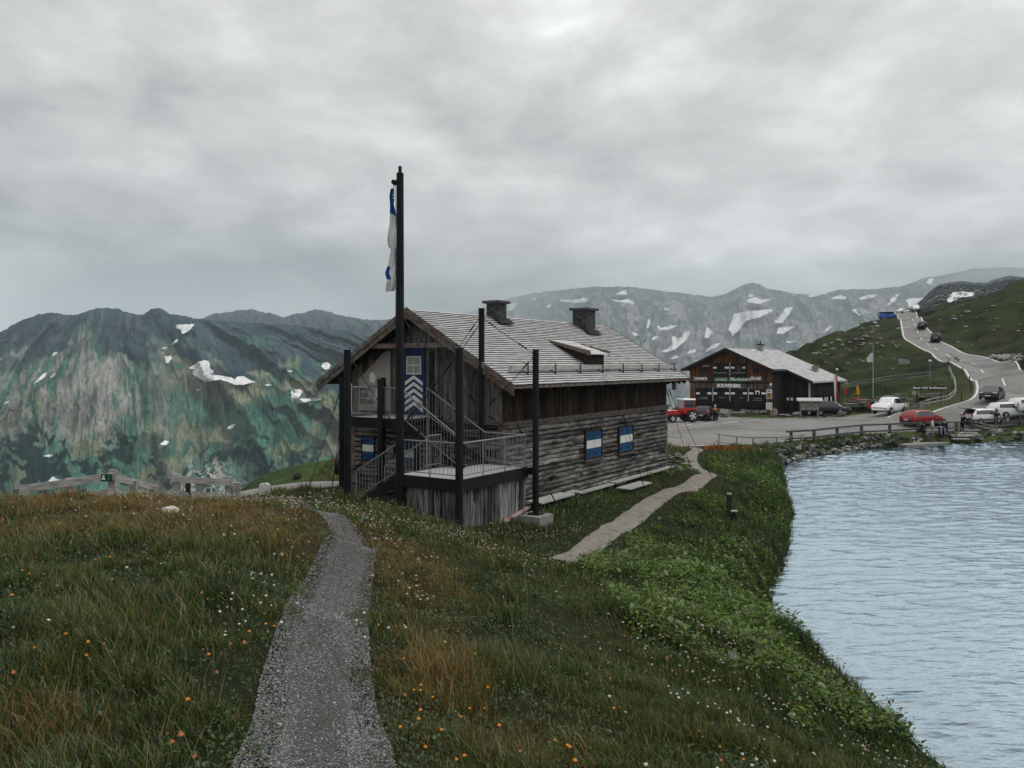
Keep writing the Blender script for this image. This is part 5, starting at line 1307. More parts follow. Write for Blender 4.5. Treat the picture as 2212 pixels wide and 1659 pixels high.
def car(name, label, pos, head, pm, style='hatch', L=4.3, Wd=1.78, Hh=1.5, roof=None, tailgate_open=False, cat='car', group=None, pitch=0.0):
    z = gz(pos[0], pos[1]) + .015
    o = thing(name, (pos[0], pos[1], z), label, cat, group, R(head)); o.rotation_euler = (0, R(-pitch), R(head))
    rg = rings(STY[style], L, Wd, Hh); n = len(rg[0]); V = [p for r_ in rg for p in r_]; Fc = []
    for i in range(len(rg) - 1):
        for k in range(n): Fc.append((i * n + k, i * n + (k + 1) % n, (i + 1) * n + (k + 1) % n, (i + 1) * n + k))
    Fc.append(tuple(range(n))); Fc.append(tuple(reversed(range((len(rg) - 1) * n, len(rg) * n))))
    Fc = [tuple(reversed(f)) for f in Fc]
    b_ = link_mesh('body', V, Fc, pm, o, True)
    def pt(i, k, off): p = rg[i][k]; nn = Vector((0, 1 if p.y > 0 else -1, .25)).normalized(); return p + nn * off
    st = STY[style]; cab = [i for i, q in enumerate(st) if q[3] - q[2] > .25]; i0, i1 = cab[0], cab[-1]
    for s_ in (0, 1):
        ka, kb = (3, 4) if s_ == 0 else (n - 4, n - 5)
        vs = []; fs = []
        seq = list(range(i0, i1 + 1))
        for j, i in enumerate(seq):
            lo, hi = pt(i, ka, .012), pt(i, kb, .012); vs += [lo + (hi - lo) * .06, lo + (hi - lo) * .93]
        # taper out to the pillars
        A, B_ = rg[i0 - 1][ka], rg[i1 + 1][ka]
        vs2 = [vs[0] + (A - vs[0]) * .45, *vs, vs[-2] + (B_ - vs[-2]) * .62]
        m_ = len(seq); fs = [(1 + 2 * j, 1 + 2 * j + 2, 1 + 2 * j + 3, 1 + 2 * j + 1) for j in range(m_ - 1)] + [(0, 1, 2), (2 * m_ - 1, 2 * m_ + 1, 2 * m_)]
        if s_ == 1: fs = [tuple(reversed(f)) for f in fs]
        link_mesh('side_window', vs2, fs, m_carglass, o)
    def screen(nm, ia, ib, ka=4, kb=n - 5, sgn=1):
        a0, a1, b0, b1 = rg[ia][ka], rg[ia][kb], rg[ib][ka], rg[ib][kb]
        c_ = (a0 + a1 + b0 + b1) / 4; nn = (a1 - a0).cross(b0 - a0).normalized(); nn = nn if nn.x * sgn > 0 else -nn
        q = [c_ + (p - c_) * .90 + nn * .012 for p in (a0, a1, b1, b0)]
        if (q[1] - q[0]).cross(q[2] - q[0]).dot(nn) < 0: q = q[::-1]
        link_mesh(nm, q, [(0, 1, 2, 3)], m_carglass, o)
    screen('windscreen', i1, i1 + 1, sgn=1)
    if not tailgate_open: screen('rear_window', i0, i0 - 1, sgn=-1)
    wr = .315 if style in ('hatch', 'estate') else .37
    for x in (-.30 * L, .305 * L):
        for y in (-Wd / 2 + .07, Wd / 2 - .07): wheel(o, x, y, wr)
        for y in (-1, 1):
            mb = MB(Matrix.Translation((x, y * (Wd / 2 - .02), wr)) @ Matrix.Rotation(R(90), 4, 'X')); mb.lathe([(wr * 1.14, -.015), (wr * 1.14, .015)], n=20); mb.build('wheel_arch', m_trim, o, local=True)
    zl = .5 * Hh
    for y in (-1, 1):
        MB().box((-.487 * L, y * Wd * .40, .58 * Hh), (.12, .24, .16)).build('tail_light', m_redl, o, local=True, bevel=.02)
        MB().box((.462 * L, y * Wd * .35, .47 * Hh), (.16, .36, .12)).build('headlight', m_headl, o, local=True, bevel=.02)
        MB().box((.20 * L, y * (Wd / 2 + .09), .66 * Hh), (.12, .18, .13)).build('wing_mirror', pm, o, local=True, bevel=.03)
    MB().box((.49 * L, 0, .36 * Hh), (.06, Wd * .5, .13)).build('grille', m_trim, o, local=True)
    MB().box((-.5 * L - .005, 0, .40 * Hh), (.02, .52, .12)).build('number_plate', m_plate, o, local=True)
    MB().box((.5 * L + .03, 0, .27 * Hh), (.02, .52, .12)).build('number_plate', m_plate, o, local=True)
    MB().box((-.478 * L, 0, .22 * Hh), (.16, Wd * .86, .16)).build('bumper', m_trim, o, local=True, bevel=.03)
    if style == 'pickup': MB().box((-.345 * L, 0, .607 * Hh), (.27 * L, Wd * .8, .012)).build('load_bed', m_trim, o, local=True)
    if tailgate_open:
        h0 = Vector((-.37 * L, 0, .97 * Hh)); e = h0 + Vector((-.95, 0, .12))
        mb = MB(); mb.beam(h0, e, Wd * .72, .06); mb.build('tailgate', p_black, o, local=True)
        q = [Vector((-.385 * L, -.62, .92 * Hh)), Vector((-.385 * L, .62, .92 * Hh)), Vector((-.484 * L, .66, .60 * Hh)), Vector((-.484 * L, -.66, .60 * Hh))]
        q = [p + Vector((-.03, 0, .02)) for p in q]; link_mesh('boot_opening', q, [(0, 3, 2, 1)], m_trim, o)
    return o
def at(xd, d): return ((xd - CX) / F * d, d)
def bp_(xd, yd): q = hit(xd, yd, 60); return (q.x, q.y)
car('parked_car', 'black hatchback parked between the red tractor and the boulder, seen from behind', bp_(1522, 907), 66, p_black)
car('parked_car', 'red hatchback parked behind the timber guard rail', bp_(1992, 921), 22, p_red, Hh=1.52)
car('parked_car', 'white hatchback with its tailgate raised at the lakeside', bp_(2128, 918), 12, p_white, tailgate_open=True)
car('parked_car', 'white estate car parked beyond the car with the raised tailgate', bp_(2188, 903), 6, p_white, 'estate', 4.7)
car('parked_car', 'white car cut off by the photo edge beside the white estate', bp_(2228, 892), 12, p_white, 'estate', 4.6)
car('moving_car', 'black car driving downhill towards the lake with a glinting bonnet', bp_(2143, 865), -131, p_black, 'hatch', 4.5, pitch=3)
car('pickup_truck', 'white pickup facing the road near the picnic place', bp_(1922, 894), -141, p_white, 'pickup', 4.9, 1.85, 1.78, cat='pickup')
car('parked_car', 'dark car with a gleaming roof parked behind the wooden notice shelter', bp_(1795, 898), -8, p_black, 'suv', 4.6, 1.85, 1.68)
car('moving_car', 'dark car climbing the hill road, the higher of the pair', bp_(1991.5, 711), 66, p_black, 'hatch', 4.3, pitch=-6)
car('moving_car', 'dark off-roader with pale roof climbing the hill road, the lower of the pair', bp_(2021, 739.5), 64, p_grey, 'suv', 4.5, 1.86, 1.78, pitch=-5)
car('parked_car', 'tiny white van at the very top of the hill road on the right', at(1978.5, 245), -115, p_white, 'suv', 4.9, 1.9, 1.9)
car('parked_car', 'tiny white car at the crest beside the blue bus', at(1949, 250), -150, p_white, 'hatch')
car('parked_car', 'tiny black car on the crest between the two white vehicles', at(1961.5, 256), 70, p_black, 'hatch')
car('parked_off_roader', 'dark off-road vehicle mostly hidden behind the hut, one rear wheel showing', at(823, 41), 3, p_black, 'suv', 4.4, 1.85, 1.75, cat='off-roader')
# white roof skin of the off-roader on the hill
# ---- red tractor
tx, ty = at(1474, 86.2); tz = gz(tx, ty) + .01
tr = thing('red_tractor', (tx, ty, tz), 'red tractor with white cab roof parked by the far hut corner', 'tractor', rz=R(196))
p_tr = paint('tractor_red', (.42, .018, .015))
mb = MB(); mb.box((.95, 0, 1.02), (1.75, .62, .50)); mb.box((1.75, 0, .92), (.28, .66, .62)); mb.build('bonnet', p_tr, tr, local=True, bevel=.05)
mb = MB(); mb.box((.2, 0, .68), (2.9, .42, .34)); mb.box((1.5, 0, .52), (.2, 1.3, .16)); mb.build('chassis', m_trim, tr, local=True)
mb = MB()
for x in (-1.05, .15):
    for y in (-.68, .68): mb.box((x, y, 1.75), (.09, .09, 1.15))
mb.box((-.45, .69, 1.20), (1.3, .05, .62)); mb.box((-.45, -.69, 1.20), (1.3, .05, .62)); mb.box((.16, 0, 1.25), (.06, 1.4, .45)); mb.box((-1.06, 0, 1.25), (.06, 1.4, .6))
mb.build('cab', p_tr, tr, local=True)
mb = MB(); mb.box((-.45, 0, 2.38), (1.5, 1.55, .16)); mb.build('cab_roof', p_white, tr, local=True, bevel=.05)
mb = MB(); mb.box((.17, 0, 1.88), (.03, 1.25, .80)); mb.build('windscreen', M('cab_glass', (.35, .37, .38), rough=.1, spec=.6), tr, local=True)
mb = MB(); mb.box((-.45, .68, 1.88), (1.1, .02, .75)); mb.box((-.45, -.68, 1.88), (1.1, .02, .75)); mb.build('side_window', m_carglass, tr, local=True)
for y in (-.72, .72): mb = MB(); mb.box((-.75, y, 1.35), (1.1, .32, .08)); mb.box((-.235, y, 1.17), (.08, .32, .44)); mb.build('mudguard', p_tr, tr, local=True)
for y in (-.75, .75): wheel(tr, -.75, y, .68, .36, m_plate); wheel(tr, 1.5, y, .42, .24, m_plate)
mb = MB(); mb.tube([(.9, .2, 1.25), (.9, .2, 2.05)], .035, 8); mb.tube([(1.15, -.36, 1.2), (1.15, -.36, 1.95)], .02, 6); mb.build('exhaust_pipe', m_trim, tr, local=True)
for y in (-.22, .22): MB().box((1.9, y, 1.05), (.05, .16, .16)).build('headlight', m_headl, tr, local=True)
mb = MB(); mb.box((2.15, 0, .8), (.5, 1.5, .12)); mb.box((2.0, .5, .6), (.1, .1, .5)); mb.box((2.0, -.5, .6), (.1, .1, .5)); mb.build('front_carrier', m_trim, tr, local=True)
# ---- blue bus and green container at the crest
bx, by = at(1915, 247); bz = gz(bx, by)
bus = thing('blue_bus', (bx, by, bz), 'blue bus with a white roof standing at the top of the hill road', 'bus', rz=R(-8))
MB().box((0, 0, 1.0), (4.6, 2.2, 1.2)).build('body', p_blue, bus, local=True, bevel=.12)
mb = MB(); mb.box((-.15, 0, 1.9), (4.0, 2.0, .7)); mb.build('window_band', m_carglass, bus, local=True, bevel=.1)
MB().box((-.15, 0, 2.32), (4.05, 2.05, .16)).build('roof', p_white, bus, local=True, bevel=.05)
for x in (-1.4, 1.4):
    for y in (-1.0, 1.0): wheel(bus, x, y, .4, .25)
bx, by = at(1878.5, 236); bz = gz(bx, by)
ct = thing('green_container', (bx, by, bz), 'dark green skip container on the crest left of the blue bus', 'container', rz=R(-10))
mb = MB(); mb.prism([(-1.1, -.7, .1), (1.1, -.7, .1), (1.15, -.7, 1.15), (-1.0, -.7, 1.2)], (0, 1, 0), 1.4); m_teal = M('container_green', (.012, .06, .06), (.02, .08, .08), scale=3, rough=.6); mb.build('box', m_teal, ct, local=True)
mb = MB(); mb.box((0, -.72, 1.16), (2.25, .05, .08)); mb.box((0, .72, 1.16), (2.25, .05, .08)); mb.build('rim', m_teal, ct, local=True)
# ---- motorcycle
mx, my = at(1546, 88.4); mz = gz(mx, my)
mc = thing('motorcycle', (mx, my, mz), 'black touring motorcycle with side cases beside the black hatchback', 'motorcycle', rz=R(66))
for x in (-.72, .74): wheel(mc, x, 0, .31, .14)
mb = MB(); mb.tube([(-.72, 0, .35), (-.2, 0, .55), (.35, 0, .6), (.62, 0, .95)], [.05, .12, .16, .05], 8); mb.tube([(.74, 0, .31), (.60, 0, 1.0)], .05, 8); mb.build('frame', m_trim, mc, local=True)
mb = MB(); mb.tube([(-.7, 0, .80), (-.3, 0, .80), (.05, 0, .82), (.45, 0, .98)], [.10, .16, .20, .14], 10); mb.build('tank_and_seat', p_black, mc, True, local=True)
for y in (-.36, .36): MB().box((-.55, y, .66), (.48, .2, .4)).build('side_case', p_black, mc, local=True, bevel=.04)
MB().box((-.82, 0, 1.02), (.35, .42, .32)).build('top_case', p_black, mc, local=True, bevel=.05)
mb = MB(); mb.box((.62, 0, 1.12), (.06, .42, .42)); mb.build('windshield', m_carglass, mc, local=True); mb = MB(); mb.tube([(.5, -.38, 1.02), (.56, 0, 1.0), (.5, .38, 1.02)], .02, 6); mb.build('handlebar', m_trim, mc, local=True)
# ================================================================== people
def skin(name, verts, edges, radii, mat, parent, root=0, sub=1, extra=None):
    me = bpy.data.meshes.new(name); me.from_pydata([tuple(v) for v in verts], edges, []); o = bpy.data.objects.new(name, me); COL.objects.link(o)
    m_ = o.modifiers.new('s', 'SKIN'); m_.use_smooth_shade = True
    sv = me.skin_vertices[0].data
    for i, r_ in enumerate(radii):
        sv[i].radius = (r_, r_) if not isinstance(r_, tuple) else r_
        sv[i].use_root = (i == root)
    if sub: q = o.modifiers.new('u', 'SUBSURF'); q.levels = sub; q.render_levels = sub
    bpy.context.view_layer.update()
    res = bpy.data.meshes.new_from_object(o.evaluated_get(bpy.context.evaluated_depsgraph_get()))
    bpy.data.objects.remove(o); bpy.data.meshes.remove(me)
    if extra:
        bm = bmesh.new(); bm.from_mesh(res)
        for ex in extra: bm.from_mesh(ex); bpy.data.meshes.remove(ex)
        bm.to_mesh(res); bm.free()
    for p in res.polygons: p.use_smooth = True
    res.materials.clear(); res.materials.append(mat)
    o = bpy.data.objects.new(name, res); COL.objects.link(o); o.parent = parent
    return o
m_skin = M('skin', (.42, .25, .18), (.48, .29, .21), scale=8, rough=.6)
CL = {}
def cloth(c):
    if c not in CL: CL[c] = M('cloth_%s' % c, *{'black': ((.008, .008, .009), (.018, .018, .02)), 'red': ((.40, .02, .02), (.48, .03, .03)), 'pale_green': ((.40, .43, .36), (.5, .53, .45)), 'grey': ((.22, .23, .25), (.30, .31, .33)), 'jeans': ((.03, .05, .10), (.05, .075, .14)), 'navy': ((.010, .016, .035), (.02, .026, .05)), 'light_blue': ((.22, .33, .50), (.30, .42, .58)), 'blue': ((.02, .07, .30), (.03, .09, .36)), 'orange': ((.42, .10, .03), (.55, .16, .05)), 'white': ((.55, .55, .54), (.66, .66, .65)), 'beige': ((.25, .22, .18), (.33, .29, .24)), 'brown': ((.05, .03, .02), (.08, .05, .03))}[c], scale=6, rough=.9, spec=.1)
    return CL[c]
def person(label, pos, face, top='black', legs='black', hair='brown', h=1.72, pose='stand', skirt=False, z=None):
    z = (gz(pos[0], pos[1]) if z is None else z)
    o = thing('person', (pos[0], pos[1], z), label, 'person', rz=R(face))      # faces +x
    k = h / 1.72
    lean = {'stand': 0, 'bend': 75, 'crouch': 25, 'reach': 18, 'ride': 12}[pose]; hip = {'stand': .90, 'bend': .86, 'crouch': .42, 'reach': .89, 'ride': .84}[pose]
    def up(d, s_=0): a = R(lean); return Vector((math.sin(a) * d, s_, hip + math.cos(a) * d))
    pel, wa, ch, nk, hd, tp = up(0), up(.22), up(.42), up(.56), up(.68), up(.80)
    sh = [up(.50, y) for y in (.185, -.185)]
    fw = Vector((math.cos(R(lean)), 0, -math.sin(R(lean))))
    if pose in ('reach', 'bend', 'ride'):
        el = [s_ + fw * .18 + Vector((0, .04 * (1 if s_.y > 0 else -1), -.20)) for s_ in sh]; ha = [e + fw * .22 + Vector((0, 0, -.06 if pose != 'bend' else -.2)) for e in el]
    elif pose == 'crouch': el = [s_ + Vector((.1, .05 * (1 if s_.y > 0 else -1), -.24)) for s_ in sh]; ha = [e + Vector((.2, -.03 * (1 if e.y > 0 else -1), -.06)) for e in el]
    else: el = [s_ + Vector((-.02, .06 * (1 if s_.y > 0 else -1), -.28)) for s_ in sh]; ha = [e + Vector((.10, -.01, -.24)) for e in el]
    if pose == 'crouch' or pose == 'ride': kn = [Vector((.36, y * 1.4, .46 if pose == 'crouch' else .62)) for y in (.1, -.1)]; an = [Vector((.12, y * 1.4, .08)) for y in (.1, -.1)]
    elif pose == 'bend': kn = [Vector((.05, y, .48)) for y in (.11, -.11)]; an = [Vector((-.02, y, .08)) for y in (.11, -.11)]
    else: kn = [Vector((.03, .10, .48)), Vector((.06, -.10, .48))]; an = [Vector((-.05, .11, .08)), Vector((.04, -.11, .08))]
    hp = [pel + Vector((0, y, -.03)) for y in (.09, -.09)]; toe = [a + Vector((.17, .02 * (1 if a.y > 0 else -1), -.045)) for a in an]
    V = [pel, wa, ch, nk, hd, tp, sh[0], el[0], ha[0], sh[1], el[1], ha[1], hp[0], kn[0], an[0], toe[0], hp[1], kn[1], an[1], toe[1], hd + fw * .10]
    E_ = [(0, 1), (1, 2), (2, 3), (3, 4), (4, 5), (2, 6), (6, 7), (7, 8), (2, 9), (9, 10), (10, 11), (0, 12), (12, 13), (13, 14), (14, 15), (0, 16), (16, 17), (17, 18), (18, 19), (4, 20)]
    Rr = [.13, .115, .13, .055, .088, .075, .065, .045, .032, .065, .045, .032, .085, .058, .042, .035, .085, .058, .042, .035, .028]
    fing = []
    for e, w in ((el[0], ha[0]), (el[1], ha[1])):
        d = (w - e).normalized(); s_ = d.cross(Vector((1, 0, .3))).normalized(); n_ = d.cross(s_)
        for q, (a_, l_) in enumerate(((-.03, .075), (-.01, .085), (.01, .08), (.03, .065))):
            b0 = w + d * .05 + s_ * a_; fing.append([w + s_ * a_ * .5, b0, b0 + d * l_ * .5 + n_ * .008, b0 + d * l_ * .9 + n_ * .03])
        fing.append([w, w + d * .03 + s_ * .045, w + d * .065 + s_ * .06 + n_ * .02])
    ex = []
    for fpts in fing:
        mb = MB(); mb.tube([p * k for p in fpts], [.012 * k] + [.0085 * k] * (len(fpts) - 1), 6)
        t_ = bpy.data.meshes.new('t'); t_.from_pydata([tuple(v) for v in mb.v], [], mb.f); ex.append(t_)
    V = [v * k for v in V]
    skin('body', V, E_, [r_ * k for r_ in Rr], m_skin, o, extra=ex)
    i = {j: n for n, j in enumerate([0, 1, 2, 6, 7, 8, 9, 10, 11, 3])}
    tv = [V[0], V[1], V[2], V[6], V[7], V[7] + (V[8] - V[7]) * .92, V[9], V[10], V[10] + (V[11] - V[10]) * .92, V[2] + (V[3] - V[2]) * .7]
    skin('jacket', tv, [(0, 1), (1, 2), (2, 3), (3, 4), (4, 5), (2, 6), (6, 7), (7, 8), (2, 9)], [.165 * k, .15 * k, .155 * k, .09 * k, .066 * k, .052 * k, .09 * k, .066 * k, .052 * k, .08 * k], cloth(top), o)
    lv = [V[0] + Vector((0, 0, .02)), V[12], V[13], V[14], V[16], V[17], V[18]]
    skin('trousers', lv, [(0, 1), (1, 2), (2, 3), (0, 4), (4, 5), (5, 6)], [.14 * k, .105 * k, .078 * k, .062 * k, .105 * k, .078 * k, .062 * k], cloth(legs), o)
    mb = MB()
    for a, t_ in ((V[14], V[15]), (V[18], V[19])): mb.tube([a - (t_ - a) * .25 + Vector((0, 0, -.03)), (a + t_) / 2 + Vector((0, 0, -.02)), t_ + (t_ - a) * .25], [.045 * k, .052 * k, .04 * k], 8)
    mb.build('shoes', m_trim, o, True, local=True)
    c_ = V[4] * .45 + V[5] * .55; mb = MB(Matrix.Translation(c_ - fw * .022 * k))
    mb.lathe([(.105 * k, -.05 * k), (.118 * k, .0), (.105 * k, .07 * k), (.06 * k, .115 * k), (.01, .125 * k)], n=12); mb.build('hair', cloth(hair), o, True, local=True)
    return o
def base(xd, yd): p = hit(xd, yd); return (p.x, p.y)
person('person in a pale green jacket standing before the souvenir house entrance', base(1690, 893), 60, 'pale_green', 'grey', 'brown')
person('person in a blue jacket half inside the dark doorway of the souvenir house', base(1718, 890), -140, 'blue', 'black')
person('child in a red jacket standing left of the white pickup', base(1878, 894), -60, 'red', 'black', h=1.35)
person('person in black between the red child and the person in grey', base(1884.5, 893), 150, 'black', 'grey', h=1.70)
person('person in a grey shirt and jeans right beside the white pickup bonnet', base(1891.5, 893), 170, 'grey', 'jeans', h=1.82)
person('person in a long black jacket walking alone between pickup and road edge', base(1991, 889), -100, 'black', 'grey', h=1.78)
person('person in black leaning into the open tailgate of the white hatchback', at(2078, 78.6), 12, 'black', 'black', pose='reach', h=1.80)
person('person in a dark jacket crouching by the shore wall below the red hatchback', base(1990, 950), -60, 'black', 'navy', pose='crouch')
person('person in a white top and grey trousers standing at the water edge', base(2014, 951), -20, 'white', 'grey', h=1.66)
person('person in dark clothes standing at the water edge behind the bending child', base(2040, 949), 200, 'navy', 'navy', h=1.76)
person('child in a light blue top bending down to the water', base(2030, 955), -80, 'light_blue', 'brown', pose='bend', h=1.40)
person('person in navy leaning on the guard rail beside the wooden gate', base(2152, 926), -100, 'navy', 'navy', pose='reach', h=1.74)
person('rider in an orange and pale jacket sitting on the black motorcycle', (mx - .18, my - .36), 66, 'orange', 'black', 'white', pose='ride', z=mz)
# ================================================================== fences, shelter, picnic place
rnd = random.Random(23)
m_rail = M('fence_rail', (.13, .125, .12), (.30, .295, .285), scale=5, rough=.9, bump=.4, island=.3, spec=.1)
m_dkrail = M('dark_guard_rail', (.045, .055, .06), (.11, .12, .125), scale=5, rough=.85, bump=.3, island=.3, spec=.15)
m_pale = M('pale_split_rail', (.22, .213, .20), (.42, .41, .395), scale=6, stretch=(.5, .5, 3), rough=.9, bump=.4, island=.25, spec=.1)
def rail_fence(name, label, pts, hgt, rails, post_r, rail_w, rail_h, mat, round_=True, ext=.3, sag=0, top_over=.0):
    """posts on the ground at pts; rails: fractions of the height"""
    c_ = pts[len(pts) // 2]
    o = thing(name, (c_[0], c_[1], gz(*c_)), label, 'fence'); P = [Vector((x, y, gz(x, y))) for x, y in pts]
    for p in P:
        mb = MB(); q = p + Vector((rnd.uniform(-.03, .03), rnd.uniform(-.03, .03), hgt * rnd.uniform(.96, 1.04) + top_over))
        if round_: mb.tube([p - Vector((0, 0, .2)), q], [post_r, post_r * .9], 8)
        else: mb.beam(p - Vector((0, 0, .2)), q, post_r * 2, post_r * 2, (0, 1, 0))
        mb.build('post', mat, o)
    for f in rails:
        mb = MB()
        for a, b_ in zip(P[:-1], P[1:]):
            d = (b_ - a).normalized(); z = Vector((0, 0, hgt * f)); m_ = (a + b_) / 2 + z + Vector((0, 0, rnd.uniform(-.04, .03) - sag))
            off_ = Vector((d.y, -d.x, 0)) * (post_r + rail_w / 2 + .003) * (0 if f > .97 and not round_ else 1)
            A, B_ = a + z - d * (ext if a is P[0] else 0) + off_, b_ + z + d * (ext if b_ is P[-1] else 0) + off_
            if round_: mb.tube([A, m_ + off_, B_], rail_w / 2, 7)
            else: mb.beam(A, B_, rail_w, rail_h)
        mb.build('rail', mat, o)
    return o
rail_fence('log_fence', 'thin round log fence on the grass bank between path and road', [base(x, y) for x, y in ((1553, 960), (1592, 966), (1626.5, 968), (1677, 968), (1732.5, 962))], .80, (1.0, .25), .055, .075, .075, m_rail, ext=.4)
rail_fence('guard_rail', 'long dark timber guard rail along the lake wall in front of the red hatchback', [base(x, y) for x, y in ((1709, 958), (1758, 955), (1808, 948), (1861, 942.5), (1922, 939.5), (1982, 936), (2045, 934.5), (2066, 934))], .96, (1.0, .42), .10, .16, .14, m_dkrail, False, .5)
rail_fence('guard_rail', 'dark timber guard rail in front of the white estate car', [base(x, y) for x, y in ((2099, 931), (2152, 927), (2203, 923), (2262, 920))], .98, (1.0, .42), .10, .16, .14, m_dkrail, False, .3)
_lf = inset(LE_S, -2.1)
_lf = [p for k, p in enumerate(_lf[2:26]) if k % 2 == 0]
rail_fence('log_fence', 'log fence curving along the inside of the road bend', _lf, .85, (.95, .5), .07, .11, .1, m_pale)
rail_fence('log_fence', 'long low rail fence on the green slope behind the picnic place', [base(x, y) for x, y in ((1822, 845), (1850, 838), (1885, 832), (1925, 827), (1965, 821.5), (2010, 817))], .85, (1.0, .5), .06, .14, .1, m_rail)
rail_fence('log_fence', 'short low log fence beside the white pickup', [base(x, y) for x, y in ((1948, 889), (1960, 888), (1976, 887), (1986, 887.5))], .75, (1.0, .5), .06, .1, .1, m_rail)
# split-rail fences at the crest on the left, only their upper rails clear the grass
def crest_fence(label, pts, rails, postx, sign=False, hgt=1.25):
    c_ = pts[0]; o = thing('split_rail_fence', (c_[0], c_[1], gz(c_[0], c_[1])), label, 'fence')
    for x, y, z in postx:
        mb = MB(); mb.box2((x - .09, y - .08, gz(x, y) - .2), (x + .09, y + .08, z + .14)); mb.build('post', m_pale, o)
    for f in rails:
        mb = MB()
        for (a, b_) in zip(pts[:-1], pts[1:]):
            A, B_ = Vector((a[0], a[1], a[2] - f)), Vector((b_[0], b_[1], b_[2] - f)); d = (B_ - A).normalized()
            mb.beam(A + Vector((0, -.13, .14)) - d * .1, B_ + Vector((0, -.13, .14)) + d * .1, .055, .19)
        mb.build('rail', m_pale, o)
    return o
a_, b_, c_, d_ = W(58, 1066, 20.8), W(150, 1053, 21.3), W(243, 1039, 21.8), W(331, 1060, 24.5)
fo = crest_fence('pale split rail fence at the left crest with a small dark green sign', [a_, b_, c_, d_], (0, .42, .84), [(b_.x, b_.y + .02, b_.z + .1), (c_.x, c_.y + .02, c_.z + .16), (d_.x, d_.y, d_.z + .02), ((c_.x + d_.x) / 2, (c_.y + d_.y) / 2, (c_.z + d_.z) / 2 + .02)])
s_ = W(230, 1041, 21.55); mb = MB(); mb.box((s_.x, s_.y, s_.z + .11), (.28, .03, .19))
sg_ = thing('small_sign', (s_.x, s_.y, s_.z), 'small dark green sign with a white mark on the crest fence', 'sign')
mb.build('board', M('sign_green', (.004, .035, .022), rough=.5), sg_); mb = MB(); mb.box((s_.x - .07, s_.y - .02, s_.z + .085), (.09, .012, .045)); mb.box((s_.x - .07, s_.y - .02, s_.z + .145), (.05, .012, .045)); mb.build('mark', m_letter, sg_); MB().box((s_.x + .07, s_.y - .02, s_.z + .11), (.09, .012, .12)).build('mark', M('sign_leaf', (.02, .16, .06), rough=.5), sg_)
a_, b_ = W(381, 1043, 24.6), W(494, 1051, 25.5)
crest_fence('short pale rail fence section between the crest fence and the hut', [a_, b_], (0, .44), [(a_.x, a_.y + .02, a_.z + .12), (b_.x, b_.y + .02, b_.z + .16), (b_.x + .25, b_.y + .05, b_.z - .02), (W(432, 1040, 25).x, W(432, 1040, 25).y, W(432, 1043, 25).z)])
MB().beam(W(407, 1090, 24.3), W(406, 1044, 24.3), .11, .11, (0, 1, 0)).build('wooden_post', m_darkw); tag(bpy.data.objects['wooden_post'], 'thin dark post just in front of the short rail fence', 'post')
# marker stone, stump and pale rock in the meadow
p = hit(571, 1060, 24); mb = MB(); q = W(571, 1055, 29.5)
mb.prism([(q.x - .22, q.y, q.z - .4), (q.x + .2, q.y, q.z - .4), (q.x + .16, q.y, q.z + .12), (q.x + .05, q.y, q.z + .18), (q.x - .18, q.y, q.z + .15)], (0, 1, 0), .2); tag(mb.build('marker_stone', M('whitewashed_stone', (.55, .54, .52), (.66, .65, .63), scale=4, rough=.9)), 'white rounded marker stone beside the gravel drive', 'stone')
p = hit(642, 1036, 34); mb = MB(); mb.tube([(p.x, p.y, p.z - .2), (p.x, p.y, p.z + .2), (p.x + .02, p.y, p.z + .32)], [.3, .26, .2], 10); mb.rock((p.x + .1, p.y, p.z + .3), (.45, .4, .3), rnd); tag(mb.build('tree_stump', m_darkw), 'dark weathered stump on the verge of the gravel drive', 'stump')
p = hit(364, 1112); mb = MB(); mb.rock((p.x, p.y, p.z + .06), (.40, .3, .20), rnd, 18); tag(mb.build('pale_rock', M('pale_rock', (.48, .47, .45), (.66, .65, .62), scale=6, rough=.95, bump=.5)), 'pale flat rock lying in the meadow near the left crest', 'rock')
# weathered stake with a tag near the lake bank
p = hit(1574, 1121); po = thing('weathered_stake', p, 'dark weathered stake with a pale cap on the lake bank', 'stake')
mb = MB(); mb.beam((p.x, p.y, p.z - .2), (p.x + .02, p.y, p.z + .88), .15, .13, (0, 1, 0)); mb.build('shaft', m_darkw, po); mb = MB(); mb.box((p.x + .02, p.y, p.z + .91), (.17, .15, .05)); mb.build('cap', m_pale, po)
p = hit(1585, 1124); po = thing('weathered_stake', p, 'short stub with a pale slab beside the tall stake on the lake bank', 'stake')
mb = MB(); mb.beam((p.x, p.y, p.z - .2), (p.x, p.y, p.z + .30), .13, .12, (0, 1, 0)); mb.build('shaft', m_darkw, po); mb = MB(); mb.box((p.x, p.y, p.z + .335), (.26, .16, .05)); mb.build('cap', M('pink_slab', (.42, .33, .29), (.5, .42, .38), scale=5, rough=.9), po)
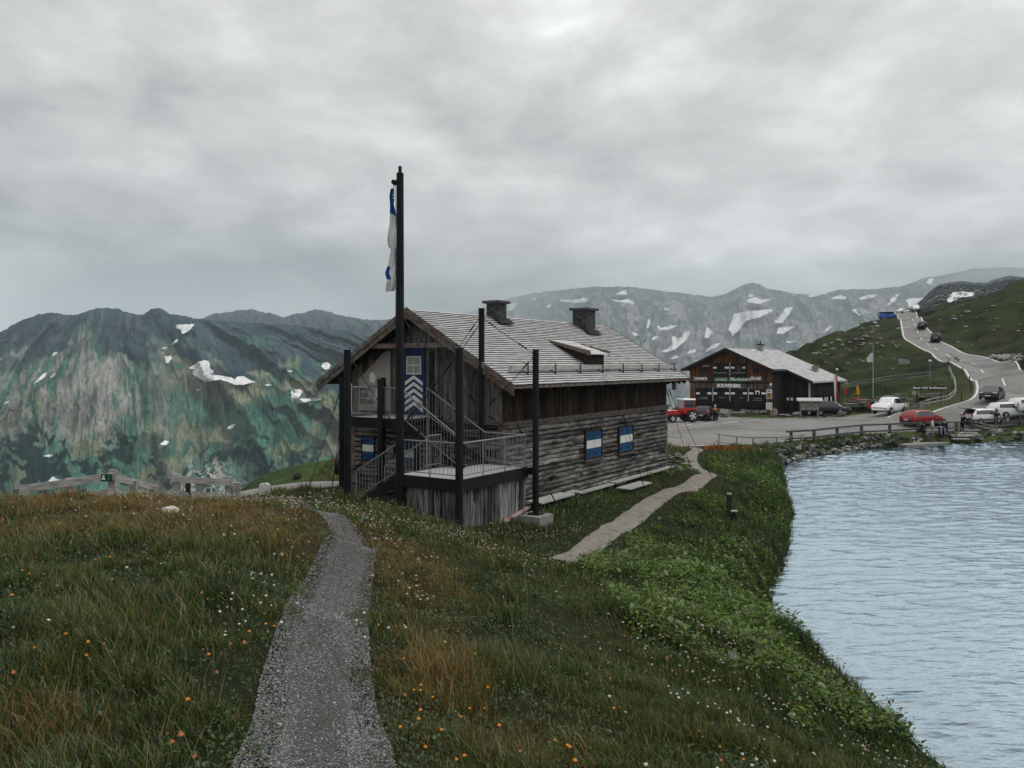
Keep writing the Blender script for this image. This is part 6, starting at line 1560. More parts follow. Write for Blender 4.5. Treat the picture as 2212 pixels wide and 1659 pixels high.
# ---- lake wall, steps, gate, landing
wl_ = [base(x, y) for x, y in ((1640, 975), (1700, 969), (1760, 961), (1808, 953), (1861, 948), (1922, 945), (1982, 942), (2045, 941), (2100, 938), (2152, 933), (2212, 929), (2290, 924))]
wo_ = thing('lake_wall', (wl_[5][0], wl_[5][1], 0), 'rubble stone wall holding the road above the lake', 'wall')
mb = MB(); m2 = MB()
for x, y in densify(wl_, .38):
    yy = np.arange(y, y - 6, -.1); g = ground_h(np.full(len(yy), x), yy); k = int(np.argmax(g < .04)); ysh = yy[k] if (g < .04).any() else y - 2
    rows = 4
    for j in range(rows):
        if rnd.random() < .34: continue
        t_ = j / (rows - 1); y2 = y - .1 + (ysh - y + .15) * t_ + rnd.uniform(-.1, .1); x2 = x + rnd.uniform(-.12, .12)
        (mb if rnd.random() < .88 else m2).rock((x2, y2, gz(x2, y2) + rnd.uniform(-.02, .12)), (rnd.uniform(.35, .8), .5, rnd.uniform(.28, .5)), rnd, 12)
mb.build('stones', M('lake_wall_stone', (.035, .038, .034), (.15, .15, .142), scale=4, rough=.95, bump=.6, island=.55, col3=(.03, .042, .03), c3=(.5, .62), s3=1.2), wo_); m2.build('pale_stones', M('lake_wall_pale', (.24, .235, .225), (.42, .41, .40), scale=4, rough=.95, bump=.5, island=.3), wo_)
sh_ = thing('shore_stones', (*base(1700, 985), 0), 'line of boulders along the waterline below the log fence', 'stones'); mb = MB()
for x, y in densify([base(a, b_) for a, b_ in ((1690, 992), (1705, 990), (1730, 984), (1760, 980), (1800, 975), (1850, 970), (1900, 966))], .42):
    mb.rock((x + rnd.uniform(-.12, .12), y - .15, rnd.uniform(.05, .2)), (rnd.uniform(.4, .8), .55, rnd.uniform(.3, .6)), rnd, 12)
mb.build('stones', m_stone, sh_)
p0, p1 = base(1940, 961), base(2032, 957); mb = MB(); z_ = .22
mb.beam((p0[0], p0[1] - .5, z_ - .15), (p1[0], p1[1] - .4, z_ - .15), 1.3, .3); tag(mb.build('landing_slab', m_conc), 'low concrete landing slab at the waterline by the crouching people', 'landing')
st = thing('stone_steps', (*base(2075, 940), gz(*base(2075, 940))), 'broad pale stone steps leading down to the lake', 'steps')
for k in range(5):
    x, y = base(2086 - k * 4, 932 + k * 4.5); mb = MB(); mb.box((x, y - .2, gz(x, y) + .04), (2.3 - .15 * k, .7, .16), Matrix.Rotation(R(-4 + k * 2), 3, 'Z')); mb.build('step', m_stone, st, bevel=.03)
ga = base(2101, 934); gb = base(2146, 937); gt = thing('wooden_gate', (ga[0], ga[1], gz(*ga)), 'pale wooden barrier of crossed rails at the lakeside steps', 'gate')
zA, zB = gz(*ga), gz(*gb); A, B_ = Vector((ga[0], ga[1] - .3, zA)), Vector((gb[0], gb[1] - .5, zB - .1))
mb = MB(); mb.beam(A + Vector((0, 0, .98)), B_ + Vector((0, 0, .80)), .08, .09); mb.beam(A + Vector((0, 0, .75)), B_ + Vector((0, 0, .35)), .08, .09); mb.beam(A + Vector((.9, 0, .30)), B_ + Vector((-.1, 0, .78)), .07, .09); mb.beam(A + Vector((.95, .0, -.05)), B_ + Vector((0, 0, .25)), .07, .09)
mb.build('rail', m_pale, gt); mb = MB(); mb.beam(B_ + Vector((0, 0, -.5)), B_ + Vector((0, 0, .85)), .10, .10, (0, 1, 0)); mb.build('post', m_pale, gt); mb = MB(); mb.beam(B_ + Vector((-1.35, -.4, -.9)), B_ + Vector((-1.6, -.2, .1)), .1, .1, (0, 1, 0)); mb.build('post', m_pale, gt)
# ---- notice shelter
kx, ky = base(1748, 902); kz = gz(kx, ky); kb = thing('notice_shelter', (kx, ky, kz), 'roofed wooden notice board with a picture panel by the road', 'notice board', rz=R(-6))
for x in (-.95, .95): mb = MB(); mb.box((x, 0, .95), (.17, .17, 2.1)); mb.build('post', m_rail, kb, local=True)
mb = MB(); mb.prism([(-1.4, -.55, 1.92), (-1.4, .0, 2.22), (-1.4, .55, 1.92), (-1.4, .55, 1.82), (-1.4, 0, 2.12), (-1.4, -.55, 1.82)], (1, 0, 0), 2.8); mb.build('roof', m_shing, kb, local=True)
MB().box((0, -.10, 1.25), (1.72, .05, .85)).build('panel', M('map_panel', (.05, .06, .055), (.38, .37, .34), scale=7, rough=.5, col3=(.22, .12, .08), c3=(.55, .65), s3=4), kb, local=True)
mb = MB(); mb.box((0, -.05, .72), (1.85, .12, .16)); mb.box((0, -.05, 1.75), (1.85, .12, .1)); mb.build('frame', m_darkw, kb, local=True)
# ---- boulders and slabs round the yard
def boulder(xd, yd, w, h, label, mat=None, n=16, grp=None, cat='boulder'):
    p = hit(xd, yd); mb = MB(); mb.rock((p.x, p.y + w * .2, p.z + h * .38), (w, w * .8, h * 1.2), rnd, n); return tag(mb.build('boulder', mat or m_stone), label, cat, grp)
m_dstone = M('lichen_stone', (.10, .105, .10), (.24, .24, .225), scale=5, rough=.95, bump=.6)
boulder(1566, 902, 1.7, 1.15, 'large grey boulder right of the black hatchback', m_dstone)
boulder(1672, 902, 1.1, 1.25, 'tall rounded boulder near the souvenir house entrance', M('brown_stone', (.15, .12, .10), (.28, .25, .22), scale=4, rough=.95, bump=.6))
boulder(1816, 899, 1.0, .85, 'boulder at the foot of the red and white banner', m_dstone)
boulder(1722, 899, 1.1, .6, 'low pale block between the tall boulder and the notice shelter')
boulder(1697, 900, 1.5, .35, 'flat slab lying beside the tall rounded boulder', m_dstone)
p = hit(1594, 898); mb = MB(); mb.lathe([(.75, 0), (.9, .35), (.85, .42), (.2, .40)], (p.x, p.y, p.z), 10); tag(mb.build('stone_trough', m_dstone), 'round stone trough before the shop windows', 'trough')
# ---- banner, flag, lamps
bp = hit(1806, 897); bo = thing('feather_banner', bp, 'tall red and white feather banner beside the dark parked car', 'banner')
MB().tube([(bp.x, bp.y, bp.z), (bp.x, bp.y, bp.z + 4.9)], .025, 6).build('pole', m_pole, bo)
mb = MB(); m2 = MB()
def strip(mb, xa, xb, z0, z1):
    n = 14; vs = []
    for k in range(n + 1):
        t_ = k / n; z = z1 + (z0 - z1) * t_; sw = .05 * math.sin(t_ * 5)
        vs += [(bp.x + xa(t_), bp.y - .03 + sw, bp.z + z), (bp.x + xb(t_), bp.y - .03 + sw * .5, bp.z + z), (bp.x + xb(t_), bp.y - .02 + sw * .5, bp.z + z), (bp.x + xa(t_), bp.y - .02 + sw, bp.z + z)]
    fs = []
    for k in range(n):
        for j in range(4): fs.append((k * 4 + j, k * 4 + (j + 1) % 4, k * 4 + 4 + (j + 1) % 4, k * 4 + 4 + j))
    mb.add(vs, fs)
strip(mb, lambda t_: -.30 + .22 * t_, lambda t_: -.02, .35, 4.75); strip(m2, lambda t_: -.02, lambda t_: .18 - .05 * t_, 1.2, 4.85)
mb.build('white_cloth', m_fwhite, bo); m2.build('red_cloth', M('banner_red', (.42, .012, .02), (.5, .02, .03), scale=5, rough=.8), bo)
fpz = hit(1886, 861); fo_ = thing('flagpole', fpz, 'slim pale flagpole at the picnic place below the hill road', 'flagpole')
kf = fpz.y / F; hp_ = (861 - 746) * kf
MB().tube([(fpz.x, fpz.y, fpz.z - .2), (fpz.x, fpz.y, fpz.z + hp_)], [.065, .04], 10).build('shaft', m_pole, fo_)
pr = [(fpz.z + (861 - y) * kf, a_ * kf, -.02) for y, a_ in ((752, -1), (760, -4), (768, -8), (774, -13), (779, -14), (783, -12))]
limp_flag('flag', [(z, fpz.x + a_, fpz.x + b_) for z, a_, b_ in pr], Matrix.Translation((0, fpz.y, 0)), [m_fwhite, M('flag_teal', (.015, .10, .20), (.02, .13, .25), scale=4, rough=.8)], 'small blue and white flag on the slim pale pole at the picnic place', lambda z, t_: 1 if z > fpz.z + (861 - 763) * kf else 0, .05)
def lamp(xd, yb, yt, label, dd=None):
    p = hit(xd, yb) if dd is None else Vector((*at(xd, dd), gz(*at(xd, dd)))); h = CAMZ - (yt - HY) / F * p.y - p.z; o = thing('street_lamp', p, label, 'street lamp')
    mb = MB(); mb.tube([(p.x, p.y, p.z - .2), (p.x, p.y, p.z + h - .25)], [.055, .04], 8); mb.build('post', m_rail, o)
    mb = MB(); mb.lathe([(.05, -.3), (.20, -.22), (.22, -.06), (.05, 0)], (p.x, p.y, p.z + h), 10); mb.build('lamp_head', m_letter, o)
lamp(2009, 822, 777, 'slim lamp post standing on the slope below the hill road'); lamp(1808, 0, 796, 'lamp post rising behind the far end of the souvenir house', 121); 
p = hit(1913, 862); mb = MB(); mb.tube([(p.x, p.y, p.z - .2), (p.x, p.y, p.z + 1.55)], .06, 8); mb.lathe([(.02, 0), (.09, .03), (.09, .16), (.02, .2)], (p.x, p.y, p.z + 1.55), 8); tag(mb.build('bollard_light', m_trim), 'short black bollard light behind the white pickup', 'bollard')
# ---- toll sign and notice boards
p = hit(2008, 868); ts = thing('toll_sign', p, 'long dark roadside board reading Auto Halt Straßenmaut', 'sign'); w2 = 31.5 * p.y / F; zc_ = CAMZ - (837.5 - HY) / F * p.y
for x in (-w2 * .85, w2 * .85): MB().box2((p.x + x - .05, p.y, gz(p.x + x, p.y) - .2), (p.x + x + .05, p.y + .1, zc_)).build('post', m_darkw, ts)
MB().box2((p.x - w2, p.y - .06, zc_ - .24), (p.x + w2, p.y - .001, zc_ + .24)).build('board', M('sign_brown', (.016, .011, .008), rough=.7), ts)
text('Auto Halt! Straßenmaut', 'lettering', .40, Matrix.Translation((p.x, p.y - .066, zc_ - .13)) @ TU, m_letter, ts, .004, 'CENTER', bold=.006)
p = hit(1977, 869); nb = thing('notice_board', p, 'small pale notice board above the wire crates', 'notice board'); zc_ = CAMZ - (849 - HY) / F * p.y
MB().box2((p.x - .4, p.y - .03, zc_ - .27), (p.x + .4, p.y, zc_ + .27)).build('panel', m_plaster, nb); MB().tube([(p.x, p.y + .04, p.z - .2), (p.x, p.y + .04, zc_)], .04, 6).build('post', m_rail, nb)
p = hit(1831, 893); ab = thing('menu_board', p, 'yellow green standing board right of the feather banner', 'sign'); 
MB().box((p.x, p.y, p.z + .60), (.72, .06, .85)).build('panel', M('menu_green', (.10, .13, .03), (.16, .19, .05), scale=9, rough=.6), ab)
for x in (-.33, .33): MB().box((p.x + x, p.y + .06, p.z + .45), (.06, .06, 1.15)).build('leg', m_darkw, ab)
# ---- parasols, tables, crates
def parasol(xd, yt, yb, c_, label):
    q = hit(xd, 881); h = (yb - yt) * q.y / F * 1.0; zt = CAMZ - (yt - HY) / F * q.y; zb_ = CAMZ - (yb - HY) / F * q.y
    o = thing('parasol', (q.x, q.y, q.z), label, 'parasol', 'closed parasols at the picnic place')
    MB().tube([(q.x, q.y, q.z), (q.x, q.y, zt + .1)], .035, 6).build('pole', m_pole, o); mb = MB(); mb.lathe([(.05, zt), (.16, zt - .3), (.22, (zt + zb_) / 2), (.26, zb_ + .1), (.20, zb_)], (q.x, q.y, 0), 9); mb.build('folded_canopy', c_, o)
    MB().lathe([(.3, q.z), (.3, q.z + .1), (.05, q.z + .12)], (q.x, q.y, 0), 10).build('foot', m_darkw, o)
m_or, m_rd, m_yl = M('canopy_orange', (.55, .13, .01), (.62, .18, .02), scale=6, rough=.8), M('canopy_red', (.36, .025, .012), (.42, .04, .02), scale=6, rough=.8), M('canopy_yellow', (.60, .24, .01), (.66, .30, .03), scale=6, rough=.8)
parasol(1772.5, 841, 863, m_or, 'closed orange parasol directly behind the notice shelter'); parasol(1798, 839, 858, m_or, 'closed orange parasol half hidden by the white banner'); parasol(1825, 836, 853, m_rd, 'closed dark red parasol at the far corner of the souvenir house'); parasol(1852.5, 833, 853, m_yl, 'closed yellow orange parasol standing over the red table')
def picnic(xd, yd, rz_, mat, grp=True, label='wooden picnic table with benches on the gravel beside the souvenir house'):
    p = hit(xd, yd); o = thing('picnic_table', p, label, 'picnic table', 'picnic tables beside the souvenir house' if grp else None, rz=R(rz_))
    MB().box((0, 0, .74), (1.8, .75, .06)).build('table_top', mat, o, local=True)
    for y in (-.68, .68): MB().box((0, y, .44), (1.8, .28, .05)).build('seat', mat, o, local=True)
    for x in (-.65, .65):
        mb = MB(); mb.beam((x, -.7, 0), (x, -.2, .71), .08, .08, (1, 0, 0)); mb.beam((x, .7, 0), (x, .2, .71), .08, .08, (1, 0, 0)); mb.beam((x, -.75, .40), (x, .75, .40), .07, .06); mb.build('trestle', m_rail, o, local=True)
for x, y, r_, m_ in ((1836, 884, 10, m_pale), (1858, 886, -15, m_rail), (1846, 878, 5, m_rail), (1872, 885, 20, m_pale), (1866, 876, 0, m_pale), (1893, 876, -10, m_rail), (1906, 872, 12, m_rail), (1925, 868, -6, m_pale), (1944, 864, 8, m_rail), (1996, 865, -5, m_pale), (2022, 863, 6, m_rail)): picnic(x, y, r_, m_)
picnic(1853, 872, 0, M('red_table', (.42, .05, .02), (.5, .08, .03), scale=4, rough=.6), False, 'orange red table under the closed yellow orange parasol')
def crate(xd, yd, w, label):
    p = hit(xd, yd); o = thing('wire_crate', p, label, 'wire crate'); mb = MB(); h = .95
    for x in (0, w):
        for y in (0, .8): mb.box2((p.x + x - .03, p.y + y - .03, p.z), (p.x + x + .03, p.y + y + .03, p.z + h))
    mb.build('frame', m_rail, o); mb = MB(); n = int(w / .14)
    for k in range(1, n): mb.tube([(p.x + w * k / n, p.y, p.z), (p.x + w * k / n, p.y, p.z + h)], .012, 4)
    for k in range(6): mb.tube([(p.x, p.y, p.z + h * k / 5), (p.x + w, p.y, p.z + h * k / 5)], .014, 4); mb.tube([(p.x, p.y + .8, p.z + h * k / 5), (p.x + w, p.y + .8, p.z + h * k / 5)], .014, 4)
    mb.build('wire_mesh', m_zinc, o)
crate(1945, 876, .95, 'wire crate standing left of the other wire crate behind the pickup'); crate(1963, 877, 1.0, 'wire crate between the other crate and the toll sign')
# ---- sign frame on the hill road and marker posts
p = Vector((*at(2067, 133.5), gz(*at(2067, 133.5)))); rs = thing('road_sign', p, 'small square sign standing on the hill road near the centre dashes', 'sign'); zt = 785 - 771.5; k_ = p.y / F
mb = MB(); mb.box((p.x, p.y, p.z + .42), (.78, .05, .70)); mb.build('panel', M('sign_pale', (.40, .41, .40), (.5, .51, .5), scale=3, rough=.6), rs); mb = MB(); mb.box((p.x - .2, p.y - .035, p.z + .58), (.28, .02, .26)); mb.box((p.x + .22, p.y - .035, p.z + .28), (.26, .02, .28)); mb.box((p.x, p.y - .036, p.z + .42), (.8, .02, .06)); mb.build('dark_field', m_black, rs)
for x in (-.3, .3): MB().box((p.x + x, p.y + .04, p.z + .05), (.05, .04, .2)).build('leg', m_trim, rs)
_mp = inset(LE_S, -.35)
for i in (9, 15, 19, 24, 29, 34):
    x, y = _mp[i]; z = gz(x, y); mb = MB(); mb.lathe([(.07, z - .1), (.06, z + .85), (.03, z + .92)], (x, y, 0), 8); tag(mb.build('marker_post', m_trim), 'slim dark marker post on the verge along the left edge of the hill road', 'marker post', 'marker posts along the hill road')
# ---- boulder wall right of the road
bw = thing('boulder_wall', (*base(2175, 784), 0), 'wall of rounded pale boulders beside the road at the right photo edge', 'wall'); mb = MB()
for _ in range(150):
    t_ = rnd.random(); xd = 2140 + t_ * 150; top = 772 - 6 * t_; lo = 776 + 14 * t_; q = hit(xd, rnd.uniform(top, lo)); s_ = rnd.uniform(.5, 1.1); mb.rock((q.x, q.y, q.z + .2), (s_, s_ * .8, s_ * .75), rnd, 12)
mb.build('stones', M('boulder_wall_stone', (.20, .195, .185), (.46, .45, .43), scale=2, rough=.95, island=.4, bump=.5), bw)
# ---- loose pale stones on the hillsides
m_hill = M('hill_stone', (.17, .166, .158), (.38, .37, .36), scale=3, rough=.95, island=.3, bump=.4)
boulder(1955, 789, 2.1, 1.7, 'big pale pointed boulder on the slope below the hill road', m_hill)
spots = [(1883,707),(1882,695),(1892,697),(1875,692),(1886,712),(1868,717),(1880,712),(1871,722),(1864,712),(1895,706),(1884,719),(1872,730),(1902,733),(1866,727),(1890,699),(1860,700),(1849,735),(1836,742),(1820,748),(1801,755),(1780,758),(1812,737),(1795,742),(1905,751),(1935,752),(1938,753),(1790,768),(1770,764),(1760,766),(2030,694),(2060,684),(2090,676),(2130,672),(2145,664),(2060,690),(2155,708),(2200,716),(2110,688),(2085,707),(2150,690),(2014,671),(2205,655),(1862,735),(1855,722),(1844,752),(1831,757),(1785,752),(1880,745),(1858,748),(1895,742)]
for xd, yd in spots:
    q = hit(xd, yd, 60); s_ = rnd.uniform(.45, 1.2) * (q.y / 170) ** .5; mb = MB(); mb.rock((q.x, q.y, q.z + s_ * .12), (s_ * 1.5, s_, s_ * .6), rnd, 11)
    tag(mb.build('hill_stone', m_hill), 'pale weathered stone lying on the green hillside by the road', 'stone', 'pale stones on the hillsides')

for _ in range(70):
    if rnd.random() < .6: xd, yd = rnd.uniform(1730, 1945), rnd.uniform(692, 800)
    else: xd, yd = rnd.uniform(1990, 2212), rnd.uniform(640, 760)
    q = hit(xd, yd, 60)
    if q.y > 320 or poly_sd(np.array([q.x]), np.array([q.y]), ROAD_POLY)[0] < 1.5 or q.y < 112: continue
    s_ = rnd.uniform(.25, .75) * (q.y / 170) ** .5; mb = MB(); mb.rock((q.x, q.y, q.z + s_ * .1), (s_ * 1.5, s_, s_ * .6), rnd, 9)
    tag(mb.build('hill_stone', m_hill), 'pale weathered stone lying on the green hillside by the road', 'stone', 'pale stones on the hillsides')
# ================================================================== meadow: grass, herbs, flowers, gravel
RG = np.random.default_rng(7)
m_grass = bpy.data.materials.new('grass_blade'); m_grass.use_nodes = True
t = m_grass.node_tree; N = t.nodes; t.nodes.remove(N['Principled BSDF'])
vc = N.new('ShaderNodeVertexColor'); vc.layer_name = 'Col'
df = N.new('ShaderNodeBsdfDiffuse'); tl = N.new('ShaderNodeBsdfTranslucent'); gl = N.new('ShaderNodeBsdfGlossy'); gl.inputs['Roughness'].default_value = .45; gl.inputs['Color'].default_value = (.9, .95, 1, 1)
mx1 = N.new('ShaderNodeMixShader'); mx1.inputs[0].default_value = .35; mx2 = N.new('ShaderNodeMixShader'); mx2.inputs[0].default_value = .035
t.links.new(vc.outputs[0], df.inputs[0]); t.links.new(vc.outputs[0], tl.inputs[0])
t.links.new(df.outputs[0], mx1.inputs[1]); t.links.new(tl.outputs[0], mx1.inputs[2]); t.links.new(mx1.outputs[0], mx2.inputs[1]); t.links.new(gl.outputs[0], mx2.inputs[2])
t.links.new(mx2.outputs[0], N['Material Output'].inputs['Surface'])
def scatter(d0, d1, dens, margin=1.0):
    n = int(dens * 1.30 * (d1 * d1 - d0 * d0) / 2 * 1.12)
    d = np.sqrt(RG.uniform(d0 * d0, d1 * d1, n)); a = RG.uniform(-.665, .665, n); return a * d + RG.uniform(-margin, margin, n) * .3, d
def allowed(x, y, edge=0.0):
    dp, _ = seg_dist(x, y, PATH); ds, _ = seg_dist(x, y, SIDE); dd, _ = seg_dist(x, y, DRIVE)
    n = fbm(x * 3.1, y * 3.1, 91, 2) - .5; n1 = fbm(x * .9, y * .9, 93, 2) - .5
    k = (dp > PATH_W - .02 + n * .28 + n1 * .16 + edge) & (ds > SIDE_W - .04 + .16 * sstep(28, 36, y) + n * .3 + n1 * .2 + edge) & (dd > DRIVE_W + n * .8)
    k &= ~in_poly(x, y, HUTPOLY) & ~in_poly(x, y, DECKPOLY) & (poly_sd(x, y, ROAD_POLY) > .15)
    k &= poly_sd(x, y, LAKE) > -.1
    return k & ~((y > 31) & (x < -13))
PAL = np.array([(.024, .058, .009), (.062, .104, .017), (.125, .135, .028), (.26, .21, .085), (.30, .150, .040), (.078, .160, .024), (.170, .138, .046), (.010, .022, .006)])
def blade_colour(x, y):
    r_ = rust_map(x, y); g = fbm(x * .8, y * .8, 71, 3); g4 = fbm(x * .28, y * .28, 77, 3); sd = poly_sd(x, y, LAKE); lush = (1 - sstep(1.0, 5.5, sd)) * (y < 58)
    lush = np.maximum(lush, .55 * sstep(16, 22, y) * (x > 1))
    n = len(x)
    w = np.zeros((n, 8))
    w[:, 0] = .9 + 1.2 * sstep(.5, .62, g) + .8 * lush; w[:, 1] = 1.3; w[:, 2] = 1.1 * (1 - lush) + .7 * sstep(.5, .6, 1 - g); w[:, 3] = .26 * (1 - lush) + .25 * sstep(.55, .65, g4); w[:, 4] = .06 * (1 - lush) + .1 * sstep(.58, .66, g4)
    w[:, 5] = .25 + 2.4 * lush * sstep(.44, .56, g4); w[:, 6] = .5 * (1 - lush); w[:, 7] = .8 * sstep(.48, .60, g)
    w[:, 4] += 5.0 * r_; w[:, 6] += 3.0 * r_; w[:, 3] += 2.2 * r_; w[:, 0] *= 1 - .8 * r_; w[:, 7] *= 1 - .5 * r_
    w /= w.sum(1, keepdims=True); c = w.cumsum(1); u = RG.random(n)[:, None]
    k = (u > c).sum(1).clip(0, 7)
    return PAL[k] * RG.uniform(.35, 1.45, (n, 1))
def make_blades(x, y, hgt, wid, col, seg, lean=.55, curl=.8):
    n = len(x); z = ground_h(x, y) - .01
    th = RG.uniform(0, 2 * np.pi, n); wind = .5
    lx, ly = np.cos(th) * lean * RG.uniform(.3, 1.3, n) - wind * .25, np.sin(th) * lean * RG.uniform(.3, 1.3, n)
    fa = RG.uniform(0, 2 * np.pi, n); wx, wy = np.cos(fa), np.sin(fa)
    ts = {3: (0, .38, .74), 2: (0, .55), 1: (0,)}[seg]
    V = []; C = []
    for i, s_ in enumerate(ts):
        b_ = s_ ** 1.7 * curl; px = x + lx * hgt * b_; py = y + ly * hgt * b_; pz = z + hgt * s_ * (1 - .18 * s_)
        w = wid * (1 - .5 * s_) / 2
        V += [np.stack([px - wx * w, py - wy * w, pz], -1), np.stack([px + wx * w, py + wy * w, pz], -1)]
    V.append(np.stack([x + lx * hgt * curl * 1.15, y + ly * hgt * curl * 1.15, z + hgt * (1 - .30 * np.hypot(lx, ly))], -1))
    m_ = len(V); VV = np.stack(V, 1).reshape(-1, 3); base_i = (np.arange(n) * m_)[:, None]
    Q = []
    for i in range(len(ts) - 1): Q.append(base_i + np.array([[2 * i, 2 * i + 1, 2 * i + 3, 2 * i + 2]]))
    T_ = base_i + np.array([[m_ - 3, m_ - 2, m_ - 1]])
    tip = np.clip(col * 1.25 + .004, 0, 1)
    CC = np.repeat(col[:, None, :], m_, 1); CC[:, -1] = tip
    return VV, (np.concatenate(Q) if Q else np.zeros((0, 4), int)), T_, CC.reshape(-1, 3)
def clump(x, y): return .40 + 1.30 * sstep(.38, .68, fbm(x * 2.1, y * 2.1, 81, 3)) * (.5 + 1.0 * fbm(x * .6, y * .6, 83, 2))
def grass_layer(name, label, layers):
    VS, QS, TS_, CS = [], [], [], []; off = 0
    for d0, d1, dens, seg, h0, h1, w0 in layers:
        x, y = scatter(d0, d1, dens); k = allowed(x, y); x, y = x[k], y[k]
        cl = clump(x, y); keep = RG.random(len(x)) < np.clip(.18 + .85 * cl, 0, 1); x, y, cl = x[keep], y[keep], cl[keep]
        bank = (1 - sstep(.5, 4.5, poly_sd(x, y, LAKE))) * .55
        dp, _ = seg_dist(x, y, PATH)
        ds_, _ = seg_dist(x, y, SIDE)
        h = RG.uniform(h0, h1, len(x)) * cl * (1 + bank) * (.45 + .55 * sstep(PATH_W, PATH_W + .5, dp)) * (.35 + .65 * sstep(SIDE_W + .1, SIDE_W + 1.5, ds_)); w = w0 * RG.uniform(.6, 1.4, len(x))
        V, Q, T_, C = make_blades(x, y, h, w, blade_colour(x, y), seg)
        VS.append(V); QS.append(Q + off); TS_.append(T_ + off); CS.append(C); off += len(V)
        # seed stalks: long, thin, pale
        kk = RG.random(len(x)) < .006
        if kk.any() and d1 < 30:
            xs_, ys_ = x[kk], y[kk]; V, Q, T_, C = make_blades(xs_, ys_, RG.uniform(.18, .38, len(xs_)) * (1 if d1 < 12 else 1.1), np.full(len(xs_), w0 * .55), np.array([[.26, .225, .125]]) * RG.uniform(.6, 1.1, (len(xs_), 1)), 3 if seg == 3 else 2, .8, .9)
            VS.append(V); QS.append(Q + off); TS_.append(T_ + off); CS.append(C); off += len(V)
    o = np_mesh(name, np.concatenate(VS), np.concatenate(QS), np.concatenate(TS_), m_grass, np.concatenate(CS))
    return tag(o, label, 'grass', kind='stuff')
grass_layer('meadow_grass', 'thick alpine meadow grass, dark green with rusty and straw coloured patches', [
    (1.9, 4.6, 7600, 3, .045, .125, .0038), (4.6, 8.5, 3600, 3, .055, .135, .0056), (8.5, 15, 1350, 2, .065, .15, .0090), (15, 26, 520, 2, .08, .18, .015), (26, 44, 190, 1, .12, .26, .030), (44, 72, 70, 1, .14, .30, .055)])
# low herbs: many small folded leaves, broad ones down the lake bank
def leaves(x, y, size, col, zmax):
    n = len(x); z = ground_h(x, y) + RG.uniform(.01, 1, n) * zmax; th = RG.uniform(0, 2 * np.pi, n); el = RG.uniform(-.2, .9, n)
    dx, dy, dz_ = np.cos(th) * np.cos(el), np.sin(th) * np.cos(el), np.sin(el); sx, sy = -np.sin(th), np.cos(th); s_ = size
    P0 = np.stack([x, y, z], -1); D_ = np.stack([dx, dy, dz_], -1) * s_[:, None]; S_ = np.stack([sx, sy, np.full(n, .35)], -1) * s_[:, None] * .38; S2 = np.stack([-sx, -sy, np.full(n, .35)], -1) * s_[:, None] * .38
    V = np.stack([P0, P0 + D_ * .5 + S_, P0 + D_, P0 + D_ * .5 + S2], 1).reshape(-1, 3); b_ = (np.arange(n) * 4)[:, None]
    return V, np.concatenate([b_ + np.array([[0, 1, 2]]), b_ + np.array([[0, 2, 3]])]), np.repeat(col, 4, 0)
VS, TS_, CS = [], [], []; off = 0
for d0, d1, dens, s0, s1 in ((1.9, 5, 1500, .012, .028), (5, 10, 700, .016, .036), (10, 18, 260, .024, .05), (18, 32, 95, .04, .08)):
    x, y = scatter(d0, d1, dens); k = allowed(x, y); x, y = x[k], y[k]; k = RG.random(len(x)) < (.25 + .75 * sstep(.42, .6, fbm(x * 1.1, y * 1.1, 101, 3))); x, y = x[k], y[k]
    c_ = np.array([[.042, .080, .018]]) * RG.uniform(.5, 1.6, (len(x), 1)) + rust_map(x, y)[:, None] * np.array([[.05, .012, .0]])
    V, T_, C = leaves(x, y, RG.uniform(s0, s1, len(x)), c_, .09); VS.append(V); TS_.append(T_ + off); CS.append(C); off += len(V)
for d0, d1, dens, s0, s1 in ((8, 14, 1300, .04, .08), (14, 24, 620, .05, .10), (24, 50, 170, .08, .15)):
    x, y = scatter(d0, d1, dens); k = (x > 1.5); x, y = x[k], y[k]; k = allowed(x, y, .45); x, y = x[k], y[k]; sd = poly_sd(x, y, LAKE); g = fbm(x * .55, y * .55, 105, 3)
    k = (sd < 5.2) & (g + .12 * (1 - sd / 5) - .05 * sstep(26, 40, y) > .50); x, y, sd = x[k], y[k], sd[k]
    c_ = np.array([[.070, .125, .014]]) * RG.uniform(.3, 1.7, (len(x), 1)) + RG.random((len(x), 1)) ** 4 * np.array([[.07, .07, .0]])
    V, T_, C = leaves(x, y, np.clip(RG.lognormal(np.log((s0 + s1) / 2.9), .5, len(x)), .015, .16), c_, .30); VS.append(V); TS_.append(T_ + off); CS.append(C); off += len(V)
tag(np_mesh('meadow_herbs', np.concatenate(VS), None, np.concatenate(TS_), m_grass, np.concatenate(CS)), 'low leafy herbs in the meadow, broad bright leaves down the lake bank', 'herbs', kind='stuff')
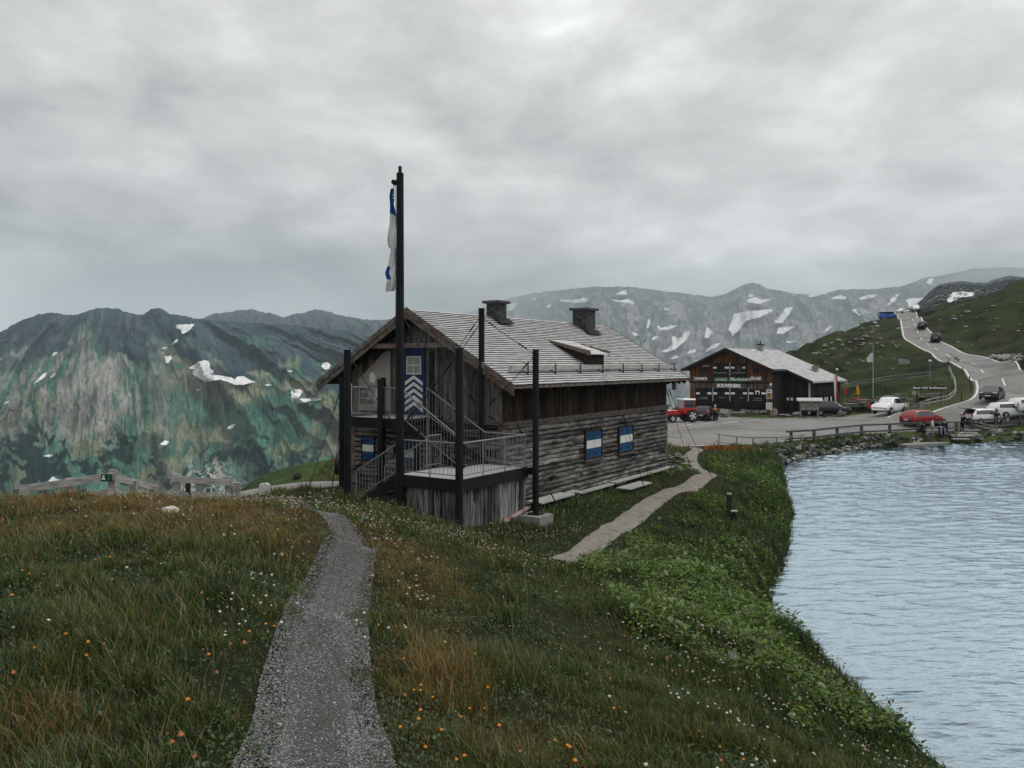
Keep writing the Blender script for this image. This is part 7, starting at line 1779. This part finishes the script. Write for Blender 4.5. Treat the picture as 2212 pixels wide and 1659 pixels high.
# flowers
m_of = M('petal_orange', (.62, .20, .02), (.70, .30, .03), scale=40, rough=.7); m_pf = M('petal_rusty', (.45, .13, .05), (.55, .22, .10), scale=40, rough=.7); m_wf = M('petal_white', (.55, .53, .47), (.70, .68, .63), scale=50, rough=.8); m_stem = M('flower_stem', (.035, .06, .02), rough=.8)
def flower_mesh(nm, r_, np_, layers, mat, hgt):
    mb = MB(); rg = random.Random(5)
    mb.cur = 0
    for l in range(layers):
        for k in range(np_):
            g = 2 * math.pi * (k + .5 * l) / np_; rr = r_ * (1 - .28 * l); z = hgt + .004 * l; dx, dy = math.cos(g), math.sin(g); sx, sy = -dy, dx; w = rr * 2.2 / np_; up = rr * (.25 + .35 * l)
            mb.add([(0, 0, z), (dx * rr * .6 + sx * w, dy * rr * .6 + sy * w, z + up * .6), (dx * rr, dy * rr, z + up), (dx * rr * .6 - sx * w, dy * rr * .6 - sy * w, z + up * .6)], [(0, 1, 2, 3)])
    mb.cur = 1; mb.tube([(.02, .01, -.02), (.008, .004, hgt * .5), (0, 0, hgt)], .0022, 4)
    me = bpy.data.meshes.new(nm); me.from_pydata([tuple(v) for v in mb.v], [], mb.f); me.materials.append(mat); me.materials.append(m_stem); me.polygons.foreach_set('material_index', mb.mi); return me
def globe_mesh(nm, r_, mat, hgt):
    bm = bmesh.new(); bmesh.ops.create_icosphere(bm, subdivisions=1, radius=r_); rg = random.Random(3)
    for v in bm.verts: v.co *= rg.uniform(.75, 1.2); v.co.z = v.co.z * .8 + hgt
    me = bpy.data.meshes.new(nm); bm.to_mesh(me); bm.free(); mb = MB(); mb.tube([(.01, .01, -.02), (0, 0, hgt)], .002, 4)
    bm = bmesh.new(); bm.from_mesh(me); n0 = len(bm.faces); vs = [bm.verts.new(v) for v in mb.v]
    for f in mb.f: bm.faces.new([vs[i] for i in f]).material_index = 1
    bm.to_mesh(me); bm.free(); me.materials.append(mat); me.materials.append(m_stem); return me
FM = {'o': flower_mesh('orange_flower', .0105, 9, 2, m_of, .13), 'r': flower_mesh('rusty_flower', .0105, 11, 3, m_pf, .14), 'w': globe_mesh('white_clover', .011, m_wf, .13)}
INFO = {'o': ('orange_flower', 'single orange hawkweed flower standing in the meadow grass', 'flower', 'orange flowers in the meadow'), 'r': ('rusty_flower', 'rusty red composite flower head standing in the meadow grass', 'flower', 'rusty flowers in the meadow'), 'w': ('white_clover', 'small white clover head standing in the meadow grass', 'flower', 'white clover heads in the meadow')}
def plant(kind, x, y, s_=1.0):
    o = bpy.data.objects.new(INFO[kind][0], FM[kind]); COL.objects.link(o); o.location = (x, y, gz(x, y)); o.rotation_euler = (RG.uniform(-.25, .25), RG.uniform(-.25, .25), RG.uniform(0, 6.28)); o.scale = (s_, s_, s_ * RG.uniform(.8, 1.2)); tag(o, *INFO[kind][1:])
fl5 = [(395,943),(197,988),(207,1042),(450,1068),(472,968),(548,972),(1112,1005),(1110,1030),(1395,650),(1313,955),(1350,823),(1433,817),(1440,890),(1455,928),(1140,778),(1080,730),(910,720),(1205,622),(1155,635),(1118,568),(912,517),(790,525),(585,527),(490,548),(790,448),(410,452),(557,405),(165,633),(110,590),(50,380),(8,548),(55,752),(1030,1310)]
fl6 = [(350,1068),(315,908),(250,915),(617,925),(645,962),(415,1230),(435,1242),(475,1210),(530,1270),(690,1330),(790,1357),(870,1447),(475,1355),(425,1395),(370,1405),(475,1598),(690,1610),(715,1608),(1075,1000),(1140,1020),(1222,1025),(1133,880),(930,900),(725,1103),(1418,1170),(1840,1170),(1240,1560),(1265,1572),(1175,1565),(1290,1605),(2050,1540),(2080,1600),(580,1480),(690,1420),(1685,1060),(240,670),(300,690),(815,1215),(605,1180)]
def low(xd, yd):
    """ground under a flower seen at this spot: its head stands 17 cm up"""
    d = np.concatenate([np.arange(1.8, 12, .03), np.arange(12, 70, .15)]); X = (xd - CX) / F * d; k = int(np.argmax(CAMZ - (yd - HY) / F * d < ground_h(X, d) + .13)); return float(X[k]), float(d[k])
for L_, ox in ((fl5, 0), (fl6, 724.7)):
    for a, b_ in L_: plant('o', *low(ox + a * .40325, 990.1 + b_ * .40325), RG.uniform(.85, 1.25))
for a, b_ in ((912, 1465), (965, 1505), (1003, 1560), (1135, 1148), (90, 1182), (1258, 1010), (1262, 1056), (1085, 1602)): plant('r', *low(a * .40325, 990.1 + b_ * .40325), RG.uniform(.8, 1.3))
for a, b_ in ((365, 1265), (595, 1240), (625, 1190), (1950, 1460), (2000, 1500), (2040, 1300), (1480, 1190)): plant('r', *low(724.7 + a * .40325, 990.1 + b_ * .40325), RG.uniform(.7, 1.1))
for k in range(16): plant('o', *low(20 + RG.random() * 90, 1056 + RG.random() * 14), 1.5)
x, y = scatter(3, 22, 2.2); k = allowed(x, y, .1); x, y = x[k], y[k]; k = RG.random(len(x)) < .25 + .75 * rust_map(x, y); x, y = x[k][:110], y[k][:110]
for a, b_ in zip(x, y): plant('o', a, b_, RG.uniform(.6, 1.1))
def white_w(x, y):
    dp, _ = seg_dist(x, y, PATH); g = fbm(x * .7, y * .7, 121, 3)
    return np.clip(.18 + 1.6 * np.exp(-((dp - .6) / .35) ** 2) + 1.2 * np.exp(-((y - 19.5) / 3.0) ** 2) * (x > -7) * (x < 3.5) + .9 * (x > 1.2) * (y < 14), 0, 1.6) * sstep(.40, .58, g)
x, y = scatter(2.6, 9, 26); k = allowed(x, y, .03); x, y = x[k], y[k]; k = RG.random(len(x)) < white_w(x, y); x, y = x[k], y[k]; od = np.argsort(y)[:230]
for a, b_ in zip(x[od], y[od]): plant('w', a, b_, RG.uniform(.7, 1.2))
x, y = scatter(8.5, 34, 26); k = allowed(x, y, .03); x, y = x[k], y[k]; k = RG.random(len(x)) < white_w(x, y); x, y = x[k], y[k]
n = len(x); z = ground_h(x, y) + RG.uniform(.12, .26, n); r_ = RG.uniform(.010, .020, n) * (1 + .015 * y); oc = np.array([(1, 0, 0), (0, 1, 0), (-1, 0, 0), (0, -1, 0), (0, 0, .8), (0, 0, -.8)])
V = (np.stack([x, y, z], -1)[:, None, :] + oc[None] * r_[:, None, None]).reshape(-1, 3); b_ = (np.arange(n) * 6)[:, None]
T_ = np.concatenate([b_ + np.array([f]) for f in ((0, 1, 4), (1, 2, 4), (2, 3, 4), (3, 0, 4), (1, 0, 5), (2, 1, 5), (3, 2, 5), (0, 3, 5))])
c_ = np.where(RG.random((n, 1)) < .78, np.array([[.58, .55, .48]]), np.array([[.50, .25, .10]])) * RG.uniform(.6, 1.15, (n, 1))
tag(np_mesh('meadow_flowers', V, None, T_, m_grass, np.repeat(c_, 6, 0)), 'countless small white and yellowish flowers in the meadow before the hut', 'flowers', kind='stuff')
# the orange cushion of flowers where the trodden path meets the road
cx_, cy_ = base(1578, 972); n = 900; x = cx_ + RG.normal(0, 1.0, n); y = cy_ + RG.normal(0, 1.0, n); k = allowed(x, y); x, y = x[k], y[k]
V, Q, T_, C = make_blades(x, y, RG.uniform(.15, .5, len(x)), np.full(len(x), .09), np.where(RG.random((len(x), 1)) < .6, np.array([[.30, .12, .012]]), np.array([[.22, .05, .015]])) * RG.uniform(.5, 1.2, (len(x), 1)), 2)
tag(np_mesh('flower_cushion', V, Q, T_, m_grass, C), 'orange cushion of flowers where the trodden path meets the road', 'flowers', kind='stuff')
# gravel lying on the path
xs_, ys_ = [], []
for d0, d1, dens in ((1.9, 4.2, 13000), (4.2, 7.0, 7000), (7.0, 10, 3400), (10, 16, 1700)):
    n = int(dens * (d1 - d0) * .8); y = RG.uniform(d0, d1, n); px = np.interp(y, [p[1] for p in PATH], [p[0] for p in PATH]); xs_.append(px + RG.uniform(-1, 1, n) * (PATH_W + .08)); ys_.append(y)
x, y = np.concatenate(xs_), np.concatenate(ys_)
dp_, _ = seg_dist(x, y, PATH); worn = (1 - sstep(.05, .17, np.abs(dp_ - .02 + .12 * (fbm(x * .8, y * .5, 141, 2) - .5)))) * sstep(.35, .6, fbm(x * 1.3, y * .7, 143, 3)); k = RG.random(len(x)) > .80 * worn; x, y = x[k], y[k]; n = len(x); z = ground_h(x, y) + .037
s_ = RG.uniform(.0024, .0065, n) * np.where(RG.random(n) < .06, 1.8, 1) * (1 + .07 * y); rt = RG.uniform(.6, 1.35, (n, 6, 1)); an = RG.uniform(0, 6.28, n)
O = oc[None] * s_[:, None, None] * rt * np.array([1, 1, .65]); ca, sa = np.cos(an)[:, None], np.sin(an)[:, None]
O = np.stack([O[..., 0] * ca - O[..., 1] * sa, O[..., 0] * sa + O[..., 1] * ca, O[..., 2]], -1)
V = (np.stack([x, y, z], -1)[:, None, :] + O).reshape(-1, 3); b_ = (np.arange(n) * 6)[:, None]
T_ = np.concatenate([b_ + np.array([f]) for f in ((0, 1, 4), (1, 2, 4), (2, 3, 4), (3, 0, 4), (1, 0, 5), (2, 1, 5), (3, 2, 5), (0, 3, 5))])
g_ = RG.uniform(.05, .235, (n, 1)); c_ = g_ * np.array([[1.0, 1.0, 1.01]]) + RG.random((n, 1)) ** 6 * .2
tag(np_mesh('gravel', V, None, T_, M('gravel_stone', (.8, .8, .8), (1.2, 1.2, 1.2), scale=60, rough=.85, attr=True, spec=.2), np.repeat(c_, 6, 0)), 'loose grey gravel lying on the footpath', 'gravel', kind='stuff')
# ================================================================== the air
hz = MB().box2((-13500, -700, -345), (13500, 18500, 1400))
mh = bpy.data.materials.new('mountain_air'); mh.use_nodes = True
t = mh.node_tree; t.nodes.clear()
pv = t.nodes.new('ShaderNodeVolumePrincipled'); mo = t.nodes.new('ShaderNodeOutputMaterial')
pv.inputs['Color'].default_value = (.79, .93, 1.0, 1); pv.inputs['Density'].default_value = 1.05e-4
pv.inputs['Anisotropy'].default_value = 0.0
t.links.new(pv.outputs[0], mo.inputs['Volume'])
hz = tag(hz.build('haze', mh), 'pale bluish mountain air over the whole pass', 'haze', kind='stuff')
